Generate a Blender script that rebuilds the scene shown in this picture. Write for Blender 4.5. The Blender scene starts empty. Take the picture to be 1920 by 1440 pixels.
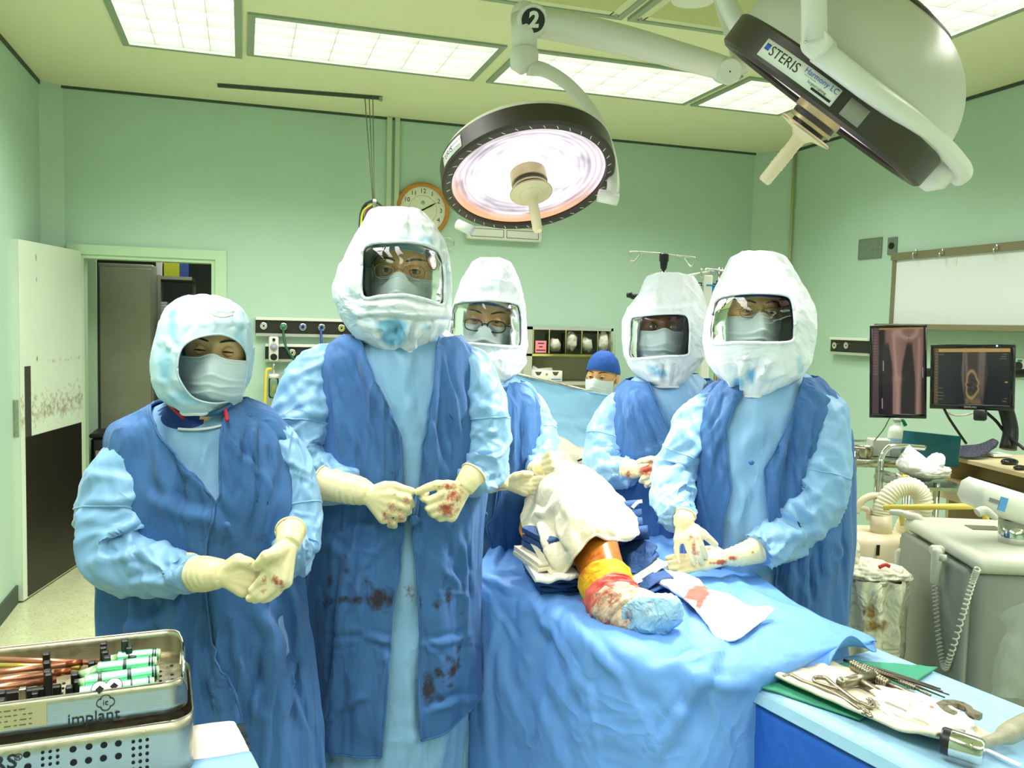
import bpy, bmesh, math, random
import numpy as np
from mathutils import Vector, Matrix
from mathutils.bvhtree import BVHTree

S = bpy.context.scene
COL = S.collection
random.seed(4)
RAD = math.radians

# ------------------------------------------------------------------ camera
F = 1600.0                     # focal length in pixels of a 1920x1440 frame
CAM_H = 1.6
YAW, PITCH, ROLL = RAD(17.6), RAD(-4.04), RAD(1.45)
FW = np.array([math.sin(YAW)*math.cos(PITCH), math.cos(YAW)*math.cos(PITCH), math.sin(PITCH)])
RT0 = np.array([math.cos(YAW), -math.sin(YAW), 0.0])
UP0 = np.cross(RT0, FW)
RT = RT0*math.cos(ROLL)+UP0*math.sin(ROLL)
UP = np.cross(RT, FW)
FWH = np.array([math.sin(YAW), math.cos(YAW), 0.0])     # horizontal, away from the camera
ZUP = np.array([0, 0, 1.0])
EYE = np.array([0, 0, CAM_H])
cam_d = bpy.data.cameras.new('camera')
cam = bpy.data.objects.new('camera', cam_d)
COL.objects.link(cam)
cam_d.sensor_width = 36.0
cam_d.lens = F/1920*36.0
cam_d.clip_start = 0.05
cam.matrix_world = Matrix([[RT[0], UP[0], -FW[0], 0], [RT[1], UP[1], -FW[1], 0],
                           [RT[2], UP[2], -FW[2], CAM_H], [0, 0, 0, 1]])
S.camera = cam

# ------------------------------------------------------------------ world, exposure
S.view_settings.view_transform = 'Standard'
S.view_settings.look = 'None'
S.view_settings.gamma = 1.0
S.view_settings.use_curve_mapping = False
S.view_settings.exposure = 0.0
S.cycles.max_bounces = 7; S.cycles.diffuse_bounces = 3; S.cycles.glossy_bounces = 3; S.cycles.transparent_max_bounces = 12
S.cycles.caustics_reflective = False; S.cycles.caustics_refractive = False
W = bpy.data.worlds.new('world')
S.world = W
W.use_nodes = True
W.node_tree.nodes['Background'].inputs[0].default_value = (0.6, 0.75, 0.7, 1)
W.node_tree.nodes['Background'].inputs[1].default_value = 0.02

TROFFER_WATTS = 21.5          # each fluorescent ceiling light
TROFFER_SPREAD = 135          # louvred: little light leaves sideways
PANEL_GLOW = 2.2              # what the louvre cells show from the side
TROFFER_RGB = (1.0, 0.985, 0.955)
LAMP_WATTS = 80.0             # each surgical light

# ------------------------------------------------------------------ projection helpers (survey of the room)
def ray(x, y):
    x = np.asarray(x, float)[..., None]; y = np.asarray(y, float)[..., None]
    return FW+RT*((x-960)/F)+UP*((720-y)/F)
def PD(x, y, d):
    return EYE+ray(x, y)*np.asarray(d, float)[..., None]
def PZ(x, y, z):
    r = ray(x, y)
    return EYE+r*((z-CAM_H)/r[..., 2:3])
def PX(x, y, X):
    r = ray(x, y); return EYE+r*(X/r[..., 0:1])
def PY(x, y, Y):
    r = ray(x, y); return EYE+r*(Y/r[..., 1:2])
def proj(P):
    v = np.asarray(P)-EYE; d = v@FW
    return 960+F*(v@RT)/d, 720-F*(v@UP)/d
def depth_of(P):
    return float((np.asarray(P)-EYE)@FW)

# ------------------------------------------------------------------ noise
def _hash(ix, iy, iz):
    h = (ix.astype(np.int64)*374761393+iy.astype(np.int64)*668265263+iz.astype(np.int64)*2147483647) & 0xffffffff
    h = ((h ^ (h >> 13))*1274126177) & 0xffffffff
    h = (h ^ (h >> 16))
    return (h & 0xffff)/65535.0*2-1
def vnoise(P):
    P = np.asarray(P, float)
    i = np.floor(P).astype(np.int64); f = P-i; f = f*f*f*(f*(f*6-15)+10)
    r = 0
    for dx in (0, 1):
        wx = f[..., 0] if dx else 1-f[..., 0]
        for dy in (0, 1):
            wy = f[..., 1] if dy else 1-f[..., 1]
            for dz in (0, 1):
                wz = f[..., 2] if dz else 1-f[..., 2]
                r = r+_hash(i[..., 0]+dx, i[..., 1]+dy, i[..., 2]+dz)*wx*wy*wz
    return r
def fbm(P, o=3):
    r = 0; a = 1.0
    for k in range(o):
        r = r+a*vnoise(np.asarray(P)*(2.03**k)+17.3*k); a *= 0.5
    return r/1.75
def ridge(P):
    "sharp creases: near 1 along the zero lines of the noise"
    n = vnoise(P)+0.35*vnoise(np.asarray(P)*2.1+5.2)
    return (1-np.minimum(1, np.abs(n)*2.2))
def sstep(a, b, x):
    t = np.clip((x-a)/(b-a+1e-12), 0, 1); return t*t*(3-2*t)

# ------------------------------------------------------------------ materials
def lin(c):
    c = [v/255.0 for v in c]
    return tuple(v/12.92 if v <= 0.04045 else ((v+0.055)/1.055)**2.4 for v in c)
MATS = {}
def mat(name, rgb, rough=0.6, metal=0.0, var=0.0, vscale=8.0, bump=0.0, bscale=200.0, stain=None, stain2=None,
        nscale=60.0, emit=0.0, spec=0.5, aniso=None, sheen=0.0, sss=0.0, speck=None, rvar=0.0, wrinkle=None):
    if name in MATS: return MATS[name]
    m = bpy.data.materials.new(name); MATS[name] = m
    m.use_nodes = True
    nt = m.node_tree; b = nt.nodes['Principled BSDF']; L = nt.links; N = nt.nodes
    c = lin(rgb)+(1,)
    b.inputs['Base Color'].default_value = c
    b.inputs['Roughness'].default_value = rough
    b.inputs['Metallic'].default_value = metal
    b.inputs['Specular IOR Level'].default_value = spec
    if sheen: b.inputs['Sheen Weight'].default_value = sheen
    if sss:
        b.inputs['Subsurface Weight'].default_value = sss
        b.inputs['Subsurface Radius'].default_value = (0.012, 0.006, 0.003)
    tc = N.new('ShaderNodeTexCoord')
    src = None
    def noise(scale, detail=3, rough_=0.55, vec=None):
        n = N.new('ShaderNodeTexNoise'); n.inputs['Scale'].default_value = scale
        n.inputs['Detail'].default_value = detail; n.inputs['Roughness'].default_value = rough_
        L.new(vec or tc.outputs['Object'], n.inputs['Vector']); return n
    def mixc(fac, a, bcol):
        x = N.new('ShaderNodeMix'); x.data_type = 'RGBA'
        L.new(fac, x.inputs['Factor'])
        if isinstance(a, tuple): x.inputs['A'].default_value = a
        else: L.new(a, x.inputs['A'])
        if isinstance(bcol, tuple): x.inputs['B'].default_value = bcol
        else: L.new(bcol, x.inputs['B'])
        return x.outputs['Result']
    def mrange(v, a, bb, c0=0.0, c1=1.0):
        r = N.new('ShaderNodeMapRange'); L.new(v, r.inputs['Value'])
        r.inputs['From Min'].default_value = a; r.inputs['From Max'].default_value = bb
        r.inputs['To Min'].default_value = c0; r.inputs['To Max'].default_value = c1
        return r.outputs['Result']
    cur = c
    if var:
        n = noise(vscale, 4)
        dark = tuple(max(0, v*(1-var)) for v in c[:3])+(1,)
        lite = tuple(min(1, v*(1+var*0.7)) for v in c[:3])+(1,)
        f = mrange(n.outputs['Fac'], 0.3, 0.7)
        cur = mixc(f, dark, lite)
    if speck:
        n = noise(speck[1], 2)
        f = mrange(n.outputs['Fac'], 0.58, 0.66)
        cur = mixc(f, cur, lin(speck[0])+(1,))
    for nm, st in (('stain', stain), ('stain2', stain2)):
        if st:
            at = N.new('ShaderNodeAttribute'); at.attribute_name = nm
            n = noise(nscale, 5, 0.65)
            ad = N.new('ShaderNodeMath'); ad.operation = 'MULTIPLY_ADD'
            L.new(n.outputs['Fac'], ad.inputs[0]); ad.inputs[1].default_value = 1.6
            L.new(at.outputs['Fac'], ad.inputs[2])
            f = mrange(ad.outputs[0], 1.12, 1.6, 0.0, 0.92)
            g = N.new('ShaderNodeMath'); g.operation = 'MULTIPLY'
            L.new(f, g.inputs[0]); L.new(mrange(at.outputs['Fac'], 0.02, 0.15), g.inputs[1])
            cur = mixc(g.outputs[0], cur, lin(st)+(1,))
    if not isinstance(cur, tuple):
        L.new(cur, b.inputs['Base Color'])
    if rvar:
        n = noise(vscale*2, 4)
        L.new(mrange(n.outputs['Fac'], 0.3, 0.7, max(0.02, rough-rvar), rough+rvar), b.inputs['Roughness'])
    if bump:
        if aniso:
            mp = N.new('ShaderNodeMapping'); mp.inputs['Scale'].default_value = aniso
            L.new(tc.outputs['Object'], mp.inputs['Vector']); n = noise(bscale, 3, 0.6, mp.outputs['Vector'])
        else: n = noise(bscale, 3, 0.6)
        bp = N.new('ShaderNodeBump'); bp.inputs['Strength'].default_value = bump
        bp.inputs['Distance'].default_value = 0.002
        L.new(n.outputs['Fac'], bp.inputs['Height']); L.new(bp.outputs['Normal'], b.inputs['Normal'])
    if wrinkle:
        ws, wd, wa = wrinkle                      # scale, depth in metres, stretch
        mp = N.new('ShaderNodeMapping'); mp.inputs['Scale'].default_value = wa
        L.new(tc.outputs['Object'], mp.inputs['Vector'])
        n = noise(ws, 3, 0.5, mp.outputs['Vector']); n.inputs['Distortion'].default_value = 0.6
        q = N.new('ShaderNodeMath'); q.operation = 'SUBTRACT'; L.new(n.outputs['Fac'], q.inputs[0]); q.inputs[1].default_value = .5
        q2 = N.new('ShaderNodeMath'); q2.operation = 'ABSOLUTE'; L.new(q.outputs[0], q2.inputs[0])
        q3 = mrange(q2.outputs[0], 0.0, 0.16, 1.0, 0.0)
        bp2 = N.new('ShaderNodeBump'); bp2.inputs['Strength'].default_value = 1.0; bp2.inputs['Distance'].default_value = wd
        L.new(q3, bp2.inputs['Height'])
        if bump: L.new(bp.outputs['Normal'], bp2.inputs['Normal'])
        L.new(bp2.outputs['Normal'], b.inputs['Normal'])
    if emit:
        b.inputs['Emission Color'].default_value = c
        b.inputs['Emission Strength'].default_value = emit
    return m
def emat(name, rgb_lin, strength):
    if name in MATS: return MATS[name]
    m = bpy.data.materials.new(name); MATS[name] = m; m.use_nodes = True
    nt = m.node_tree; nt.nodes.clear()
    o = nt.nodes.new('ShaderNodeOutputMaterial'); e = nt.nodes.new('ShaderNodeEmission')
    e.inputs[0].default_value = tuple(rgb_lin)+(1,); e.inputs[1].default_value = strength
    nt.links.new(e.outputs[0], o.inputs[0]); return m
def attr_screen_mat(name, strength):
    m = bpy.data.materials.new(name); m.use_nodes = True
    nt = m.node_tree; b = nt.nodes['Principled BSDF']
    a = nt.nodes.new('ShaderNodeAttribute'); a.attribute_name = 'picture'
    nt.links.new(a.outputs['Color'], b.inputs['Emission Color'])
    b.inputs['Base Color'].default_value = (0.01, 0.01, 0.01, 1)
    b.inputs['Emission Strength'].default_value = strength
    b.inputs['Roughness'].default_value = 0.15
    return m
def clear_mat(name, tint=(1, 1, 1), gloss=1.0, rough=0.02, ior=1.45):
    if name in MATS: return MATS[name]
    m = bpy.data.materials.new(name); MATS[name] = m; m.use_nodes = True
    nt = m.node_tree; nt.nodes.clear()
    o = nt.nodes.new('ShaderNodeOutputMaterial'); t = nt.nodes.new('ShaderNodeBsdfTransparent')
    g = nt.nodes.new('ShaderNodeBsdfGlossy'); x = nt.nodes.new('ShaderNodeMixShader'); f = nt.nodes.new('ShaderNodeFresnel')
    t.inputs[0].default_value = tuple(tint)+(1,); g.inputs['Roughness'].default_value = rough
    g.inputs[0].default_value = (gloss, gloss, gloss, 1)
    f.inputs['IOR'].default_value = ior
    nt.links.new(f.outputs[0], x.inputs[0]); nt.links.new(t.outputs[0], x.inputs[1]); nt.links.new(g.outputs[0], x.inputs[2])
    nt.links.new(x.outputs[0], o.inputs[0]); return m

def film_mat(name, rgb, alpha, rough=.25):
    m = mat(name, rgb, rough); m.node_tree.nodes['Principled BSDF'].inputs['Alpha'].default_value = alpha; return m

# ------------------------------------------------------------------ mesh helpers: shapes are (V, faces) pairs in world space
def join(*shapes):
    Vs, Fs, o = [], [], 0
    for V, Fc in shapes:
        V = np.asarray(V, float).reshape(-1, 3)
        Vs.append(V); Fs += [tuple(i+o for i in f) for f in Fc]; o += len(V)
    return np.concatenate(Vs), Fs
def mk(name, shape, m, parent=None, smooth=True, angle=None, attrs=None, kind=None):
    V, Fc = shape
    V = np.asarray(V, float).reshape(-1, 3)
    c = (V.min(0)+V.max(0))/2
    me = bpy.data.meshes.new(name)
    me.from_pydata((V-c).tolist(), [], [tuple(int(i) for i in f) for f in Fc])
    for mm in (m if isinstance(m, (list, tuple)) else [m]): me.materials.append(mm)
    me.update()
    if smooth:
        me.polygons.foreach_set('use_smooth', [True]*len(me.polygons))
        if angle: me.set_sharp_from_angle(angle=RAD(angle))
    if attrs:
        for k, v in attrs.items():
            v = np.asarray(v, float)
            if v.ndim == 2:
                a = me.attributes.new(k, 'FLOAT_COLOR', 'POINT')
                a.data.foreach_set('color', np.concatenate([v[:, :3], np.ones((len(v), 1))], 1).ravel())
            else:
                a = me.attributes.new(k, 'FLOAT', 'POINT'); a.data.foreach_set('value', v.ravel())
    o = bpy.data.objects.new(name, me); COL.objects.link(o); o.location = c
    if parent is not None: adopt(o, parent)
    if kind: o['kind'] = kind
    return o
def world_m(o):
    M = o.matrix_basis.copy()
    while o.parent is not None:
        M = o.parent.matrix_basis @ o.matrix_parent_inverse @ M
        o = o.parent
    return M
def adopt(o, p):
    o.parent = p; o.matrix_parent_inverse = world_m(p).inverted()
    return o
def tag(o, label, cat, group=None):
    o['label'] = label; o['category'] = cat
    if group: o['group'] = group
    return o
def thing(name, label, cat, loc, group=None):
    o = bpy.data.objects.new(name, None); COL.objects.link(o); o.location = tuple(float(v) for v in loc)
    o.empty_display_size = 0.05
    return tag(o, label, cat, group)
def struct(name, shape, m, parent=None, **k):
    o = mk(name, shape, m, parent, **k)
    if parent is None: o['kind'] = 'structure'
    return o
def solidify(o, t, off=1.0):
    md = o.modifiers.new('thickness', 'SOLIDIFY'); md.thickness = t; md.offset = off
    return o
def gridf(nr, nc, wrap=False):
    f = []
    for i in range(nr-1):
        for j in range(nc if wrap else nc-1):
            k = (j+1) % nc
            f.append((i*nc+j, (i)*nc+k, (i+1)*nc+k, (i+1)*nc+j))
    return f
def box(c, s, R=None, bev=0.0):
    "box of size s about c; R = 3x3 with the box axes as columns"
    c = np.asarray(c, float); s = np.asarray(s, float)/2
    if bev <= 0:
        V = np.array([[x, y, z] for x in (-1, 1) for y in (-1, 1) for z in (-1, 1)])*s
        Fc = [(0, 1, 3, 2), (4, 6, 7, 5), (0, 4, 5, 1), (2, 3, 7, 6), (0, 2, 6, 4), (1, 5, 7, 3)]
    else:
        bev = min(bev, s.min()*0.9)
        V = []; idx = {}
        for x in (-1, 1):
            for y in (-1, 1):
                for z in (-1, 1):
                    for ax in range(3):
                        p = np.array([x, y, z])*(s-bev); p[ax] = np.array([x, y, z])[ax]*s[ax]
                        idx[(x, y, z, ax)] = len(V); V.append(p)
        V = np.array(V); Fc = []
        for ax in range(3):
            a, b = [k for k in range(3) if k != ax]
            for sg in (-1, 1):
                q = []
                for (u, v) in ((-1, -1), (1, -1), (1, 1), (-1, 1)):
                    t = [0, 0, 0]; t[ax] = sg; t[a] = u; t[b] = v; q.append(idx[tuple(t)+(ax,)])
                if (sg > 0) == (ax == 1): q = q[::-1]
                Fc.append(tuple(q))
            for u in (-1, 1):
                for v in (-1, 1):
                    t0 = [0, 0, 0]; t0[a] = u; t0[b] = v; t0[ax] = -1; t1 = list(t0); t1[ax] = 1
                    Fc.append((idx[tuple(t0)+(a,)], idx[tuple(t1)+(a,)], idx[tuple(t1)+(b,)], idx[tuple(t0)+(b,)]))
        for x in (-1, 1):
            for y in (-1, 1):
                for z in (-1, 1): Fc.append((idx[(x, y, z, 0)], idx[(x, y, z, 1)], idx[(x, y, z, 2)]))
    if R is not None: V = V@np.asarray(R, float).T
    return fixn((V+c, Fc))
def fixn(shape):
    "recalculate normals outward"
    V, Fc = shape
    bm = bmesh.new(); vs = [bm.verts.new(v) for v in V]
    for f in Fc:
        try: bm.faces.new([vs[i] for i in f])
        except ValueError: pass
    bmesh.ops.recalc_face_normals(bm, faces=bm.faces)
    bm.verts.index_update()
    out = (np.array([v.co[:] for v in bm.verts]), [tuple(v.index for v in f.verts) for f in bm.faces])
    bm.free(); return out
def frame_from(n, up=(0, 0, 1)):
    n = np.asarray(n, float); n = n/np.linalg.norm(n)
    up = np.asarray(up, float)
    u = np.cross(up, n)
    if np.linalg.norm(u) < 1e-4: u = np.cross([0, 1, 0], n)
    u /= np.linalg.norm(u); v = np.cross(n, u)
    return u, v, n
def crspline(P, n):
    P = np.asarray(P, float); m = len(P)
    if m < 3:
        t = np.linspace(0, 1, n)[:, None]; return P[0]*(1-t)+P[-1]*t
    Q = np.concatenate([[2*P[0]-P[1]], P, [2*P[-1]-P[-2]]])
    t = np.linspace(0, m-1, n); i = np.minimum(t.astype(int), m-2); f = (t-i)[:, None]
    a, b, c, d = Q[i], Q[i+1], Q[i+2], Q[i+3]
    return 0.5*((2*b)+(c-a)*f+(2*a-5*b+4*c-d)*f**2+(3*b-a-3*c+d)*f**3)
def tube(P, r, n=10, res=None, cap=True, spline=True):
    P = np.asarray(P, float); r = np.broadcast_to(np.asarray(r, float), (len(P),))
    if res or (spline and len(P) > 2):
        res = res or max(len(P)*5, 12)
        Q = crspline(np.concatenate([P, r[:, None]], 1), res); P, r = Q[:, :3], np.maximum(Q[:, 3], 1e-4)
    T = np.gradient(P, axis=0); T /= np.linalg.norm(T, axis=1)[:, None]+1e-12
    u = np.cross(T[0], [0, 0, 1.0])
    if np.linalg.norm(u) < 1e-3: u = np.cross(T[0], [0, 1.0, 0])
    u /= np.linalg.norm(u)
    V = []; a = np.linspace(0, 2*np.pi, n, endpoint=False)
    for i in range(len(P)):
        u = u-T[i]*(u@T[i]); u /= np.linalg.norm(u); v = np.cross(T[i], u)
        V.append(P[i]+r[i]*(np.cos(a)[:, None]*u+np.sin(a)[:, None]*v))
    V = np.concatenate(V); Fc = gridf(len(P), n, True)
    if cap:
        Fc.append(tuple(range(n))[::-1]); Fc.append(tuple((len(P)-1)*n+k for k in range(n)))
    return V, Fc
def rod(a, b, r, n=12, r2=None):
    return tube([a, b], [r, r if r2 is None else r2], n)
def lathe(prof, c, n, seg=48, up=(0, 0, 1), a0=0, a1=2*math.pi, sharp=None):
    "prof: (radius, height along n) from c"
    u, v, n = frame_from(n, up); c = np.asarray(c, float)
    full = abs(a1-a0-2*math.pi) < 1e-6
    a = np.linspace(a0, a1, seg, endpoint=not full)
    V = []
    for r, h in prof: V.append(c+n*h+r*(np.cos(a)[:, None]*u+np.sin(a)[:, None]*v))
    Fc = gridf(len(prof), seg, full)
    V = np.concatenate(V)
    k = len(prof)-1
    if full:
        if prof[0][0] > 1e-5: pass
    return V, Fc
def disc(c, n, r, seg=32, h=0.0, up=(0, 0, 1)):
    "closed disc or short cylinder of height h along n"
    if h == 0:
        V, _ = lathe([(r, 0)], c, n, seg, up); return V, [tuple(range(seg))]
    V, Fc = lathe([(r, 0), (r, h)], c, n, seg, up)
    return fixn((V, Fc+[tuple(range(seg)), tuple(range(seg, 2*seg))]))
def prism(poly, o, u, v, h, n=None):
    "extrude the 2-D polygon (in axes u, v from o) by vector n*h"
    o, u, v = (np.asarray(t, float) for t in (o, u, v))
    if n is None: n = np.cross(u, v)
    n = np.asarray(n, float)
    A = np.array([o+u*p[0]+v*p[1] for p in poly]); B = A+n*h; k = len(poly)
    return fixn((np.concatenate([A, B]), [tuple(range(k)), tuple(range(2*k-1, k-1, -1))]+[(i, (i+1) % k, k+(i+1) % k, k+i) for i in range(k)]))
def rrect(w, h, r, n=5):
    P = []
    for cx, cy, a in ((w/2-r, h/2-r, 0), (-w/2+r, h/2-r, 90), (-w/2+r, -h/2+r, 180), (w/2-r, -h/2+r, 270)):
        for k in range(n+1):
            t = RAD(a+90*k/n); P.append((cx+r*math.cos(t), cy+r*math.sin(t)))
    return P
def sphere(c, r, n=16, m=10):
    c = np.asarray(c, float); r = np.broadcast_to(np.asarray(r, float), (3,))
    t = np.linspace(1e-3, np.pi-1e-3, m); a = np.linspace(0, 2*np.pi, n, endpoint=False)
    V = np.stack([np.sin(t)[:, None]*np.cos(a), np.sin(t)[:, None]*np.sin(a), np.cos(t)[:, None]*np.ones(n)], -1).reshape(-1, 3)*r+c
    return V, [f[::-1] for f in gridf(m, n, True)]
def capsule(a, b, ra, rb, n=14):
    a = np.asarray(a, float); b = np.asarray(b, float)
    d = b-a; L = np.linalg.norm(d)
    if L < 1e-6: return sphere(a, ra, n, 8)
    d = d/L; P = []; R = []
    for t in np.linspace(-np.pi/2, 0, 5): P.append(a+d*ra*math.sin(t)); R.append(max(ra*math.cos(t), 2e-4))
    for t in np.linspace(0, np.pi/2, 5): P.append(b+d*rb*math.sin(t)); R.append(max(rb*math.cos(t), 2e-4))
    return tube(P, R, n, spline=False)
def remesh(shape, vox, smooth_it=4):
    o = mk('tmp', shape, None)
    md = o.modifiers.new('r', 'REMESH'); md.mode = 'VOXEL'; md.voxel_size = vox
    sm = o.modifiers.new('s', 'SMOOTH'); sm.factor = 0.5; sm.iterations = smooth_it
    return bake(o)
def bake(o):
    "evaluated mesh of o as a shape in world space; o is removed"
    dg = bpy.context.evaluated_depsgraph_get(); dg.update()
    ev = o.evaluated_get(dg); me = ev.to_mesh()
    n = len(me.vertices); V = np.empty(n*3); me.vertices.foreach_get('co', V); V = V.reshape(-1, 3)
    Fc = [tuple(p.vertices) for p in me.polygons]; mi = [p.material_index for p in me.polygons]
    V = V+np.array(o.location)
    ev.to_mesh_clear()
    d = o.data; bpy.data.objects.remove(o); bpy.data.meshes.remove(d)
    bake.mi = mi
    return V, Fc
def patch(ctrl, nr=40, nc=40):
    "smooth surface through a net of points"
    C = np.asarray(ctrl, float)
    A = np.stack([crspline(C[i], nc) for i in range(len(C))])
    B = np.stack([crspline(A[:, j], nr) for j in range(nc)], 1)
    return B
def gnormals(G):
    du = np.gradient(G, axis=0); dv = np.gradient(G, axis=1)
    n = np.cross(dv, du); n /= np.linalg.norm(n, axis=-1)[..., None]+1e-12
    return n
def text_shape(txt, size, o, u, v, ext=0.0008, align='CENTER', bold=0.0, shear=0.0):
    cu = bpy.data.curves.new('t', 'FONT'); cu.body = txt; cu.size = size; cu.align_x = align; cu.align_y = 'CENTER'
    cu.extrude = ext; cu.offset = bold; cu.shear = shear; cu.resolution_u = 3
    ob = bpy.data.objects.new('t', cu); COL.objects.link(ob)
    dg = bpy.context.evaluated_depsgraph_get(); dg.update()
    me = ob.evaluated_get(dg).to_mesh()
    V = np.array([p.co[:] for p in me.vertices]); Fc = [tuple(p.vertices) for p in me.polygons]
    ob.evaluated_get(dg).to_mesh_clear(); bpy.data.objects.remove(ob); bpy.data.curves.remove(cu)
    u = np.asarray(u, float); v = np.asarray(v, float); n = np.cross(u, v)
    return np.asarray(o)+V[:, :1]*u+V[:, 1:2]*v+V[:, 2:]*n, Fc
def copy_thing(o, loc=None, label=None):
    c = o.copy(); COL.objects.link(c)
    if loc is not None: c.location = loc
    if label: c['label'] = label
    for ch in list(o.children):
        k = ch.copy(); COL.objects.link(k); k.parent = c; k.matrix_parent_inverse = ch.matrix_parent_inverse.copy()
        for g in ch.children:
            q = g.copy(); COL.objects.link(q); q.parent = k; q.matrix_parent_inverse = g.matrix_parent_inverse.copy()
    return c
# ================================================================== the room
XL, XR, YB, YF, ZC = -1.18, 4.08, 6.0, -1.9, 3.0
M_wall = mat('mint_wall_paint', (187, 217, 196), 0.55, var=0.03, vscale=1.5, bump=0.05, bscale=300)
M_ceil = mat('cream_ceiling_paint', (234, 236, 198), 0.7, var=0.02, vscale=2)
M_grey = mat('grey_green_metal_paint', (150, 166, 140), 0.45)
M_dark_gap = mat('dark_gap', (70, 84, 70), 0.8)
M_floor = mat('speckled_vinyl_floor', (206, 210, 166), 0.28, var=0.08, vscale=14, speck=((170, 178, 120), 90))
M_white = mat('white_enamel', (236, 238, 226), 0.35)
M_steel = mat('stainless_steel', (190, 188, 172), 0.28, 1.0, rvar=0.08, vscale=20)
M_chrome = mat('chrome', (215, 215, 208), 0.12, 1.0)
M_black = mat('black_plastic', (22, 22, 22), 0.4)
M_bgrey = mat('beige_grey_plastic', (208, 204, 182), 0.45)
M_cabgrey = mat('cabinet_grey_plastic', (158, 164, 150), 0.5)

T = 0.12
struct('floor', box(((XL+XR)/2, (YF+YB+3)/2, -0.05), (XR-XL+2.4, YB-YF+3.4, 0.1)), M_floor, smooth=False)
LIGHTS = []
for y0 in (3.73, 2.49, 1.25, 0.01): LIGHTS.append((-0.57, -0.03, y0, y0+1.2, 4, 6))
LIGHTS += [(0.045, 1.245, 4.25, 4.86, 6, 4), (1.37, 2.61, 4.25, 4.86, 6, 4), (2.70, 3.30, 4.25, 4.86, 3, 4)]
for y0 in (2.26, 1.02, -0.22): LIGHTS.append((2.60, 3.16, y0, y0+1.2, 4, 6))
LIGHTS += [(0.1, 1.3, -1.2, -0.6, 6, 4), (1.4, 2.6, -1.2, -0.6, 6, 4)]
VENTS = [(x0, x0+0.66, y0, y0+1.2) for y0 in (2.44, 1.2) for x0 in (0.24, 0.96, 1.68)]
holes = [(a, b, c, d) for a, b, c, d, *_ in LIGHTS]
xs = sorted(set([XL-T, XR+T]+[v for h in holes for v in h[:2]]))
ys = sorted(set([YF-T, YB+T]+[v for h in holes for v in h[2:4]]))
sh = []
for i in range(len(xs)-1):
    for j in range(len(ys)-1):
        cx, cy = (xs[i]+xs[i+1])/2, (ys[j]+ys[j+1])/2
        if any(a < cx < b and c < cy < d for a, b, c, d in holes): continue
        sh.append(([(xs[i], ys[j], ZC), (xs[i], ys[j+1], ZC), (xs[i+1], ys[j+1], ZC), (xs[i+1], ys[j], ZC)], [(0, 1, 2, 3)]))
V, Fc = join(*sh)
bm = bmesh.new(); vs = [bm.verts.new(v) for v in V]
for f in Fc: bm.faces.new([vs[k] for k in f])
bmesh.ops.remove_doubles(bm, verts=bm.verts, dist=1e-4); bm.verts.index_update()
struct('ceiling', (np.array([v.co[:] for v in bm.verts]), [tuple(v.index for v in f.verts) for f in bm.faces]), M_ceil, smooth=False)
bm.free()
struct('ceiling_slab', box(((XL+XR)/2, (YF+YB)/2, ZC+0.25), (XR-XL+0.4, YB-YF+0.4, 0.1)), M_ceil, smooth=False)

DX0, DX1, DZ = -0.98, -0.17, 1.97          # doorway
struct('wall_back', join(box(((XL-T+DX0)/2, YB+T/2, ZC/2), (DX0-XL+T, T, ZC)),
                         box(((DX0+DX1)/2, YB+T/2, (DZ+ZC)/2), (DX1-DX0, T, ZC-DZ)),
                         box(((DX1+XR+T)/2, YB+T/2, ZC/2), (XR+T-DX1, T, ZC))), M_wall, smooth=False)
struct('wall_left', box((XL-T/2, (YF+YB)/2, ZC/2), (T, YB-YF+2*T, ZC)), M_wall, smooth=False)
struct('wall_right', box((XR+T/2, (YF+YB)/2, ZC/2), (T, YB-YF+2*T, ZC)), M_wall, smooth=False)
struct('wall_front', box(((XL+XR)/2, YF-T/2, ZC/2), (XR-XL+2*T, T, ZC)), M_wall, smooth=False)
struct('wall_left_corner', prism([(XL-.01, YB+.01), (XL-.01, YB-0.10), (-1.05, YB+.01)], (0, 0, 0), (1, 0, 0), (0, 1, 0), ZC), M_wall, smooth=False)
struct('wall_right_corner', prism([(XR+.01, YB+.01), (3.87, YB+.01), (XR+.01, YB-0.26)], (0, 0, 0), (1, 0, 0), (0, 1, 0), ZC), M_wall, smooth=False)
struct('trim_1', box(((XL+XR)/2, YB-0.004, ZC-0.008), (XR-XL, 0.008, 0.016)), M_dark_gap, smooth=False)
struct('trim_2', box((XL+0.004, (YF+YB)/2, ZC-0.012), (0.008, YB-YF, 0.024)), M_dark_gap, smooth=False)
struct('trim_3', box((XR-0.004, (YF+YB)/2, ZC-0.010), (0.008, YB-YF, 0.020)), M_dark_gap, smooth=False)
struct('trim_4', rod((4.055, 5.73, 0.0), (4.055, 5.73, 2.99), 0.010), mat('yellowed_pipe_paint', (196, 196, 130), 0.5))
M_conduit = mat('conduit_paint', (198, 214, 184), 0.4)
struct('trim_5', join(box((0.965, 5.985, 2.25), (0.035, 0.03, 1.5), bev=.004), box((1.02, 5.985, 2.25), (0.035, 0.03, 1.5), bev=.004)), M_conduit, smooth=False)
struct('baseboard_back', box(((DX1+XR)/2+.06, YB-0.006, 0.05), (XR-DX1-.12, 0.012, 0.1)), M_dark_gap, smooth=False)
struct('baseboard_left', box((XL+0.006, (YF+YB)/2, 0.05), (0.012, YB-YF, 0.1)), M_dark_gap, smooth=False)
struct('baseboard_right', box((XR-0.006, (YF+YB)/2, 0.05), (0.012, YB-YF, 0.1)), M_dark_gap, smooth=False)

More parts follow.
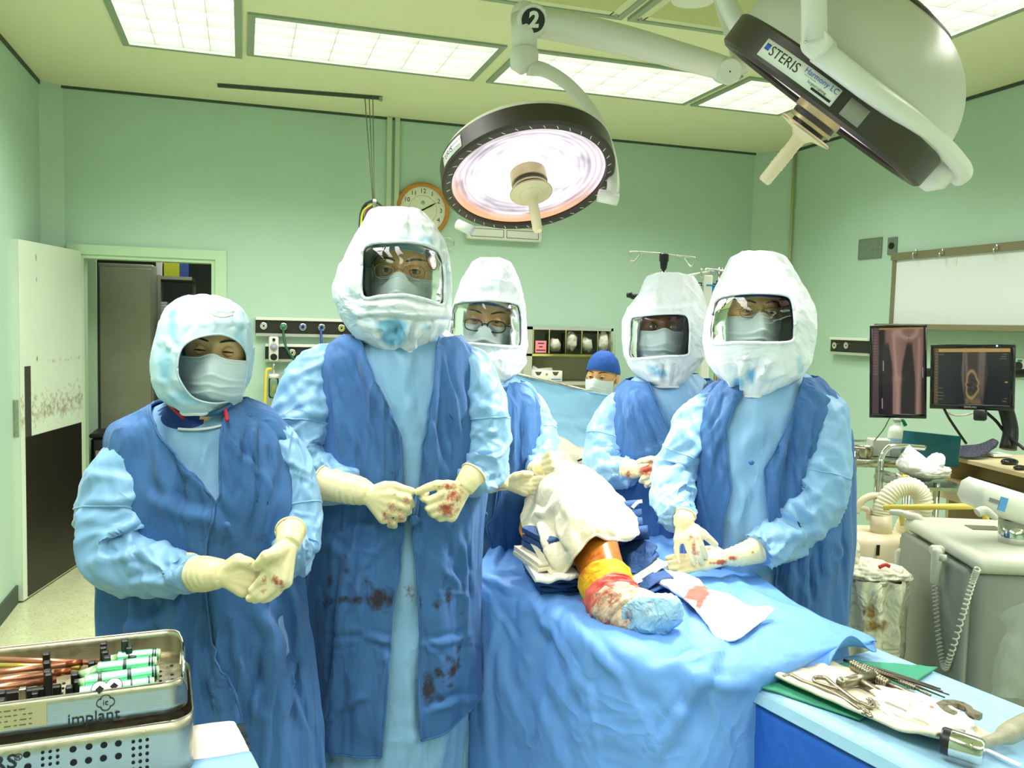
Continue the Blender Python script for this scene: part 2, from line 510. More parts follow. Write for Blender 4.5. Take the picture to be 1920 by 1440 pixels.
# ---- ceiling lights
E_tube = emat('fluorescent_light', TROFFER_RGB, PANEL_GLOW)
M_louver = mat('white_louver', (240, 246, 234), 0.35)
LIGHT_LABELS = ['white louvred ceiling light at the upper left corner of the room, lengthwise', None, None, None, 'long louvred ceiling light left of the number 2 lamp arm',
                'long louvred ceiling light behind the lamp arm, right of the curved yoke', 'short louvred ceiling light half hidden by the tilted surgical light', 'louvred ceiling light at the upper right, behind the grey lamp dome'] + [None]*6
for li, (a, b, c, d, nx, ny) in enumerate(LIGHTS):
    cx, cy = (a+b)/2, (c+d)/2
    t = thing('ceiling_light', LIGHT_LABELS[li] or 'recessed louvred ceiling light above or behind the viewpoint', 'ceiling light', (cx, cy, ZC), 'fluorescent lights set into the ceiling')
    h = 0.10
    lamp = bpy.data.lights.new('fluorescent_tubes', 'AREA'); lamp.shape = 'RECTANGLE'; lamp.size = b-a-.02; lamp.size_y = d-c-.02
    lamp.energy = TROFFER_WATTS*(b-a)*(d-c)/.72; lamp.color = TROFFER_RGB; lamp.spread = RAD(TROFFER_SPREAD)
    lo = bpy.data.objects.new('fluorescent_tubes', lamp); COL.objects.link(lo); lo.location = (cx, cy, ZC+.002)
    mk('housing', join(box((a-.004, cy, ZC+h/2), (.008, d-c, h)), box((b+.004, cy, ZC+h/2), (.008, d-c, h)),
                       box((cx, c-.004, ZC+h/2), (b-a, .008, h)), box((cx, d+.004, ZC+h/2), (b-a, .008, h)), box((cx, cy, ZC+h+.012), (b-a, d-c, .008))), M_louver, t, smooth=False)
    f = 0.035
    mk('frame', join(box((a-f/2+.01, cy, ZC-.004), (f, d-c+2*f-.02, .014)), box((b+f/2-.01, cy, ZC-.004), (f, d-c+2*f-.02, .014)),
                     box((cx, c-f/2+.01, ZC-.004), (b-a-.02, f, .014)), box((cx, d+f/2-.01, ZC-.004), (b-a-.02, f, .014))), M_grey, t, smooth=False)
    mk('diffuser', ([(a, c, ZC+h), (a, d, ZC+h), (b, d, ZC+h), (b, c, ZC+h)], [(0, 1, 2, 3)]), E_tube, t, smooth=False)
    base = None
    for k in range(1, nx):
        o = mk('slat', box((a+(b-a)*k/nx, cy, ZC+.028), (.003, d-c, .044)), M_louver, t, smooth=False) if base is None else base.copy()
        if base is None: base = o
        else: COL.objects.link(o); o.location.x = a+(b-a)*k/nx
    base = None
    for k in range(1, ny):
        o = mk('slat', box((cx, c+(d-c)*k/ny, ZC+.028), (b-a, .003, .044)), M_louver, t, smooth=False) if base is None else base.copy()
        if base is None: base = o
        else: COL.objects.link(o); o.location.y = c+(d-c)*k/ny

# ---- perforated air diffuser panels
M_perf = mat('perforated_vent_panel', (196, 200, 140), 0.5, var=0.12, vscale=220)
M_perf_edge = mat('pale_vent_edge', (222, 224, 188), 0.5)
for vi, (a, b, c, d) in enumerate(VENTS):
    cx, cy = (a+b)/2, (c+d)/2
    t = thing('ceiling_vent', ['perforated yellowish ceiling air panel above the 2 badge, leftmost of the far row', 'perforated yellowish ceiling air panel over the number 2 lamp arm', 'perforated yellowish ceiling air panel beside the tilted surgical light'][vi] if vi < 3 else 'perforated ceiling air panel overhead, outside the picture', 'vent', (cx, cy, ZC), 'perforated air panels in the ceiling')
    mk('panel', box((cx, cy, ZC-.006), (b-a-.09, d-c-.09, .008)), M_perf, t, smooth=False)
    e = .045
    mk('border', join(box((a+e/2+.012, cy, ZC-.006), (e, d-c-.024, .010)), box((b-e/2-.012, cy, ZC-.006), (e, d-c-.024, .010)),
                      box((cx, c+e/2+.012, ZC-.006), (b-a-.10, e, .010)), box((cx, d-e/2-.012, ZC-.006), (b-a-.10, e, .010))), M_perf_edge, t, smooth=False)
    mk('frame', join(box((a, cy, ZC-.008), (.03, d-c+.03, .016)), box((b, cy, ZC-.008), (.03, d-c+.03, .016)), box((cx, c, ZC-.008), (b-a-.03, .03, .016)), box((cx, d, ZC-.008), (b-a-.03, .03, .016))), M_grey, t, smooth=False)
    for sx in (a+.03, b-.03): mk('screw', disc((sx, d-.03, ZC-.017), (0, 0, -1), .008, 10, .004), M_steel, t)

# ---- ceiling track and the wires hanging from it
t = thing('ceiling_track', 'thin dark curtain track screwed along the ceiling', 'track', (0.35, 5.53, ZC))
A, B = PZ(408, 158, 2.995), PZ(714, 182, 2.995)
u = (B-A)/np.linalg.norm(B-A); v = np.cross([0, 0, 1], u)
mk('rail', box((A+B)/2-[0, 0, .008], (np.linalg.norm(B-A), .022, .016), np.stack([u, v, [0, 0, 1]], 1)), M_dark_gap, t, smooth=False)
mk('end_stop', box(B-[0, 0, .012], (.02, .03, .024), np.stack([u, v, [0, 0, 1]], 1)), M_grey, t, smooth=False)
d0 = depth_of(PZ(690, 181, 2.99))
t = thing('hanging_cable_bundle', 'yellow and black cables looped on wires hung from the ceiling track', 'cable', PD(695, 180, d0))
for x0, x1 in ((684, 699), (692, 700), (699, 702)):
    mk('suspension_wire', rod(PD(x0, 181, d0), PD(x1, 376, d0), .003, 6), mat('wire_grey', (120, 128, 104), .5), t)
mk('clip', box(PD(702, 380, d0), (.03, .03, .05), bev=.005), M_steel, t)
for rgb, px in (((214, 202, 40), [(704, 380), (682, 395), (677, 420), (676, 450)]), ((20, 26, 30), [(702, 378), (690, 380), (680, 400), (683, 440)]),
                ((110, 60, 90), [(704, 382), (688, 396), (684, 420), (686, 450)]), ((14, 60, 70), [(700, 376), (684, 384), (676, 404), (674, 440)]),
                ((24, 24, 24), [(704, 378), (716, 388), (720, 400), (718, 430)]), ((120, 130, 125), [(703, 380), (712, 388), (716, 404), (712, 430)])):
    mk('cable', tube([PD(x, y, d0+.01*k) for k, (x, y) in enumerate(px)], .0075, 8), mat('cable_%d_%d' % rgb[:2], rgb, .4), t)

# ---- doorway, door leaf and the store room behind it
M_door = mat('pale_door_paint', (222, 236, 214), 0.4, var=.03, vscale=3, stain=(130, 96, 40), nscale=28)
M_kick = mat('dark_kick_plate', (44, 40, 32), 0.35, 0.3, var=.15, vscale=10)
d1 = struct('door_1', join(box((DX0-.035, YB-.008, DZ/2+.03), (.07, .03, DZ+.06)), box((DX1+.035, YB-.008, DZ/2), (.07, .03, DZ)),
                           box(((DX0+DX1)/2+.035, YB-.008, DZ+.03), (DX1-DX0+.07, .03, .06)),
                           box((DX0+.012, YB+.06, DZ/2), (.024, .14, DZ)), box((DX1-.012, YB+.06, DZ/2), (.024, .14, DZ)), box(((DX0+DX1)/2, YB+.06, DZ-.012), (DX1-DX0-.048, .14, .024))),
            mat('door_frame_paint', (196, 226, 190), .45), smooth=False)
hg, fr = np.array([-0.985, 5.965, 0]), np.array([-1.150, 5.19, 0])
fr = np.array([-1.165, 5.185, 0]); Ld = np.linalg.norm(fr-hg); du = (fr-hg)/Ld; dn = np.cross([0, 0, 1], du)  # dn faces the room
if dn[0] < 0: dn = -dn
nu, nz = 60, 130
U, Zg = np.meshgrid(np.linspace(0, Ld, nu), np.linspace(.012, 1.985, nz))
G = hg+U[..., None]*du+Zg[..., None]*ZUP+dn*.022
st = .37*np.exp(-((Zg-1.02)/.08)**2)+.48*np.exp(-((Zg-1.32)/.012)**2)*(U < .5)+.75*np.exp(-((Zg-1.33)/.025)**2-((U-.60)/.012)**2)+.85*np.exp(-((Zg-1.90)/.03)**2-((U-.60)/.01)**2)+.85*np.exp(-((Zg-1.78)/.02)**2-((U-.60)/.008)**2)+.7*np.exp(-((Zg-1.12)/.1)**2)*.35
V1 = G.reshape(-1, 3); F1 = gridf(nz, nu)
bx = box(hg+du*Ld/2+ZUP*.9985, (Ld, .042, 1.973), np.stack([du, dn, ZUP], 1))
sh = join((V1, F1), bx)
leaf = mk('leaf', sh, M_door, d1, smooth=False, attrs={'stain': np.concatenate([st.ravel(), np.zeros(len(bx[0]))])})
def on_leaf(u0, u1, z0, z1, th, m, name, par=d1):
    return mk(name, box(hg+du*(u0+u1)/2+ZUP*(z0+z1)/2+dn*(.0225+th/2), (u1-u0, th, z1-z0), np.stack([du, dn, ZUP], 1)), m, par, smooth=False)
on_leaf(.03, Ld-.05, .02, .91, .003, M_kick, 'kick_plate', leaf)
on_leaf(Ld-.115, Ld-.05, .91, 1.30, .003, mat('worn_push_plate', (92, 92, 84), .4, .6), 'push_plate', leaf)
mk('latch_plate', box(fr+ZUP*1.02+du*.001, (.004, .026, .2), np.stack([du, dn, ZUP], 1)), M_steel, leaf, smooth=False)
mk('handle', tube([fr-du*.06-dn*.02+ZUP*z-dn*w for z, w in ((.92, .0), (.93, .045), (1.02, .055), (1.11, .045), (1.12, .0))], .009, 8), M_kick, leaf)

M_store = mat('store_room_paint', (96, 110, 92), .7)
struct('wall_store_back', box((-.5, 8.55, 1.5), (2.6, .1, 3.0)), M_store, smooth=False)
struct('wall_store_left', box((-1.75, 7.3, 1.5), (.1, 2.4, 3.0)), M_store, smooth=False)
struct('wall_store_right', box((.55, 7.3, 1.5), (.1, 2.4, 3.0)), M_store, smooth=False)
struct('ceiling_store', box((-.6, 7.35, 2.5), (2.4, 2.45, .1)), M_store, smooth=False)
t = thing('steel_cabinet', 'tall dull grey steel cabinet seen through the doorway', 'cabinet', (-0.86, 6.85, 0))
M_cab = mat('dull_cabinet_steel', (150, 152, 130), .45, .3, var=.12, vscale=4)
a, b = PY(182, 600, 6.7)[0], PY(288, 600, 6.7)[0]
mk('body', box(((a+b)/2, 6.84, .98), (b-a, .24, 1.96), bev=.01), M_cab, t, smooth=False)
mk('door', box(((a+b)/2, 6.708, 1.0), (b-a-.03, .02, 1.86), bev=.005), M_cab, t, smooth=False)
t = thing('shelf_unit', 'open steel shelf unit with boxes beside the grey cabinet', 'shelf', (-.3, 7.2, 0))
x0, x1 = PY(292, 600, 7.0)[0]+.012, PY(352, 600, 7.6)[0]+.05
mk('upright', box((x0+.012, 7.0, .95), (.024, .03, 1.9)), M_cab, t, smooth=False)
mk('upright', box((x1, 7.62, .95), (.024, .03, 1.9)), M_cab, t, smooth=False)
mk('upright', box((x1, 7.0, .95), (.024, .03, .3)), M_cab, t, smooth=False)
shz = []
for py in (517, 586, 650, 735):
    z = PY(296, py, 7.0)[2]; shz.append(z)
    mk('shelf', box(((x0+x1)/2, 7.31, z-.012), (x1-x0+.03, .62, .024)), M_cab, t, smooth=False)
def store_box(px0, px1, py0, zb, Y, rgb, lab, dep=.25, grp=None):
    a, b = PY(px0, py0, Y), PY(px1, py0, Y)
    o = mk('storage_box', box(((a[0]+b[0])/2, Y+dep/2, (a[2]+zb)/2+.001), (b[0]-a[0], dep, max(.012, a[2]-zb-.002)), bev=.003), mat('box_%d_%d_%d' % rgb, rgb, .6), smooth=False)
    tag(o, lab, 'box', grp)
store_box(292, 301, 527, shz[1]+.085, 7.03, (205, 205, 200), 'upright white carton on the thin boxes inside the store room')
for k in range(4):
    z0 = shz[1]+.021*k
    a, b = PY(292, 570, 7.02)[0], PY(313, 570, 7.02)[0]
    o = mk('storage_box', box(((a+b)/2, 7.14, z0+.010), (b-a, .2, .0185), bev=.002), mat('box_205_205_200', (205, 205, 200), .6), smooth=False)
    tag(o, ['lowest', 'second lowest', 'second highest', 'topmost'][k]+' thin white box in the flat stack on the store room shelf', 'box', 'flat white boxes in a stack')
store_box(293, 312, 612, shz[2], 7.03, (40, 70, 130), 'dark blue carton on the middle store room shelf', grp=None)
store_box(293, 307, 690, shz[3], 7.03, (90, 90, 86), 'grey carton on the low store room shelf')
store_box(292, 303, 488, shz[0], 7.05, (200, 205, 200), 'white box on top of the store room shelf unit', .15)
store_box(307, 336, 488, shz[0], 7.10, (170, 175, 30), 'yellow box on top of the store room shelf unit')
store_box(335, 354, 488, shz[0], 7.14, (40, 66, 130), 'blue box beside the yellow box on top of the shelves')
# small black bin by the door post
t = thing('waste_bin', 'black bin with a pale label behind the doorway post', 'bin', (-.95, 6.3, 0))
a, b = PY(170, 900, 6.25)[0], PY(215, 900, 6.25)[0]
z1 = PY(180, 815, 6.25)[2]
mk('body', box(((a+b)/2, 6.4, z1/2-.01), (b-a, .28, z1-.02), bev=.02), M_black, t, smooth=False)
mk('lid', box(((a+b)/2, 6.4, z1-.01), (b-a+.02, .3, .03), bev=.01), M_black, t, smooth=False)
mk('sticker', box(((a+b)/2, 6.259, z1-.22), (b-a-.06, .002, .22)), mat('faded_pink_sticker', (150, 120, 120), .5), t, smooth=False)

sl = bpy.data.lights.new('store_room_fill', 'AREA'); sl.shape = 'RECTANGLE'; sl.size = .3; sl.size_y = 1.0; sl.energy = 8.0; sl.color = TROFFER_RGB  # unseen area lamp added to brighten the view through the doorway
so = bpy.data.objects.new('store_room_fill', sl); COL.objects.link(so); so.location = (-.35, 6.75, 2.43)

ja, jb = PY(150, 600, 6.60)[0], PY(181, 600, 6.60)[0]
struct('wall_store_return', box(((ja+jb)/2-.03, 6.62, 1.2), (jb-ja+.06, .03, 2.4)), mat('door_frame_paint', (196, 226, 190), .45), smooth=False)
# ================================================================== people: builders
M_gown = mat('light_blue_gown_cloth', (132, 180, 220), 0.46, var=0.05, wrinkle=(5, .006, (1, 1, .5)), vscale=10, bump=0.12, bscale=900, stain=(120, 40, 34), nscale=120, sheen=.15)
M_vest = mat('mid_blue_cotton', (56, 106, 164), 0.8, var=0.12, wrinkle=(8, .009, (1, 1, .22)), vscale=14, bump=0.25, bscale=1100, stain=(40, 26, 22), nscale=55, sheen=.1)
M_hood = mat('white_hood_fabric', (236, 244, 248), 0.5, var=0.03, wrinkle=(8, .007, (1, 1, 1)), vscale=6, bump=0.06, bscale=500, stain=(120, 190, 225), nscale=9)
M_hood_in = mat('blue_grey_hood_lining', (128, 146, 150), 0.8)
M_trim = mat('white_elastic_trim', (240, 244, 244), 0.6)
M_mask = mat('pale_blue_mask', (214, 232, 236), 0.75, var=.03, vscale=30, bump=.1, bscale=600)
M_glove = mat('cream_latex_glove', (238, 226, 176), 0.42, var=.05, vscale=40, bump=.1, bscale=150, stain=(174, 52, 30), nscale=110, sss=.05)
M_shield = clear_mat('clear_visor_plastic', (.86, .87, .85), 1.0, .015, 1.5)
M_capb = mat('blue_surgical_cap', (44, 92, 168), .8, bump=.1, bscale=900)
M_scrub = mat('dark_blue_scrubs', (40, 72, 150), .8)
M_scler = mat('eye_white', (226, 220, 206), .25)
M_iris = mat('dark_brown_iris', (36, 22, 14), .15)
M_brow = mat('black_brow_hair', (58, 42, 30), .8)
M_specs = mat('black_spectacle_frame', (20, 18, 18), .3)
M_wire = mat('thin_metal_spectacle_frame', (150, 130, 100), .3, .8)
M_lens = clear_mat('spectacle_lens', (.95, .95, .95), 1.0, .02, 1.35)
M_skin = mat('warm_tan_skin', (242, 190, 134), .5, var=.05, vscale=25, sss=.12)
M_skin_pale = mat('light_skin', (248, 204, 150), .5, var=.04, vscale=25, sss=.12)
M_skin_dark = mat('dark_brown_skin', (128, 78, 50), .45, var=.06, vscale=25, sss=.08)
M_lid = mat('eyelid_crease', (150, 96, 62), .6)
M_lid_dark = mat('dark_eyelid_crease', (60, 34, 24), .6)

def smooth1(x, k):
    if k < 2: return x
    p = k//2; y = np.pad(x, (p, p), 'edge'); w = np.hanning(2*p+3)[1:-1]; w /= w.sum()
    return np.convolve(y, w, 'valid')

class Torso:
    "stack of rounded rings; each ring (y, x_left, x_right, half_depth, [distance])"
    def __init__(s, rings, d, e=0.98):
        R = np.array([list(r[:4])+[r[4] if len(r) > 4 else d] for r in rings], float)
        s.y0, s.y1 = R[0, 0], R[-1, 0]; s.e = e
        yy = np.linspace(s.y0, s.y1, 600)
        s.yy = yy
        s.tab = [np.interp(yy, R[:, 0], R[:, k]) for k in range(1, 5)]
        s.tab = [np.concatenate([t[:1], smooth1(t, 25)[1:-1], t[-1:]]) for t in s.tab]
    def at(s, y): return [np.interp(y, s.yy, t) for t in s.tab]
    def point(s, y, a, off=0.0):
        xl, xr, hd, d = s.at(y)
        L, Rr = PD(xl, y, d), PD(xr, y, d); c = (L+Rr)/2; u = (Rr-L)/2
        hw = np.linalg.norm(u, axis=-1)[..., None]; un = u/hw
        sx = np.sign(np.sin(a))*np.abs(np.sin(a))**s.e; cx = np.sign(np.cos(a))*np.abs(np.cos(a))**s.e
        off = np.asarray(off, float)[..., None] if np.ndim(off) else off
        return c+un*(hw+off)*sx[..., None]-FWH*(hd[..., None]+off)*cx[..., None]
    def angle(s, y, x):
        xl, xr, hd, d = s.at(y); t = np.clip((x-(xl+xr)/2)/((xr-xl)/2), -.999, .999)
        return np.arcsin(np.sign(t)*np.abs(t)**(1/s.e))

def add_folds(G, folds, N=None, gain=1.5):
    """folds: ((x0,y0),(x1,y1), width_px, height_m) pressed into the side that faces the camera: a crest with a valley along its lower side"""
    if N is None: N = gnormals(G)
    px, py = proj(G)
    front = ((G-EYE)*N).sum(-1) < 0
    D = np.zeros(px.shape)
    for (a, b, w, h) in folds:
        ax, ay = a; bx, by = b; L2 = (bx-ax)**2+(by-ay)**2; L = math.sqrt(L2)
        t = ((px-ax)*(bx-ax)+(py-ay)*(by-ay))/L2
        ph = ax*.13+by*.07; wob = .45*w*np.sin(t*5+ph)+.2*w*np.sin(t*13+ph*2)
        e = (((px-ax)*(by-ay)-(py-ay)*(bx-ax))/L+wob)/w
        tt = np.clip(t, 0, 1); dend = (t-tt)*L/(1.5*w)
        D += gain*h*(np.exp(-e**2)-.65*np.exp(-((e-1.5)/1.1)**2))*np.exp(-dend**2)*(0.4+.6*np.sin(np.pi*tt))
    return G+N*(D*front)[..., None]
def rand_folds(x0, x1, y0, y1, n, ang, spread, length, w, h, seed):
    "loose folds scattered over a garment; ang in degrees from the vertical"
    r = random.Random(seed); out = []
    for k in range(n):
        x = x0+(x1-x0)*(k+r.uniform(.1, .9))/n; y = r.uniform(y0, y1); an = RAD(ang+r.gauss(0, spread)); l = r.uniform(.5, 1)*length
        out.append(((x, y), (x+l*math.sin(an), y+l*math.cos(an)), r.uniform(.7, 1.3)*w, r.uniform(.6, 1.2)*h*r.choice((1, 1, -1))))
    return out

def stains(G, blobs):
    px, py = proj(G); s = np.zeros(px.shape)
    for b in blobs:
        x, y, rx, ry, k = b[:5]; an = RAD(b[5]) if len(b) > 5 else 0
        ex, ey = (px-x), (py-y)
        e1 = (ex*math.cos(an)+ey*math.sin(an))/rx; e2 = (-ex*math.sin(an)+ey*math.cos(an))/ry
        s = np.maximum(s, k*np.exp(-(e1**2+e2**2)))
    return s

def cloth(G, amp, scale, seed, aniso=(1, 1, .45)):
    N = gnormals(G)
    P = G*scale*np.array(aniso)+seed
    w = np.stack([fbm(P*.5+7), fbm(P*.5+31), fbm(P*.5+53)], -1)*.7
    h = fbm(P+w, 2)*.6+ridge(P*.8+w*1.4+3)*.8+.4*ridge(P*1.9+w*2+11)-.5
    return G+N*(amp*h)[..., None]

def sleeve(name, path, parent, m=M_gown, seed=0, amp=.007, n=104, k=72, folds=(), spec=None, flat=.9, bl=()):
    SLEEVES.append(path)
    P = np.array([PD(x, y, d) for x, y, d, r in path]); R = np.array([r*d/F for x, y, d, r in path])
    Q = crspline(np.concatenate([P, R[:, None]], 1), n); C, R = Q[:, :3], Q[:, 3]
    Tg = np.gradient(C, axis=0); Tg /= np.linalg.norm(Tg, axis=1)[:, None]
    u = np.cross(Tg[0], FWH); u /= np.linalg.norm(u)
    a = np.linspace(0, 2*np.pi, k, endpoint=False); rows = []
    s = np.concatenate([[0], np.cumsum(np.linalg.norm(np.diff(C, axis=0), axis=1))])
    bend = np.abs(np.gradient(np.unwrap(np.arctan2(Tg@UP, Tg@RT)), s)); bend = smooth1(bend, 15); bend = bend/(bend.max()+1e-6)
    for i in range(n):
        u = u-Tg[i]*(u@Tg[i]); u /= np.linalg.norm(u); v = np.cross(Tg[i], u)
        sa, aa = s[i], a
        q = np.stack([np.cos(aa)*.75+seed, np.sin(aa)*.75+seed*1.7, np.full(k, sa*15.0)+1.1*np.sin(aa+seed)], -1)
        q2 = np.stack([np.cos(aa)*1.1+seed*2, np.sin(aa)*1.1, np.full(k, sa*26.0)-1.6*np.cos(aa*1+seed)], -1)
        w = np.stack([fbm(q*.7+3, 2), fbm(q*.7+9, 2), fbm(q*.7+21, 2)], -1)*.45
        f = (1.35*amp*(.55+.8*bend[i]))*(ridge(q+w)*1.2+.45*ridge(q2+w)-.55)
        end = min(1, (n-1-i)/5.0)
        rows.append(C[i]+((R[i]+f*end)[:, None])*(np.cos(aa)[:, None]*u+np.sin(aa)[:, None]*v*1.0))
    G = np.stack(rows)
    rr_ = random.Random(int(seed*100)); folds = list(folds)
    pxs = np.array([[x, y, r] for x, y, d, r in path], float); ps = crspline(pxs, 60)
    for kk in range(int(s[-1]*26)):
        i = rr_.randint(6, 52); tx, ty = ps[i+1, :2]-ps[i-1, :2]; l_ = math.hypot(tx, ty)+1e-6; tx, ty = tx/l_, ty/l_
        an = rr_.choice((-1, 1))*rr_.uniform(.5, 1.25); dx, dy = tx*math.cos(an)-ty*math.sin(an), tx*math.sin(an)+ty*math.cos(an); o_ = rr_.uniform(-.55, .55)*ps[i, 2]
        cx, cy = ps[i, 0]-ty*o_, ps[i, 1]+tx*o_; ln = rr_.uniform(.45, .95)*ps[i, 2]
        folds.append(((cx-dx*ln, cy-dy*ln), (cx+dx*ln, cy+dy*ln), max(2.6, ps[i, 2]*rr_.uniform(.07, .13)), rr_.uniform(.003, .0062)))
    if folds:
        Gw = np.concatenate([G, G[:, :1]], 1); N = gnormals(Gw)
        out = ((Gw-C[:, None])*N).sum(-1).mean()
        if out < 0: N = -N
        G = add_folds(Gw, folds, N, .85)[:, :-1]
    Fc = gridf(n, k, True)
    V = G.reshape(-1, 3)
    st = stains(V, bl) if bl else np.zeros(len(V))
    Fc = Fc+[tuple(range(k)), tuple((n-1)*k+j for j in range(k))]
    o = mk(name, fixn((V, Fc)), m, parent, attrs={'stain': st})
    r_ = G[int(n*.40)]; mk('sleeve_seam', tube(np.concatenate([r_, r_[:1]]), .0022, 6, spline=False), m, o)
    return o

def gown(T_, parent, ybot, seed, nz=110, na=120, pleat=.004, folds=(), bl=(), dip=0):
    a = np.linspace(-np.pi, np.pi, na, endpoint=False)[None]; ys = T_.y0+dip*np.clip(np.cos(a), 0, 1)**5
    yy = ys+np.linspace(0, 1, nz)[:, None]*(ybot-ys); aa = a+0*yy
    t = sstep(T_.y0, ybot, yy)
    off = -.010*t+pleat*t*(np.sin(aa*9+seed+.8*np.sin(yy*.01+seed))+.6*np.sin(aa*17+seed*2))
    G = T_.point(yy, aa, off)
    Gw = np.concatenate([G, G[:, :1]], 1); Gw = cloth(Gw, .0075, 8, seed, (1, 1, .28))
    N = gnormals(Gw); c = Gw.mean(1, keepdims=True)
    if ((Gw-c)*N).sum(-1).mean() < 0: N = -N
    G = add_folds(Gw, folds, N)[:, :-1]
    V = G.reshape(-1, 3)
    return mk('gown', (V, [f[::-1] for f in gridf(nz, na, True)]), M_gown, parent, attrs={'stain': stains(V, bl)})

def vest(T_, parent, y0, hem, edgeL, edgeR, seed, off=.018, nz=190, na=230, folds=(), bl=(), pleat=.007, overlap=.010, m=None, name='vest'):
    "edgeL / edgeR: (y, x) of the two front edges; hem(a) gives the hem row"
    t = np.linspace(0, 1, nz)[:, None]
    eL = np.array(edgeL, float); eR = np.array(edgeR, float)
    sx = np.linspace(0, 1, na)[None]
    # denser near the front edges
    hemy = hem if callable(hem) else (lambda q: hem+0*q)
    y = y0+t*(hemy(np.zeros((1, 1)))-y0)+0*sx
    aR = T_.angle(y[:, :1], np.interp(y[:, :1], eR[:, 0], eR[:, 1])); aL = T_.angle(y[:, :1], np.interp(y[:, :1], eL[:, 0], eL[:, 1]))
    aa = aR+(aL+2*np.pi-aR)*sx
    y = y0+t*(hemy(aa)-y0)
    ph = sstep(y0, y0+420, y)
    o_ = off+overlap*(sx*1.0)*(y > 0)+pleat*ph*(np.sin(aa*8+seed+.7*np.sin(y*.012))+.5*np.sin(aa*15+seed*1.3))*np.minimum(1, np.minimum(sx, 1-sx)*14)
    G = T_.point(y, aa, o_)
    G = cloth(G, .0085, 9, seed+3, (1, 1, .2))
    N = gnormals(G); c = G.mean(1, keepdims=True)
    if ((G-c)*N).sum(-1).mean() < 0: N = -N
    G = add_folds(G, folds, N)
    # stitched edge: a raised lip along both front edges and the hem
    V = G.reshape(-1, 3)
    ob = mk(name, (V, gridf(nz, na)), m or M_vest, parent, attrs={'stain': stains(V, bl)})
    solidify(ob, .003, 0)
    for cols in (slice(0, 1), slice(na-1, na)):
        pass
    inset = 5
    for j in (inset, na-1-inset):
        pass
    vest.grid = G; vest.normals = N
    mk('seam', join(tube(G[:, 0]+N[:, 0]*.001, .0026, 6, spline=False), tube(G[:, -1]+N[:, -1]*.001, .0026, 6, spline=False), tube(G[-1]+N[-1]*.001, .0028, 6, spline=False)), m or M_vest, ob)
    return ob

def button(x, y, d, parent, r=.0075, m=None):
    P = PD(x, y, d); o = mk('button', join(sphere(P, (r, r, r), 12, 8), rod(P, P-ray(x, y)/np.linalg.norm(ray(x, y))*-.02, r*.5, 8)), m or M_vest, parent)
    return o

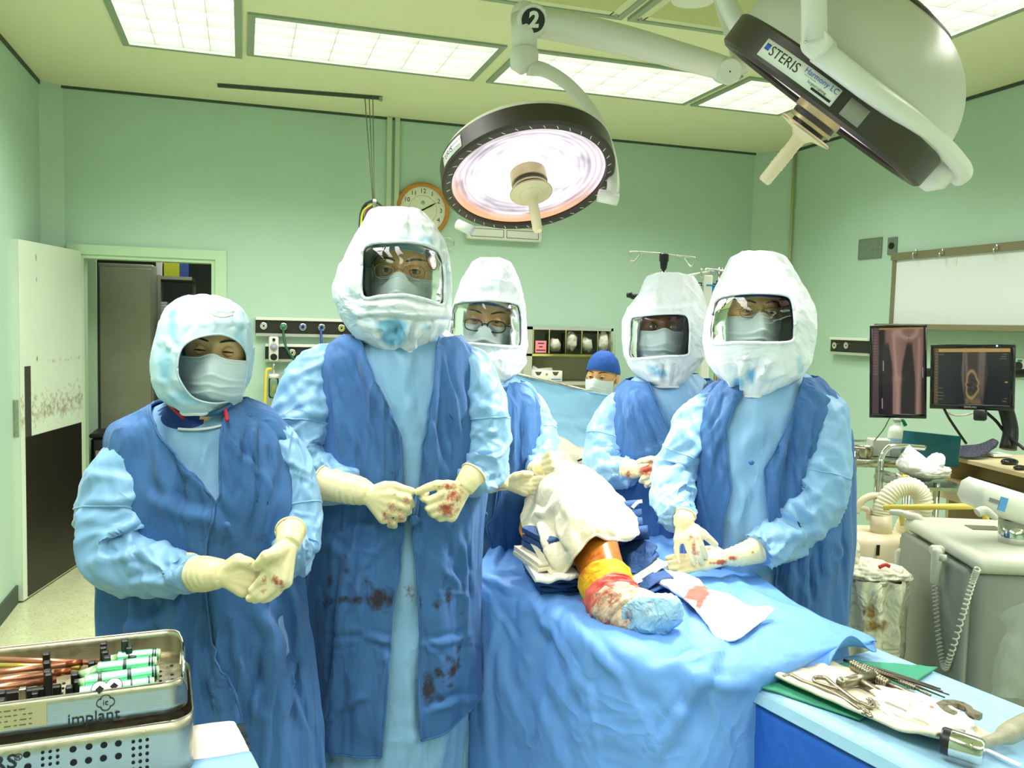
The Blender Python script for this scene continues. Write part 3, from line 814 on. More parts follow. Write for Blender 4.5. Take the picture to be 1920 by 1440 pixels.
# ---------------------------------------------------------------- heads
class Head:
    def __init__(s, px, py, d, roll=0, yaw=0, pitch=0, scale=1.0, ears=True):
        s.ears = ears
        s.o = PD(px, py, d); s.k = scale
        R0 = np.stack([RT0, FWH, ZUP], 1)
        cr, sr = math.cos(RAD(roll)), math.sin(RAD(roll)); cy, sy = math.cos(RAD(yaw)), math.sin(RAD(yaw)); cp, sp = math.cos(RAD(pitch)), math.sin(RAD(pitch))
        Rr = np.array([[cr, 0, sr], [0, 1, 0], [-sr, 0, cr]])       # roll: positive tips the head to the image right
        Ry = np.array([[cy, -sy, 0], [sy, cy, 0], [0, 0, 1]])       # yaw: positive turns the face to the image right
        Rp = np.array([[1, 0, 0], [0, cp, -sp], [0, sp, cp]])       # pitch: positive looks down
        s.R = R0@Rr@Ry@Rp
        s.eyes0 = np.array([0, -.075, 0])
    def w(s, P): return s.o+(np.asarray(P, float)*s.k-s.eyes0*s.k)@s.R.T
    def surf(s, th, ph):
        "th: azimuth (0 = front, + right), ph: elevation"
        hw, hd, hh = .078, .098, .122
        d = np.stack([np.sin(th)*np.cos(ph), -np.cos(th)*np.cos(ph), np.sin(ph)], -1)
        x, y, z = d[..., 0]*hw, d[..., 1]*hd+.018, d[..., 2]*hh
        z = np.where(z < 0, z*1.03, z)
        jaw = sstep(0.0, -.12, z); x = x*(1-.32*jaw); y = np.where(y < 0, y*(1-.02*jaw), y*(1-.3*jaw))
        front = np.clip(-np.cos(th)*np.cos(ph)*-1, 0, 1); front = np.clip(np.cos(th)*np.cos(ph), 0, 1)
        g = lambda cx, cz, sx, sz: np.exp(-((x-cx)/sx)**2-((z-cz)/sz)**2)*(front > .2)
        y = y+.011*(g(-.033, -.002, .017, .013)+g(.033, -.002, .017, .013))       # sockets
        y = y-.005*(g(-.03, .022, .025, .008)+g(.03, .022, .025, .008))           # brow ridge
        y = y-.007*g(0, .0, .008, .02)-.014*g(0, -.03, .012, .022)-.012*g(0, -.042, .016, .010)
        y = y-.004*(g(-.045, -.035, .022, .02)+g(.045, -.035, .022, .02))
        y = y-.005*g(0, -.073, .024, .008)+.003*g(0, -.084, .03, .006)-.005*g(0, -.108, .018, .014)
        return np.stack([x, y, z], -1)
    def build_shapes(s):
        n, m = 90, 110
        ph = np.linspace(-np.pi/2+.02, np.pi/2-.02, n)[:, None]; th = np.linspace(-np.pi, np.pi, m, endpoint=False)[None]
        G = s.surf(th+0*ph, ph+0*th)
        hd_ = (s.w(G.reshape(-1, 3)), gridf(n, m, True))
        ears = []
        for sg in ((-1, 1) if s.ears else ()):
            e = sphere((0, 0, 0), 1, 14, 10)[0]
            e = np.stack([e[:, 0]*.008+.010*(np.abs(e[:, 1]))*.4, e[:, 1]*.019, e[:, 2]*.032], -1)
            e[:, 0] = sg*(e[:, 0]+.079); e[:, 1] += .022; e[:, 2] -= .012
            ears.append((s.w(e), sphere((0, 0, 0), 1, 14, 10)[1]))
        return join(hd_, *ears)
    def details(s, parent, open_=.5, skin=None, lid=None, browz=.021, brow_tilt=0, lash=1.0):
        skin = skin or M_skin; lid = lid or M_lid
        for sg in (-1, 1):
            c = np.array([sg*.0325, -.0655, -.001]); r = .0118
            V, Fc = sphere((0, 0, 0), r, 20, 14)
            eye = mk('eye', (s.w(V+c), Fc), M_scler, parent)
            n_, t_ = [], []
            iris = []
            for k, (rr) in enumerate((.0, .002, .004, .0056)):
                al = np.linspace(0, 2*np.pi, 20, endpoint=False)
                yy = -math.sqrt(max(r*r-rr*rr, 0))-.0004
                iris.append(np.stack([rr*np.cos(al), 0*al+yy, rr*np.sin(al)], -1))
            mk('iris', (s.w(np.concatenate(iris)+c), gridf(4, 20, True)), M_iris, eye)
            # lids: patches of a slightly larger ball
            rl = .0137; az = np.linspace(-1.25, 1.25, 22)
            prof = np.clip(np.cos(az*1.22), 0, 1)**.8
            for up in (1, -1):
                edge = (.62*open_ if up > 0 else -.42*open_)*prof-.10*(1-prof)*0-.08
                rows = []
                for q in np.linspace(0, 1, 9):
                    el = edge+(up*1.35-edge)*q; rq = rl-.0012*q*0
                    rows.append(np.stack([rq*np.sin(az)*np.cos(el), -rq*np.cos(az)*np.cos(el), rq*np.sin(el)], -1))
                G = np.stack(rows); mk('eyelid', (s.w(G.reshape(-1, 3)+c), gridf(9, 22)), skin, parent)
                ln = G[0]+c+np.array([0, -.0006, 0]); mk('lash_line', tube(s.w(ln), np.interp(np.linspace(0, 1, 22), [0, .5, 1], [.0004, .0011 if up > 0 else .0005, .0004])*s.k*lash, 6, spline=False), M_brow if up > 0 else lid, parent)
            t = np.linspace(0, 1, 16); bx = sg*(.013+.043*t); bz = browz+.007*np.sin(np.pi*np.minimum(t*1.15, 1)*.62)-.004*t**2+brow_tilt*(t-.5)
            th = np.arctan2(bx, .078); P = []
            for x_, z_ in zip(bx, bz):
                ph = math.asin(min(.99, z_/.122)); tt = math.asin(max(-.99, min(.99, x_/(.078*math.cos(ph)))))
                P.append(s.surf(np.array(tt), np.array(ph)))
            P = np.array(P)+[0, -.0008, 0]
            V, Fc = tube(P, np.interp(t, [0, .2, .7, 1], [.0014, .0026, .0022, .0006]), 8, spline=False)
            V = P.repeat(8, 0)+(V-P.repeat(8, 0))*[1, .45, 1]
            mk('eyebrow', (s.w(V), Fc), M_brow, parent)
    def mask(s, parent, m=None, top=-.016, bot=-.128, bulge=.012, hw=.079, tie=True, loops=True, sag=.0, out=0.0):
        n, k = 44, 40
        u = np.linspace(-1, 1, k)[None]; t = np.linspace(0, 1, n)[:, None]
        topz = top+.012*np.exp(-(u/.28)**2)-.006*u**2
        z = topz+(bot-topz)*t-.0*u
        wid = hw*(1-.16*t**2); x = u*wid
        # wrap round a face-sized cylinder, bulging at the nose and the pleats
        y = -.083+.058*np.abs(u)**2.2-.013*np.exp(-(u/.35)**2)*np.exp(-((t-.12)/.25)**2)-bulge*np.sin(np.pi*np.clip(t, 0, 1))*(1-u**2)
        y = y-.018*np.exp(-((t-.5)/.4)**2)*(1-np.abs(u))+.02*sstep(.75, 1, t)
        pl = np.zeros((n, k))
        for c, a in ((.36, .0065), (.52, .0075), (.68, .0065)):
            e = (t-c-.06*np.abs(u)+.02*np.sin(u*5+c*20)); pl = pl+a*np.where(e > 0, np.exp(-e/.05), np.exp(-(e/.012)**2))*(1-.5*u**2)
        y = y-pl-.003*fbm(np.stack([x*40+0*t, z*40, 0*z+sag], -1), 2)-out
        G = np.stack([x+0*z, y, z], -1)
        o = mk('face_mask', (s.w(G.reshape(-1, 3)), gridf(n, k)), m or M_mask, parent); solidify(o, .0012, 0)
        Bd = join(*[tube(s.w(G[r]+[0, -.0008, 0]), .0016, 6, spline=False) for r in (0, n-1)], *[tube(s.w(G[:, c]), .0016, 6, spline=False) for c in (0, k-1)], tube(s.w(G[3]+[0, -.0012, 0]), .0009, 6, spline=False))
        mk('mask_edge', Bd, M_trim, o)
        if loops:
            for sg, c in ((-1, 0), (1, k-1)):
                A = [G[0, c], G[0, c]*.35+np.array([sg*.088, .018, .012])*.65, np.array([sg*.0885, .032, .006]), np.array([sg*.0885, .032, -.03])*1.0, G[-1, c]*.45+np.array([sg*.086, .02, -.05])*.55, G[-1, c]]
                mk('ear_loop', tube(s.w(np.array(A)), .0013, 6, res=30), M_trim, o)
        return o
    def cap(s, parent, m=M_capb, z0=.045, off=.006, back=-.03, ties=False):
        n, k = 30, 70
        th = np.linspace(-np.pi, np.pi, k, endpoint=False)[None]; t = np.linspace(0, 1, n)[:, None]
        low = z0+(back-z0)*(1-np.cos(th))/2
        ph0 = np.arcsin(np.clip(low/.122, -1, 1)); ph = ph0+(np.pi/2-.03-ph0)*t
        G = s.surf(th+0*ph, ph); nrm = G/np.linalg.norm(G, axis=-1)[..., None]
        G = G+nrm*(off+.003*fbm(G*60, 2)[..., None]+.004*np.sin(t*np.pi)[..., None])
        o = mk('cap', (s.w(G.reshape(-1, 3)), gridf(n, k, True)), m, parent); solidify(o, .002, 0)
        mk('cap_band', tube(s.w(np.concatenate([G[0], G[:1, 0]])), .0025, 6, spline=False), m, o)
        return o
    def glasses(s, parent, m, r=(.025, .018), thick=.0014, z=-.004, y=-.094, lens=True, full=True):
        ob = None; parts = []
        for sg in (-1, 1):
            a = np.linspace(0, 2*np.pi, 40, endpoint=False)
            P = np.stack([sg*.0335+r[0]*np.sign(np.cos(a))*np.abs(np.cos(a))**.75, y+.006*np.abs(np.sign(np.cos(a))*np.abs(np.cos(a))**.75*.5+sg*.5)+0*a, z+r[1]*np.sign(np.sin(a))*np.abs(np.sin(a))**.8], -1)
            parts.append(tube(s.w(np.concatenate([P, P[:1]])), thick*s.k, 6, spline=False))
            parts.append(tube(s.w([(sg*(.0335+r[0]), y+.006, z+.006), (sg*.078, y+.03, z+.008), (sg*.084, .02, z+.006), (sg*.082, .045, z-.012)]), thick*s.k, 6, res=20))
            if lens: parts.append(None); L = (s.w(P*np.array([1, 1, 1])), [tuple(range(40))])
            if lens:
                parts.pop(); s._l = getattr(s, '_l', [])+[L]
        parts.append(tube(s.w([(-.0085, y, z+.004), (0, y-.003, z+.008), (.0085, y, z+.004)]), thick*s.k, 6, res=8))
        o = mk('glasses', join(*parts), m, parent)
        for L in getattr(s, '_l', []): mk('lens', L, M_lens, o, smooth=False)
        return o
    def headband(s, parent, m, z=.055, r=.008):
        th = np.linspace(-1.9, 1.9, 40); ph = np.arcsin((z-.05*(1-np.cos(th)))/.122)
        G = s.surf(th, ph); n = G/np.linalg.norm(G, axis=-1)[..., None]
        V, Fc = tube(s.w(G+n*.012), r*s.k, 8, spline=False)
        return mk('helmet_band', (V, Fc), m, parent)

SLEEVES = []
def person(label, H, T_, skin):
    "the person: head first; finish() adds the rest of the body to the same mesh"
    o = mk('person', H.build_shapes(), [skin, M_scrub], None)
    tag(o, label, 'person'); SLEEVES.clear()
    o_info[o.name] = (H, T_); return o
o_info = {}
def finish(o):
    "one continuous body: head, neck, trunk, arms along the sleeves, legs to the floor"
    H, T_ = o_info[o.name]; hs = H.build_shapes()
    chin = H.w([0, .02, -.10]); nb2 = H.w([0, .035, -.15])+np.array([0, 0, -.03])
    ctr = lambda y: T_.point(np.array(y), np.array(np.pi/2))*.5+T_.point(np.array(y), np.array(-np.pi/2))*.5
    caps = []
    top = ctr(T_.y0+40); z_top = min(nb2[2]-.02, top[2]); chest = ctr(T_.y0+170); pel = np.array([chest[0], chest[1], .92])
    neck_b = np.array([(nb2[0]+top[0])/2, (nb2[1]+top[1])/2, z_top])
    caps += [capsule(chin, neck_b, .050, .05), capsule(neck_b, chest, .05, .085), capsule(chest, pel, .085, .10)]
    for path in SLEEVES:
        P = [PD(x, y, d) for x, y, d, r in path]; R = [min(.042, r*d/F*.5) for x, y, d, r in path]
        caps.append(capsule(neck_b+(chest-neck_b)*.35, P[1], .04, R[1]))
        for k in range(1, len(P)-1): caps.append(capsule(P[k], P[k+1], R[k], R[k+1]))
    for sg in (-1, 1):
        hip = pel+RT0*sg*.085; kn = hip+np.array([0, 0, -.44])+RT0*sg*.01; an = np.array([kn[0], kn[1], .09])
        caps += [capsule(hip, kn, .075, .055), capsule(kn, an, .052, .038), capsule(an-np.array([0, 0, .045]), an-FWH*.15-np.array([0, 0, .055]), .044, .034)]
    body = remesh(join(*caps), .016, 3)
    zs = np.array([body[0][list(f)].mean(0)[2] for f in body[1]])
    V, Fc = join(hs, body); V = V-np.array(o.location)
    old = o.data; me = bpy.data.meshes.new('person'); me.from_pydata(V.tolist(), [], Fc)
    for m in old.materials: me.materials.append(m)
    me.polygons.foreach_set('use_smooth', [True]*len(me.polygons))
    me.polygons.foreach_set('material_index', [0]*len(hs[1])+[1 if z < z_top-.02 else 0 for z in zs])
    o.data = me; bpy.data.meshes.remove(old)

# ---------------------------------------------------------------- helmet hoods
def inflate(poly, k):
    P = np.array(poly, float); c = P.mean(0); return c+(P-c)*k
def smooth_poly(poly, n=70):
    P = np.array(poly, float); Q = np.concatenate([P, P[:3]]); s = crspline(Q, n*2+1)
    i0 = int(round(1/(len(Q)-1)*(n*2))); per = int(round(len(P)/(len(Q)-1)*(n*2)))
    R = s[i0:i0+per]; return R[::2]
def hood(name, rings, d, parent, window, seed, e=.8, folds=(), bl=(), m=None, shield=True, thick=.004, dtop=0, amp=.0035, trim=.004, inner=True, trim_m=None, wrk=()):
    m = m or M_hood
    T_ = Torso(rings, d, e)
    nz, na = 90, 110
    y = np.linspace(T_.y0, T_.y1, nz)[:, None]; a = np.linspace(-np.pi, np.pi, na, endpoint=False)[None]
    G0 = T_.point(y+0*a, a+0*y)
    Gw = np.concatenate([G0, G0[:, :1]], 1)
    Gs = cloth(Gw, amp, 16, seed, (1, 1, .8)); N = gnormals(Gw); c = Gw.mean(1, keepdims=True)
    if ((Gw-c)*N).sum(-1).mean() < 0: N = -N
    Gs = add_folds(Gs, folds, N); G = Gs[:, :-1]; N = N[:, :-1]
    Vo = G.reshape(-1, 3).copy(); Fo = [f[::-1] for f in gridf(nz, na, True)]
    bv0 = BVHTree.FromPolygons(Vo.tolist(), Fo)
    W_ = smooth_poly(window)
    def hit(x, y_):
        r = ray(x, y_); r = r/np.linalg.norm(r)
        h = bv0.ray_cast(Vector(EYE), Vector(r)); return (None if h[0] is None else np.array(h[0][:])), r
    # open the window: drop the faces inside it and draw the border vertices on to its outline
    px, py = proj(Vo); front = ((Vo-EYE)*N.reshape(-1, 3)).sum(-1) < .02
    nextW = np.roll(W_, -1, 0)
    def inside(x, y_):
        c = np.zeros(x.shape, bool)
        for (x0, y0), (x1, y1) in zip(W_, nextW):
            if y0 == y1: continue
            k = ((y0 > y_) != (y1 > y_)) & (x < (x1-x0)*(y_-y0)/(y1-y0)+x0); c ^= k
        return c
    Fa = np.array(Fo); cx, cy = px[Fa].mean(1), py[Fa].mean(1)
    rem = inside(cx, cy) & front[Fa].all(1)
    vr = np.zeros(len(Vo), bool); vk = np.zeros(len(Vo), bool); vr[Fa[rem].ravel()] = True; vk[Fa[~rem].ravel()] = True
    Wd = np.concatenate([W_+(nextW-W_)*t for t in (0, .25, .5, .75)])
    for i in np.where(vr & vk)[0]:
        j = np.argmin((Wd[:, 0]-px[i])**2+(Wd[:, 1]-py[i])**2); p_, r_ = hit(*Wd[j])
        if p_ is not None: Vo[i] = p_
    keep = Fa[~rem]; Fc = [tuple(f) for f in keep]
    tcap = len(Vo); Vo = np.concatenate([Vo, Vo[:na].mean(0)[None]])
    Fc += [((j+1) % na, tcap, j) for j in range(na)][::1]
    used = np.zeros(len(Vo), bool); used[keep.ravel()] = True; used[tcap] = True
    rm = np.cumsum(used)-1; V = Vo[used]; Fc = [tuple(int(rm[i]) for i in f) for f in Fc]
    V, Fc = fixn((V, Fc))
    ctr = G.mean((0, 1)); fi = Fc[len(Fc)//2]; nn_ = np.cross(V[fi[1]]-V[fi[0]], V[fi[2]]-V[fi[0]])
    if nn_@(V[fi[0]]-np.array([np.interp(-V[fi[0]][2], -G.mean(1)[:, 2], G.mean(1)[:, q]) for q in range(3)])) < 0: Fc = [f[::-1] for f in Fc]
    st = stains(V, bl) if bl else np.zeros(len(V))
    o = mk(name, (V, Fc), [m, M_hood_in if inner else m], parent, attrs={'stain': st})
    solidify(o, thick, -1); o.modifiers[-1].material_offset = 1
    if trim:
        P = [hit(x, y_) for x, y_ in W_]; P = [p-r*.002 for p, r in P if p is not None]
        P.append(P[0]); mk('window_trim', tube(np.array(P), trim, 8, spline=False), trim_m or m, o)
    if shield:
        Wi = W_; x0, y0 = Wi.min(0)-4; x1, y1 = Wi.max(0)+4; nn, mm = 26, 34
        gx, gy = np.linspace(x0, x1, mm), np.linspace(y0, y1, nn); idx = {}; VV = []; FF = []
        for i, yv in enumerate(gy):
            for j, xv in enumerate(gx):
                p, r = hit(xv, yv)
                if p is None: continue
                p = p+r*.007; idx[i, j] = len(VV); VV.append(p)
        for i in range(nn-1):
            for j in range(mm-1):
                q = [(i, j), (i, j+1), (i+1, j+1), (i+1, j)]
                if all(t in idx for t in q): FF.append(tuple(idx[t] for t in q))
        mk('face_shield', (np.array(VV), FF), M_shield, o)
    # gathered collar hem
    mk('collar_hem', tube(np.concatenate([G[-1], G[-1][:1]]), .004, 6, spline=False), M_trim, o)
    hood.grid = G
    return o

# ---------------------------------------------------------------- gloved hands from joints
def hand(name, parent, d, wrist, fingers, thumb, cuff, bl=(), palm_r=.0135, fr=.0088, mcp_extra=(), m=None, vox=.0026, blood=0, smooth_it=5, wr=.024):
    """points are (x, y[, dd]) with dd metres added to the distance d; fingers: list of joint chains from the knuckle to the tip;
    cuff: list of (x, y, dd, radius_px) running up the forearm from the wrist"""
    q = lambda p: PD(p[0], p[1], d+(p[2] if len(p) > 2 else 0))
    caps = []
    wp = q(wrist)
    mc = [q(f[0]) for f in fingers]
    for i, f in enumerate(fingers):
        P = [q(p) for p in f]; k = len(P)
        rr = np.interp(np.linspace(0, 1, k), [0, 1], [fr*1.06, fr*.80])*(.86 if i == len(fingers)-1 and k > 2 else 1)
        for j in range(k-1): caps.append(capsule(P[j], P[j+1], rr[j], rr[j+1], 12))
        caps.append(capsule(wp+(mc[i]-wp)*.12, mc[i], wr*.72, palm_r*.92, 14))
    for i in range(len(mc)-1):
        mid0 = (mc[i]+mc[i+1])/2; caps.append(capsule(wp+(mid0-wp)*.15, wp+(mid0-wp)*.93, wr*.7, palm_r*.9, 14))
    if thumb:
        P = [q(p) for p in thumb]; rr = np.linspace(fr*1.35, fr*.92, len(P))
        caps.append(capsule(wp+(P[0]-wp)*.25, P[0], wr*.6, fr*1.5, 14))
        for j in range(len(P)-1): caps.append(capsule(P[j], P[j+1], rr[j], rr[j+1], 12))
        if len(mc): caps.append(capsule(P[0], wp+(mc[0]-wp)*.8, fr*1.2, palm_r*.8, 12))
    C = [np.append(q(c[:3]), c[3]*(d+c[2])/F) for c in cuff]
    C = np.array(C); 
    tb = tube(np.concatenate([[wp], C[:, :3]]), np.concatenate([[wr*.92], C[:, 3]]), 28, res=26)
    shape = remesh(join(tb, *caps), vox, smooth_it)
    V, Fc = shape
    # fine latex wrinkles
    bmn = bmesh.new()
    V = V+0
    wv = fbm(V*90+11, 2)*.0007
    cen = V.mean(0); nr = (V-cen); nr /= np.linalg.norm(nr, axis=1)[:, None]+1e-9
    V = V+nr*wv[:, None]
    bmn.free()
    # rings of bunched latex on the cuff
    tdir = C[-1, :3]-wp; L = np.linalg.norm(tdir); tdir /= L
    s_ = (V-wp)@tdir; on = sstep(.004, .02, s_); rad = V-wp-np.outer(s_, tdir)
    rn = rad/(np.linalg.norm(rad, axis=1)[:, None]+1e-9)
    V = V+rn*(on*.0012*np.sin(s_*420+3*fbm(V*25+3, 2))*sstep(-.2, .4, fbm(V*18+40, 2)))[:, None]
    st = 1.45*stains(V, bl) if bl else np.zeros(len(V))
    if blood: st = np.maximum(st, blood*(.5+.5*fbm(V*30+5, 2))*(1-on*.7))
    o = mk(name, (V, Fc), m or M_glove, parent, attrs={'stain': st})
    ro = C[-1]; rp = C[-2] if len(C) > 1 else np.append(wp, .02)
    ax = ro[:3]-rp[:3]; ax /= np.linalg.norm(ax)
    u, v, _ = frame_from(ax); a = np.linspace(0, 2*np.pi, 30)
    mk('cuff_rim', tube(ro[:3]+ax*.0*1+ro[3]*(np.cos(a)[:, None]*u+np.sin(a)[:, None]*v)*1.02, .0022, 6, spline=False), m or M_glove, o)
    return o
def cloth_text(txt, size_px, x, y, target, parent, m, d, rot=0, lift=.0012):
    "stamped lettering laid on to a cloth surface"
    k = d/F
    u = RT*math.cos(RAD(rot))-UP*math.sin(RAD(rot)); v = UP*math.cos(RAD(rot))+RT*math.sin(RAD(rot))
    V, Fc = text_shape(txt, size_px*k, PD(x, y, d), u, v, 0)
    c = (np.array(target.location)); tv = [Vector(np.array(p.co[:])+c) for p in target.data.vertices]
    bv = BVHTree.FromPolygons(tv, [tuple(p.vertices) for p in target.data.polygons])
    out = []
    for p in V:
        r = p-EYE; r /= np.linalg.norm(r); h = bv.ray_cast(Vector(EYE), Vector(r))
        out.append(np.array(h[0][:])-r*lift if h[0] is not None else p)
    return mk('stamp', (np.array(out), Fc), m, parent, smooth=False)
M_stamp = mat('faded_black_stamp_ink', (30, 52, 84), .8)
# ================================================================== the five gowned people and the one behind the drape

# ---------------- woman at the left
D = 1.85
T1 = Torso([(742, 350, 432, .055), (760, 300, 470, .075), (780, 250, 500, .10), (806, 228, 522, .115), (860, 232, 535, .125), (930, 232, 550, .130, 1.84),
            (1000, 218, 548, .125), (1060, 210, 540, .12), (1120, 210, 545, .12), (1200, 213, 560, .122), (1300, 215, 570, .125), (1440, 218, 576, .125), (1700, 222, 590, .13), (1950, 226, 598, .13)], D)
H1 = Head(401, 657, D-.100, roll=4, yaw=14, pitch=2, scale=.84, ears=False)
p = person('short person in white bouffant hood and blue gown, hands clasped, behind the steel tray', H1, T1, M_skin_pale)
P1 = p
H1.details(p, .16, M_skin_pale, lash=2.0)
vb1 = [(300, 1010, 30, 40, .25), (395, 1010, 40, 14, .45), (500, 1010, 35, 14, .5), (330, 930, 20, 20, .3), (350, 985, 30, 30, .3)]
g = gown(T1, p, 1900, 2.0, bl=[], dip=52, folds=rand_folds(370, 450, 800, 860, 5, 20, 20, 70, 5, .004, 14))
V1_ = vest(T1, p, 748, 1640, [(745, 318), (790, 345), (830, 378), (880, 420), (915, 440), (985, 427), (1060, 422), (1160, 432), (1250, 470), (1350, 490), (1440, 482), (1900, 470)],
     [(745, 440), (800, 441), (850, 444), (905, 448), (925, 436), (985, 414), (1060, 405), (1160, 400), (1440, 400), (1900, 400)], 1.0, pleat=.008,
     folds=[((300, 800), (415, 985), 9, .007), ((330, 790), (425, 940), 7, .005), ((290, 930), (425, 1000), 14, .008), ((480, 790), (455, 1010), 8, .009), ((520, 840), (480, 1030), 10, .008), ((470, 800), (440, 930), 6, -.006),
            ((320, 830), (350, 960), 8, -.006), ((345, 1110), (300, 1440), 16, .014), ((390, 1110), (380, 1440), 14, -.014), ((265, 1120), (225, 1440), 16, .012), ((480, 1120), (540, 1300), 16, .012), ((430, 1160), (480, 1330), 12, .010), ((520, 1100), (560, 1240), 12, -.01), ((300, 860), (320, 1000), 10, .006), ((250, 1180), (330, 1140), 12, .008)]+rand_folds(235, 560, 1090, 1240, 16, 2, 8, 260, 7, .008, 1)+rand_folds(300, 530, 790, 900, 12, 8, 14, 130, 4.5, .005, 2), bl=vb1)
button(425, 985, D-.155, V1_); button(432, 1160, D-.163, V1_)
cloth_text('SNUH', 27, 501, 949, V1_, V1_, M_stamp, D-.1, 4)
sleeve('sleeve', [(285, 800, D, 30), (266, 845, D-.03, 50), (240, 905, D-.07, 70), (228, 970, D-.09, 76), (236, 1035, D-.11, 72), (285, 1062, D-.15, 56), (340, 1074, D-.19, 42), (362, 1076, D-.21, 36)], g, seed=1.3, amp=.010,
       folds=[((150, 880), (280, 915), 8, .006), ((145, 1020), (300, 960), 10, .009), ((160, 960), (290, 940), 9, -.009), ((170, 1060), (330, 1010), 10, .010), ((250, 1100), (380, 1045), 8, .008), ((215, 820), (240, 900), 10, .006), ((290, 870), (270, 960), 9, -.008)])
sleeve('sleeve', [(516, 805, D+.01, 22), (538, 850, D, 34), (560, 920, D-.01, 36), (566, 985, D-.03, 36), (556, 1035, D-.07, 38), (548, 1035, D-.13, 34), (543, 1018, D-.16, 29)], g, seed=4.1, amp=.008)
mk('neckline_trim', tube(T1.point(np.linspace(792, 800, 12)-6*np.linspace(0, 1, 12)**2*2, T1.angle(np.full(12, 796.), np.linspace(372, 446, 12)), .006), .003, 6), M_trim, g)
# scrubs, skin at the throat, lanyard
ys_ = np.linspace(742, 850, 34)[:, None]; as_ = np.linspace(-np.pi, np.pi, 90, endpoint=False)[None]
Gs_ = T1.point(ys_+0*as_, as_+0*ys_, -.010*sstep(750, 800, ys_+0*as_)); Vs_ = Gs_.reshape(-1, 3); Fs_ = [f[::-1] for f in gridf(34, 90, True)]
o = mk('scrub_top', (Vs_, Fs_), [M_scrub, M_skin_pale], p)
px_, py_ = proj(Vs_); fr_ = ((Vs_-T1.point(np.array(800.), np.array(np.pi/2)))@FWH) < 0
def in_v(f):
    x, y = px_[list(f)].mean(), py_[list(f)].mean(); k = (804-y)/62
    return all(fr_[list(f)]) and 390-46*k < x < 390+46*k
o.data.polygons.foreach_set('material_index', [1 if in_v(f) else 0 for f in Fs_])
M_red = mat('red_lanyard', (196, 30, 50), .6)
mk('lanyard', join(tube([PD(x, y, D-q) for x, y, q in ((306, 748, .03), (318, 760, .07), (332, 773, .1), (344, 784, .115))], .004, 6), tube([PD(x, y, D-q) for x, y, q in ((420, 764, .085), (424, 775, .11), (426, 789, .125))], .004, 6)), M_red, p)
mk('neck_cord', tube([PD(x, y, D-q) for x, y, q in ((318, 753, .05), (340, 765, .09), (365, 772, .105), (392, 776, .108), (415, 770, .1), (432, 760, .07))], .006, 8), mat('teal_cord', (34, 92, 130), .6), p)
hood('bouffant_hood', [(555, 362, 404, 0.061), (562, 342, 428, 0.081), (580, 323, 446, 0.111), (605, 311, 459, 0.131), (640, 303, 465, 0.141), (675, 298, 466, 0.141), (705, 298, 462, 0.136), (730, 304, 454, 0.121), (742, 312, 446, .115), (752, 324, 438, .105), (761, 338, 428, .096), (768, 352, 418, .086)], D-.048, p,
     [(337, 712), (333, 690), (335, 668), (343, 650), (362, 636), (392, 628), (420, 628), (446, 640), (459, 656), (463, 672), (462, 700), (452, 735), (430, 752), (395, 756), (360, 744)], 1.1, e=.95,
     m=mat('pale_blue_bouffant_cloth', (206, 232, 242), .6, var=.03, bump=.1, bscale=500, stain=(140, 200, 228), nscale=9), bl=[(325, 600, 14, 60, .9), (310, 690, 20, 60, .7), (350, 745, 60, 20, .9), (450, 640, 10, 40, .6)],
     shield=False, trim=.002, amp=.005, thick=.002, inner=False, folds=[((395, 585), (400, 628), 4, .003), ((360, 600), (345, 640), 5, -.004), ((440, 590), (452, 640), 5, -.003), ((310, 640), (335, 660), 6, .004), ((305, 720), (350, 760), 6, .005)])
mk('cap_tie', join(tube([PD(x, y, D-.16) for x, y in ((400, 590), (418, 594), (436, 590))], .003, 6), tube([PD(x, y, D-.155) for x, y in ((398, 588), (410, 583), (425, 585), (438, 583))], .004, 6)), mat('gauze_white', (240, 244, 240), .7), p)
H1.mask(p, top=-.018, bot=-.136, hw=.079, out=.016)
dA = 1.62
hand('glove', p, dA, (418, 1075), [[(474, 1068), (496, 1086, .02), (488, 1104, .02), (478, 1112, .0)], [(474, 1080), (497, 1097, .02), (488, 1112, .02)], [(468, 1094), (492, 1108, .02), (482, 1119, .02)], [(456, 1106), (478, 1118, .015), (470, 1124, .02)]],
     [(446, 1051, -.01), (464, 1054, -.015), (480, 1063, -.012)], [(390, 1076, .01, 33), (368, 1076, .03, 34), (352, 1075, .05, 36)], bl=[(468, 1058, 8, 6, .35)], palm_r=.0165, fr=.0098, wr=.029)
hand('glove', p, dA-.03, (539, 1022, .03), [[(507, 1066), (491, 1086, -.005), (480, 1099), (472, 1106)], [(517, 1078), (496, 1100), (480, 1114), (467, 1122, .005)], [(527, 1086), (507, 1108), (490, 1120), (478, 1125, .01)], [(535, 1090, .01), (520, 1110, .01), (504, 1122, .01), (494, 1126, .015)]],
     [(515, 1038, -.01), (499, 1042, -.02), (488, 1054, -.015), (482, 1063, -.005)], [(544, 1005, .05, 25), (545, 995, .07, 27)], bl=[(517, 1088, 9, 14, .55), (495, 1088, 8, 14, .45), (494, 1107, 10, 8, .4), (490, 1040, 6, 5, .4), (528, 1096, 6, 20, .4)], palm_r=.0155, fr=.0094, wr=.025)
finish(p)

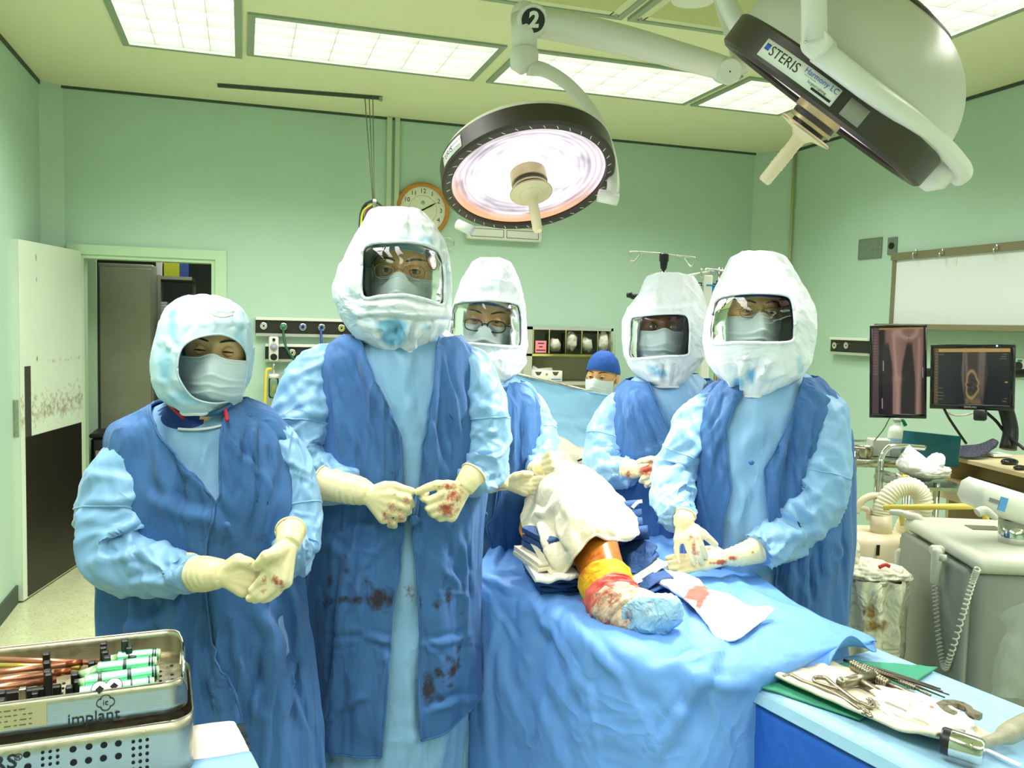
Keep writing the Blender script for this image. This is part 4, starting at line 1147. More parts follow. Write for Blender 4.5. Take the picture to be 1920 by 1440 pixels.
# ---------------- tall man, second from the left
D = 2.1
T2 = Torso([(612, 695, 828, .07), (630, 660, 850, .09), (650, 628, 868, .11), (680, 612, 886, .125), (740, 606, 898, .135), (830, 600, 904, .14), (900, 596, 898, .14), (960, 590, 890, .14), (1000, 582, 886, .142), (1100, 572, 884, .142), (1200, 567, 886, .142), (1300, 563, 888, .142),
            (1440, 566, 872, .142), (1700, 560, 880, .145), (1950, 560, 884, .145)], D)
H2 = Head(751, 507, D-.1, roll=2, yaw=-3, pitch=4, scale=1.03)
p = person('tallest person in white visor hood and stained open blue overgown, pulling a tie', H2, T2, M_skin)
P2 = p
H2.details(p, .75); H2.mask(p, hw=.074); H2.glasses(p, M_wire, (.024, .017), .0011)
H2.cap(p, mat('pale_blue_cap', (150, 180, 196), .8)); H2.headband(p, mat('pale_helmet_band', (190, 206, 206), .5), z=.06)
g = gown(T2, p, 1900, 1.0, bl=[(767, 1110, 14, 22, .65), (765, 1122, 10, 10, .6), (790, 1390, 20, 5, .35), (820, 1420, 8, 14, .35)], folds=rand_folds(715, 815, 660, 800, 7, 4, 18, 130, 6, .004, 11)+rand_folds(580, 860, 1340, 1400, 9, 0, 20, 90, 6, .005, 12)+[((740, 640), (790, 840), 14, .006), ((700, 1390), (860, 1370), 8, .005), ((770, 1240), (780, 1440), 10, .008), ((600, 1400), (640, 1440), 10, -.006)])
bl2 = [(712, 1122, 34, 26, .95), (660, 1125, 40, 12, .7), (610, 1128, 30, 14, .55), (620, 1090, 10, 14, .6), (650, 1070, 10, 10, .75), (690, 1095, 20, 20, .4), (625, 1145, 12, 10, .5), (787, 1130, 6, 26, .8), (757, 1120, 10, 26, .6), (820, 1130, 10, 18, .7, 20), (840, 1120, 8, 25, .7), (868, 1105, 6, 20, .55),
       (802, 1290, 16, 34, 1.0), (822, 1260, 12, 12, .9), (852, 1252, 12, 26, .9, 25), (860, 1215, 5, 20, .75, 25), (838, 1240, 6, 20, .7, 20), (845, 1285, 8, 8, .7), (825, 1310, 10, 10, .6), (836, 1295, 40, 30, .35), (868, 1150, 14, 5, .55), (740, 885, 8, 12, .6), (765, 840, 5, 26, .6), (745, 780, 8, 20, .4), (805, 880, 6, 40, .4), (640, 990, 6, 14, .55), (850, 990, 20, 20, .3), (650, 1040, 6, 30, .35)]
V2_ = vest(T2, p, 630, lambda a: 1358-46*sstep(.5, 1.6, a)*(a < 3.2)-20*sstep(-.9, -1.6, a-2*np.pi*0)*0-22*sstep(2*np.pi-.6, 2*np.pi-1.5, a), [(615, 688), (650, 702), (700, 722), (740, 742), (800, 766), (880, 770), (960, 772), (985, 768), (1040, 760), (1100, 750), (1200, 745), (1366, 732), (1900, 730)],
     [(615, 822), (650, 818), (720, 815), (830, 800), (900, 794), (960, 786), (985, 783), (1040, 790), (1150, 795), (1250, 792), (1366, 797), (1900, 797)], 2.2, pleat=.004, overlap=.0,
     folds=[((680, 660), (755, 930), 9, .008), ((655, 660), (720, 900), 9, -.007), ((690, 650), (765, 850), 6, .006), ((640, 700), (660, 960), 12, .006), ((820, 660), (812, 900), 7, .007), ((840, 660), (850, 860), 9, -.006), ((620, 1190), (740, 1215), 8, -.004), ((628, 1200), (760, 1202), 7, .004), ((800, 1210), (880, 1190), 7, .004), ((560, 990), (640, 1040), 10, .007),
            ((640, 1040), (600, 1340), 8, -.009), ((600, 1010), (760, 985), 12, .006), ((800, 985), (850, 1080), 10, .007), ((680, 1310), (600, 1345), 8, .006), ((750, 800), (735, 960), 6, -.005), ((805, 1330), (890, 1310), 7, .006), ((870, 1000), (880, 1250), 8, .007), ((690, 1050), (650, 1160), 8, .004), ((735, 1010), (680, 1060), 7, .004)]+rand_folds(590, 900, 660, 800, 15, 2, 9, 180, 5, .0055, 3)+rand_folds(570, 890, 980, 1200, 16, 0, 22, 130, 6, .005, 4)+rand_folds(570, 890, 1000, 1300, 8, 80, 14, 90, 4.5, .002, 5), bl=bl2)
mk('tie_knot', join(sphere(PD(775, 975, D-.165), .013, 12, 8), tube([PD(x, y, D-.16) for x, y in ((768, 973), (775, 978), (788, 974))], .006, 8), tube([PD(x, y, D-.165) for x, y in ((772, 970), (774, 940), (778, 925))], .003, 6), tube([PD(x, y, D-.165) for x, y in ((780, 968), (784, 945), (783, 926))], .003, 6)), M_vest, V2_)
cloth_text('SNUH', 24, 858, 784, V2_, V2_, M_stamp, D-.13, 2)
sleeve('sleeve', [(640, 668, D, 26), (606, 692, D-.02, 42), (574, 745, D-.05, 58), (562, 810, D-.07, 62), (566, 862, D-.09, 58), (600, 892, D-.11, 48), (638, 908, D-.15, 37), (652, 914, D-.17, 33)], g, seed=7.7, amp=.009,
       folds=[((520, 790), (620, 770), 10, .008), ((530, 740), (610, 800), 9, -.007), ((515, 830), (600, 850), 10, .008), ((560, 700), (630, 735), 4, .004), ((610, 660), (600, 700), 8, .005), ((560, 880), (640, 860), 10, .008)])
sleeve('sleeve', [(868, 668, D, 24), (888, 695, D-.02, 34), (908, 760, D-.04, 42), (912, 825, D-.05, 44), (906, 872, D-.07, 44), (893, 896, D-.1, 36), (884, 905, D-.13, 30)], g, seed=9.2, amp=.009,
       folds=[((870, 740), (930, 770), 8, .006), ((870, 860), (935, 840), 8, .008), ((900, 900), (930, 930), 6, .006)])
hood('hood', [(393, 705, 785, .05), (398, 694, 796, .07), (420, 683, 816, .10), (450, 666, 833, .13), (480, 652, 842, .145), (510, 638, 846, .15), (540, 628, 846, .15), (560, 630, 846, .15), (590, 640, 844, .145), (612, 652, 838, .135), (632, 668, 826, .12), (648, 690, 812, .10), (657, 706, 800, .09)], D-.02, p,
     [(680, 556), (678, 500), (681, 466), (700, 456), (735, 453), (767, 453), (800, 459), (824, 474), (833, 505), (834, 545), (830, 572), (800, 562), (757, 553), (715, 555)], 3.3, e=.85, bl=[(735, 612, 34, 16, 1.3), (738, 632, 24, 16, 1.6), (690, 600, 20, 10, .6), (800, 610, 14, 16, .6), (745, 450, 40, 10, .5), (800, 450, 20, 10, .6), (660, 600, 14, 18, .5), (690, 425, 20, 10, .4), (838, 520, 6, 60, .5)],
     folds=[((668, 594), (842, 598), 4, -.007), ((672, 570), (838, 582), 8, .006), ((712, 600), (740, 648), 6, .010), ((772, 600), (742, 650), 6, .012), ((742, 605), (741, 645), 9, -.012), ((800, 600), (775, 645), 7, .008), ((690, 600), (712, 640), 7, .007), ((700, 420), (810, 425), 5, .004), ((690, 440), (760, 432), 5, -.003), ((640, 500), (675, 560), 8, .006), ((650, 560), (690, 620), 8, .007), ((830, 580), (800, 630), 6, .006), ((760, 395), (765, 450), 4, .004)])
mk('helmet_strap', tube([PD(x, y, D-0.075) for x, y in ((806, 458), (818, 495), (825, 535), (830, 572))], 0.008, 8), M_specs, p)
dB = 1.9
hand('glove', p, dB, (692, 927), [[(734, 927, -.01), (767, 936, -.008), (772, 946, .02), (762, 948, .04)], [(736, 944, -.01), (763, 951, -.006), (766, 960, .02), (754, 960, .035)], [(730, 959, -.006), (753, 966, 0), (756, 973, .02), (744, 973, .035)], [(719, 971, 0), (738, 980, .005), (740, 986, .02), (730, 985, .03)]],
     [(722, 913, -.005), (738, 911, -.005), (756, 917, 0), (773, 921, .005)], [(672, 920, .01, 27), (640, 913, .02, 29), (607, 905, .04, 33)], bl=[(740, 925, 14, 7, .3), (762, 940, 8, 14, .5), (752, 965, 10, 16, .45), (725, 968, 14, 14, .45), (733, 950, 14, 16, .4), (732, 978, 10, 8, .4)], wr=.027, palm_r=.0155, fr=.0095)
hand('glove', p, dB, (868, 917, .01), [[(832, 927, -.012), (804, 938, -.012), (793, 934, .01), (800, 924, .02)], [(838, 944, -.014), (806, 954, -.012), (802, 952, .012), (812, 948, .03)], [(842, 958, -.01), (814, 965, -.008), (808, 962, .014), (818, 960, .03)], [(846, 968, -.004), (826, 973, 0), (820, 970, .015), (828, 968, .03)]],
     [(838, 911, -.008), (820, 909, -.008), (800, 915, -.002), (783, 922, .005)], [(880, 898, .02, 23), (888, 888, .03, 25)], bl=[(840, 912, 24, 10, .55), (850, 930, 24, 18, .5), (838, 955, 24, 16, .6), (862, 920, 12, 20, .4)], wr=.026, palm_r=.0155, fr=.0095)
finish(p)

# ---------------- man with black glasses, third
D = 2.6
T3 = Torso([(705, 870, 965, .07), (722, 850, 985, .09), (740, 838, 998, .11), (775, 832, 1008, .125), (850, 830, 1006, .13), (950, 835, 992, .13), (1050, 840, 985, .14), (1200, 835, 985, .15), (1500, 830, 990, .16), (1700, 830, 990, .16)], D)
H3 = Head(911, 601, D-.1, roll=4, yaw=-2, pitch=10, scale=1.0)
p = person('person with black-rimmed glasses inside a white visor hood, standing behind the tallest one', H3, T3, M_skin)
P3 = p
H3.details(p, .42); H3.mask(p); H3.glasses(p, M_specs, (.026, .017), .0022, z=-.012, y=-.1)
H3.cap(p, mat('slate_blue_cap', (82, 112, 150), .8)); H3.headband(p, mat('cream_helmet_band', (226, 214, 186), .5), z=.055)
g = gown(T3, p, 1640, 5.0, nz=70, na=90)
V3_ = vest(T3, p, 715, 1300, [(705, 880), (740, 890), (850, 900), (950, 903), (1050, 905), (1700, 905)], [(705, 952), (740, 943), (850, 938), (950, 925), (965, 914), (1050, 935), (1700, 950)], 3.2, nz=90, na=120, pleat=.006, overlap=0,
     folds=[((965, 720), (960, 960), 6, .008), ((985, 740), (975, 960), 6, -.007), ((945, 740), (940, 940), 5, .005)]+rand_folds(945, 1000, 730, 820, 5, 2, 8, 120, 4, .005, 6))
button(910, 964, D-.15, V3_); cloth_text('SNUH', 22, 974, 826, V3_, V3_, M_stamp, D-.12, 3)
sleeve('sleeve', [(985, 738, D, 18), (1000, 765, D, 27), (1012, 805, D-.01, 31), (1016, 842, D-.04, 31), (1012, 868, D-.09, 26), (1006, 882, D-.15, 20)], g, seed=2.2, amp=.008, n=60, k=44, folds=[((990, 850), (1035, 835), 6, .006), ((995, 790), (1030, 815), 6, .005)])
sleeve('sleeve', [(860, 735, D, 20), (845, 790, D, 30), (848, 860, D-.02, 32), (870, 895, D-.08, 28), (905, 905, D-.14, 22), (922, 906, D-.18, 19)], g, seed=6.2, amp=.008, n=50, k=40)
hood('hood', [(484, 900, 940, .04), (490, 886, 958, .06), (520, 868, 972, .10), (550, 856, 981, .13), (580, 848, 986, .145), (620, 845, 988, .15), (650, 843, 991, .15), (680, 845, 986, .14), (698, 853, 974, .12), (708, 866, 960, .10), (715, 880, 946, .09)], D-.02, p,
     [(846, 640), (847, 600), (851, 574), (864, 566), (900, 563), (930, 563), (965, 568), (976, 580), (979, 615), (978, 645), (970, 650), (930, 648), (885, 644)], 5.5, e=.85, bl=[(920, 525, 40, 6, .7), (880, 700, 16, 8, .5), (915, 712, 20, 6, .7)],
     folds=[((870, 690), (930, 712), 6, .006), ((890, 525), (960, 530), 6, .005), ((880, 545), (965, 548), 5, -.004), ((850, 670), (985, 678), 8, .005)])
mk('helmet_strap', tube([PD(x, y, D-0.075) for x, y in ((968, 560), (972, 590), (968, 620), (972, 652))], 0.009, 8), M_specs, p)
dC = 2.36
hand('glove', p, dC, (1012, 879, .03), [[(1050, 856), (1030, 850, -.03), (1020, 858, -.02), (1028, 866, 0)], [(1056, 866), (1034, 862, -.035), (1019, 868, -.02), (1030, 874, 0)], [(1056, 876), (1036, 874, -.035), (1020, 878, -.02), (1032, 882, 0)], [(1052, 884), (1036, 884, -.03), (1024, 886, -.02), (1034, 890, 0)]],
     [(1030, 862, .0), (1046, 852, .0), (1062, 853, -.005)], [(1010, 880, .05, 15), (1006, 881, .07, 17)], wr=.024, blood=.0)
hand('glove', p, dC-.02, (950, 905), [[(990, 900), (1012, 897), (1026, 899), (1038, 904)], [(992, 908), (1015, 906), (1030, 909), (1040, 914)], [(990, 916), (1012, 916), (1026, 919), (1036, 924)], [(984, 923), (1002, 925), (1014, 928)]],
     [(968, 893, -.01), (982, 888, -.015), (996, 889, -.012)], [(938, 904, .0, 16), (922, 904, .03, 19)], bl=[(935, 915, 16, 8, .4)], wr=.024)
finish(p)

# ---------------- fourth person
D = 2.8
T4 = Torso([(700, 1205, 1310, .07), (718, 1180, 1330, .09), (735, 1165, 1345, .11), (770, 1156, 1352, .125), (850, 1152, 1350, .13), (950, 1160, 1345, .13), (1050, 1160, 1350, .14), (1400, 1155, 1355, .15), (1600, 1155, 1355, .15)], D)
H4 = Head(1244, 612, D-.1, roll=0, yaw=4, pitch=6, scale=.98)
p = person('dark-skinned person in a white visor hood with folded bloody gloves, behind the table', H4, T4, M_skin_dark)
P4 = p
H4.details(p, .8, M_skin_dark, M_lid_dark); H4.mask(p)
H4.cap(p, mat('grey_blue_cap', (110, 130, 150), .8)); H4.headband(p, mat('grey_helmet_band', (176, 186, 186), .5), z=.06)
g = gown(T4, p, 1580, 8.0, nz=70, na=90)
V4_ = vest(T4, p, 712, 1300, [(700, 1214), (735, 1221), (780, 1236), (816, 1252), (900, 1256), (1600, 1258)], [(700, 1316), (735, 1302), (780, 1282), (816, 1262), (835, 1250), (900, 1246), (1600, 1240)], 4.4, nz=90, na=120, pleat=.006,
     folds=[((1190, 740), (1225, 850), 5, .007), ((1205, 735), (1245, 830), 5, -.006), ((1175, 750), (1200, 880), 6, .006), ((1290, 740), (1262, 820), 5, .006), ((1200, 850), (1250, 835), 6, .006)]+rand_folds(1160, 1330, 740, 840, 12, 10, 14, 90, 4, .005, 7))
button(1259, 818, D-.155, V4_)
sleeve('sleeve', [(1180, 738, D, 18), (1160, 762, D, 26), (1138, 805, D-.01, 33), (1130, 850, D-.04, 37), (1142, 878, D-.09, 32), (1170, 886, D-.15, 24), (1184, 884, D-.18, 19)], g, seed=3.9, amp=.010, n=64, k=44,
       folds=[((1110, 850), (1180, 840), 7, .008), ((1120, 880), (1190, 860), 7, .008), ((1110, 800), (1160, 830), 7, .006)])
sleeve('sleeve', [(1325, 735, D, 18), (1348, 765, D, 27), (1352, 820, D, 32), (1340, 862, D-.05, 30), (1305, 875, D-.12, 24), (1275, 874, D-.18, 19)], g, seed=6.9, amp=.008, n=50, k=40)
hood('hood', [(512, 1230, 1278, .04), (517, 1214, 1300, .06), (550, 1200, 1315, .10), (580, 1178, 1323, .13), (600, 1168, 1325, .145), (640, 1168, 1325, .145), (668, 1172, 1318, .14), (690, 1182, 1303, .125), (708, 1198, 1288, .105), (722, 1216, 1272, .09)], D-.02, p,
     [(1180, 670), (1181, 630), (1183, 598), (1200, 592), (1240, 588), (1276, 588), (1290, 594), (1294, 615), (1293, 650), (1288, 666), (1250, 668), (1205, 672)], 6.4, e=.8, bl=[(1240, 700, 20, 10, .8), (1225, 690, 14, 8, .6), (1180, 570, 10, 8, .5)],
     folds=[((1225, 675), (1240, 715), 5, .009), ((1240, 675), (1250, 715), 4, -.009), ((1262, 680), (1252, 715), 5, .007), ((1200, 680), (1230, 712), 6, .006), ((1180, 580), (1300, 575), 5, .005), ((1240, 520), (1225, 580), 5, .004)])
mk('helmet_strap', tube([PD(x, y, D-0.075) for x, y in ((1205, 590), (1196, 620), (1190, 650), (1186, 676))], 0.008, 8), M_specs, p)
dE = 2.58
hand('glove', p, dE+.02, (1203, 879), [[(1232, 870), (1250, 872, .01), (1260, 876, .02)], [(1232, 880), (1250, 882, .01), (1260, 886, .02)], [(1228, 890), (1246, 893, .01), (1256, 896, .02)], [(1222, 898), (1238, 902, .01), (1246, 904, .02)]],
     [(1216, 866), (1232, 862), (1246, 864)], [(1190, 880, .01, 17), (1172, 880, .03, 19)], bl=[(1178, 890, 8, 18, .5), (1192, 870, 10, 8, .3)], wr=.024)
hand('glove', p, dE-.04, (1268, 872, .02), [[(1226, 874, -.01), (1202, 882, -.01), (1196, 888, .01), (1206, 890, .03)], [(1228, 886, -.012), (1206, 896, -.012), (1202, 902, .01), (1212, 902, .03)], [(1232, 896, -.01), (1214, 906, -.01), (1212, 911, .01), (1222, 908, .03)], [(1240, 902, -.005), (1226, 910, -.005), (1226, 914, .01), (1234, 910, .02)]],
     [(1240, 864, -.012), (1220, 861, -.014), (1203, 864, -.008), (1197, 866, 0)], [(1282, 872, .04, 17), (1300, 874, .08, 19)], bl=[(1212, 880, 18, 14, .75), (1225, 868, 20, 8, .5), (1235, 905, 16, 8, .6), (1245, 885, 20, 16, .4)], wr=.025, palm_r=.0155)
finish(p)

# ---------------- man at the right
D = 2.4
T5 = Torso([(695, 1395, 1500, .07), (712, 1365, 1528, .09), (735, 1330, 1550, .11), (765, 1302, 1568, .125), (810, 1292, 1578, .135), (900, 1292, 1582, .14), (1000, 1296, 1582, .14), (1100, 1296, 1572, .14), (1200, 1290, 1570, .15), (1500, 1285, 1575, .16), (1800, 1285, 1575, .16)], D)
H5 = Head(1424, 583, D-.1, roll=1, yaw=3, pitch=3, scale=1.0)
p = person('person at the right in a white visor hood, one gloved hand laid over the other', H5, T5, M_skin)
P5 = p
H5.details(p, .6); H5.mask(p); H5.glasses(p, M_wire, (.024, .015), .001); H5.cap(p, mat('royal_blue_cap', (44, 82, 146), .8), z0=.038)
g = gown(T5, p, 1780, 3.0, bl=[(1365, 940, 4, 8, .6), (1372, 955, 4, 4, .5)], folds=rand_folds(1355, 1440, 760, 960, 7, -8, 16, 130, 6, .004, 13)+[((1420, 760), (1375, 920), 18, .008), ((1390, 880), (1385, 1060), 8, .006), ((1380, 820), (1400, 930), 8, -.005)])
V5_ = vest(T5, p, 706, 1420, [(695, 1396), (725, 1384), (760, 1362), (800, 1349), (850, 1350), (900, 1356), (950, 1345), (1010, 1340), (1800, 1335)], [(695, 1484), (725, 1472), (800, 1436), (865, 1406), (920, 1410), (980, 1418), (1060, 1426), (1800, 1432)], 5.1, pleat=.005, overlap=0,
     folds=[((1385, 735), (1330, 860), 7, .006), ((1320, 800), (1325, 1000), 9, .006), ((1480, 740), (1450, 980), 8, .008), ((1500, 760), (1480, 900), 8, -.007), ((1455, 790), (1440, 1000), 7, .006), ((1520, 720), (1560, 760), 8, .006), ((1310, 820), (1305, 960), 7, -.005), ((1510, 1060), (1505, 1160), 9, .008), ((1470, 1060), (1465, 1150), 8, -.007), ((1360, 740), (1315, 840), 5, -.004)]+rand_folds(1300, 1360, 780, 880, 5, 2, 8, 130, 5, .005, 8)+rand_folds(1420, 1570, 740, 880, 9, -6, 10, 170, 5, .0055, 9)+rand_folds(1430, 1570, 1000, 1080, 8, 0, 8, 110, 6, .007, 10))
button(1409, 867, D-.165, V5_); cloth_text('SNUH', 12, 1462, 852, V5_, V5_, M_stamp, D-.12, 92)
sleeve('sleeve', [(1345, 752, D, 20), (1318, 778, D-.02, 34), (1288, 825, D-.04, 40), (1270, 880, D-.04, 42), (1260, 928, D-.09, 37), (1268, 958, D-.15, 31), (1282, 972, D-.19, 25)], g, seed=8.3, amp=.011,
       folds=[((1240, 900), (1300, 850), 7, .008), ((1240, 930), (1300, 900), 7, -.007), ((1245, 955), (1300, 925), 7, .008), ((1275, 800), (1320, 840), 8, .006)])
sleeve('sleeve', [(1515, 735, D, 26), (1536, 778, D-.04, 46), (1536, 840, D-.07, 54), (1530, 905, D-.09, 58), (1508, 962, D-.11, 58), (1468, 1002, D-.13, 48), (1434, 1026, D-.19, 34), (1424, 1032, D-.2, 30)], g, seed=5.6, amp=.009, n=96, k=60,
       folds=[((1490, 770), (1560, 790), 4, .003), ((1480, 840), (1500, 950), 9, .006), ((1540, 800), (1545, 900), 9, .006), ((1450, 960), (1580, 900), 10, .007), ((1440, 990), (1540, 1000), 9, .008), ((1430, 1010), (1500, 1020), 7, -.007), ((1500, 820), (1480, 900), 8, -.006)])
hood('hood', [(472, 1392, 1446, .05), (480, 1373, 1470, .07), (520, 1355, 1490, .11), (550, 1341, 1505, .14), (580, 1331, 1520, .155), (605, 1325, 1523, .16), (640, 1323, 1518, .16), (680, 1330, 1510, .15), (702, 1346, 1496, .135), (722, 1362, 1462, .11), (738, 1374, 1426, .09)], D-.02, p,
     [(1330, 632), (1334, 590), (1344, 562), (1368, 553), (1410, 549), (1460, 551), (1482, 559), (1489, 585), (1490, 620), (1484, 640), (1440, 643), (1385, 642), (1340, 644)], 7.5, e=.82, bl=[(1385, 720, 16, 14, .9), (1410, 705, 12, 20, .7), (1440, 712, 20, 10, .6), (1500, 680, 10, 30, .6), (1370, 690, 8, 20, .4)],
     folds=[((1355, 672), (1375, 730), 6, .010), ((1372, 672), (1384, 728), 5, -.010), ((1400, 670), (1390, 725), 5, .009), ((1425, 672), (1402, 722), 6, -.009), ((1445, 675), (1420, 718), 6, .008), ((1480, 690), (1430, 720), 6, .006), ((1390, 512), (1440, 505), 6, .005), ((1350, 535), (1495, 530), 5, .004), ((1500, 560), (1520, 610), 6, .006), ((1402, 480), (1404, 545), 3, .003)])
mk('helmet_strap', tube([PD(x, y, D-0.075) for x, y in ((1366, 552), (1358, 585), (1352, 615), (1346, 646))], 0.009, 8), M_specs, p)
dG = 2.17
hand('glove', p, dG, (1281, 987, .02), [[(1306, 1005), (1314, 1021, -.005), (1320, 1034, 0), (1324, 1044, .01)], [(1297, 1008, -.005), (1305, 1028, -.012), (1311, 1044, -.005), (1316, 1055, .005)], [(1286, 1010, -.003), (1292, 1030, -.012), (1297, 1046, -.005), (1301, 1057, .0)], [(1272, 1012), (1268, 1028, -.008), (1270, 1042, -.004), (1274, 1053, .0)]],
     [(1304, 992, .01), (1318, 1000, .0), (1330, 1011, 0), (1341, 1021, .005)], [(1282, 975, .02, 19), (1284, 966, .03, 20)], bl=[(1297, 1005, 10, 8, .45), (1301, 1025, 6, 14, .5), (1304, 1036, 8, 6, .5), (1280, 1030, 6, 6, .4), (1330, 1012, 6, 4, .4), (1285, 972, 8, 6, .35)], wr=.026, palm_r=.0145, fr=.0092)
hand('glove', p, dG+.03, (1362, 1046), [[(1318, 1040, .01), (1286, 1044, .01), (1266, 1043, .015), (1252, 1047, .02)], [(1316, 1048), (1286, 1053), (1262, 1055), (1244, 1058)], [(1316, 1056, -.01), (1290, 1062, -.01), (1270, 1066, -.01), (1256, 1068, -.008)], [(1320, 1062, -.015), (1300, 1068, -.02), (1286, 1072, -.02), (1274, 1076, -.02)]],
     [(1340, 1032, .015), (1326, 1030, .015), (1314, 1033, .015)], [(1384, 1042, .0, 20), (1405, 1036, .01, 23), (1426, 1028, .02, 28)], bl=[(1352, 1054, 12, 6, .8), (1374, 1046, 10, 6, .7), (1330, 1030, 8, 6, .4), (1412, 1036, 6, 6, .4), (1340, 1056, 14, 4, .5)], wr=.024, palm_r=.0145, fr=.0092)
finish(p)

# ---------------- person sitting behind the anaesthesia drape
D = 4.5
T6 = Torso([(742, 1100, 1140, .06), (752, 1085, 1160, .09), (775, 1068, 1178, .12), (850, 1064, 1180, .13), (950, 1070, 1176, .13), (1100, 1070, 1180, .15), (1200, 1070, 1180, .15)], D, .9)
H6 = Head(1118, 707, D-.1, roll=2, yaw=-28, pitch=4, scale=.98)
p = person('person in a blue cloth cap and mask peering over the raised blue drape', H6, T6, M_skin)
H6.details(p, .5); H6.mask(p, out=.004); H6.cap(p, mat('bright_blue_cap', (32, 86, 178), .8), z0=.036, off=.010, back=-.01)
y_ = np.linspace(746, 1180, 40)[:, None]; a_ = np.linspace(-np.pi, np.pi, 60, endpoint=False)[None]
mk('scrub_top', (T6.point(y_+0*a_, a_+0*y_).reshape(-1, 3), [f[::-1] for f in gridf(40, 60, True)]), M_scrub, p)
finish(p)

# ================================================================== operating table, drapes and the patient
M_drape = mat('blue_drape_sheet', (108, 164, 238), 0.6, var=.03, vscale=3, bump=.12, bscale=900, wrinkle=(3.5, .007, (1, 1, 1)), stain=(150, 50, 40), nscale=90)
M_drape2 = mat('pale_blue_screen_drape', (146, 204, 236), 0.55, var=.03, vscale=3, bump=.1, bscale=900, wrinkle=(4, .003, (1, 1, .5)))
M_linen_b = mat('navy_folded_linen', (36, 74, 128), .85, var=.1, vscale=20, bump=.25, bscale=900, wrinkle=(16, .003, (1, 1, 1)))
M_linen_w = mat('unbleached_cotton_towel', (230, 222, 192), .85, var=.04, vscale=16, bump=.3, bscale=800, stain=(176, 72, 50), nscale=40, wrinkle=(9, .003, (1, 1, 1)))
M_white_gauze = mat('white_gauze_cloth', (232, 232, 224), .8, var=.02, bump=.2, bscale=700, stain=(206, 60, 40), stain2=(150, 140, 132), nscale=26, wrinkle=(14, .003, (1, 1, 1)))
M_teal = mat('green_wrapping_cloth', (60, 150, 118), .75, bump=.15, bscale=800, var=.05)
ZT = 0.95
def net(rows):
    "rows of (x, y, q): q < 1.35 is a height in metres, otherwise the distance from the camera"
    return [[(PZ(x, y, q) if q < 1.35 else PD(x, y, q)) for x, y, q in r] for r in rows]

# the table under the drape
t = thing('operating_table', 'operating table hidden under the blue drape, on a single steel column', 'table', tuple(PZ(1150, 1060, .9)[:2])+(0,))
tc_ = PZ(1110, 1040, .90); ax_ = PZ(1060, 905, .9)-PZ(1150, 1180, .9); ax_ /= np.linalg.norm(ax_); bx_ = np.cross(ZUP, ax_)
ctr_t = PZ(1150, 1180, .9)+ax_*.66
RT_ = np.stack([bx_, ax_, ZUP], 1)
mk('tabletop', box(ctr_t+ZUP*-.03, (.28, 1.2, .06), RT_, bev=.02), M_black, t)
mk('column', box((ctr_t[0], ctr_t[1], .47), (.20, .30, .78), RT_, bev=.03), M_steel, t)
mk('base', box((ctr_t[0], ctr_t[1], .06), (.26, .7, .12), RT_, bev=.03), M_steel, t)

# main blue drape
def lerp_row(L, R, ql, qr, n=8, bow=0):
    a, b = PZ(L[0], L[1], ql), PZ(R[0], R[1], qr)
    return [a*(1-s)+b*s+ZUP*bow*math.sin(np.pi*s) for s in np.linspace(0, 1, n)]
zt = ZT
rows = [lerp_row((985, 934), (1172, 908), zt, zt+.01, 8, .01), lerp_row((948, 985), (1266, 1002), zt, zt), lerp_row((915, 1035), (1400, 1068), zt, zt), lerp_row((898, 1065), (1522, 1146), zt, zt)]
near = [(888, 1088, .95), (945, 1098, .95), (1010, 1124, .95), (1100, 1178, .95), (1235, 1222, .95), (1392, 1240, .95), (1538, 1208, .945), (1634, 1196, .94)]
nr = [PZ(x, y, z) for x, y, z in near]
rows.append(nr)
toward = -FWH
def down(k, dz, out):
    r = []
    for i, p in enumerate(nr):
        q = p+toward*out[i]*.01; q = q-ZUP*dz[i]; r.append(q)
    return r
rows.append(down(1, [.10, .10, .10, .10, .10, .085, .010, .006], [2, 3, 4, 5, 6, 3, 2.2, 1.2]))
rows.append(down(2, [.34, .34, .34, .34, .34, .26, .018, .012], [2, 4, 6, 9, 11, 4, 4, 2]))
rows.append(down(3, [.62, .62, .62, .62, .62, .50, .022, .016], [2, 5, 8, 12, 14, 4.5, 5.2, 2.6]))
rows.append(down(4, [.88, .88, .88, .88, .88, .72, .024, .018], [2, 6, 10, 14, 17, 5, 6.0, 3.0]))
G = patch(rows, 130, 150)
sfold = [((1365, 1205), (1300, 1330), 5, .007), ((1095, 1185), (1130, 1440), 5, .006), ((1000, 1130), (1130, 1330), 5, .006), ((1290, 1260), (1180, 1440), 6, .008), ((920, 1120), (1000, 1250), 5, .006), ((1060, 1300), (960, 1440), 5, .006), ((940, 1150), (905, 1300), 6, .007), ((1180, 1300), (1260, 1440), 5, .006), ((1330, 1290), (1370, 1400), 6, .008), ((985, 1110), (905, 1085), 8, .010), ((1050, 1130), (960, 1290), 9, .012), ((1095, 1180), (1180, 1300), 10, .010), ((1000, 1160), (1090, 1330), 12, -.010), ((1360, 1210), (1205, 1440), 14, .016), ((1235, 1250), (1335, 1228), 12, .014), ((1440, 1140), (1360, 1190), 12, .012), ((1330, 1120), (1430, 1180), 10, .008), ((1290, 1110), (1270, 1200), 10, .010),
         ((920, 1140), (960, 1330), 14, .010), ((900, 1180), (925, 1440), 10, .010), ((980, 1250), (1060, 1440), 12, .008), ((1100, 1240), (1000, 1440), 12, .008), ((1280, 1260), (1400, 1290), 12, .010), ((1060, 1200), (1030, 1300), 8, .006), ((1240, 1280), (1300, 1400), 16, .010), ((960, 990), (925, 1060), 6, .014), ((975, 960), (945, 1040), 5, -.010), ((1240, 985), (1230, 1060), 8, .012), ((1170, 915), (1262, 1000), 6, .014), ((1350, 1075), (1480, 1150), 10, .010)]
N = gnormals(G)
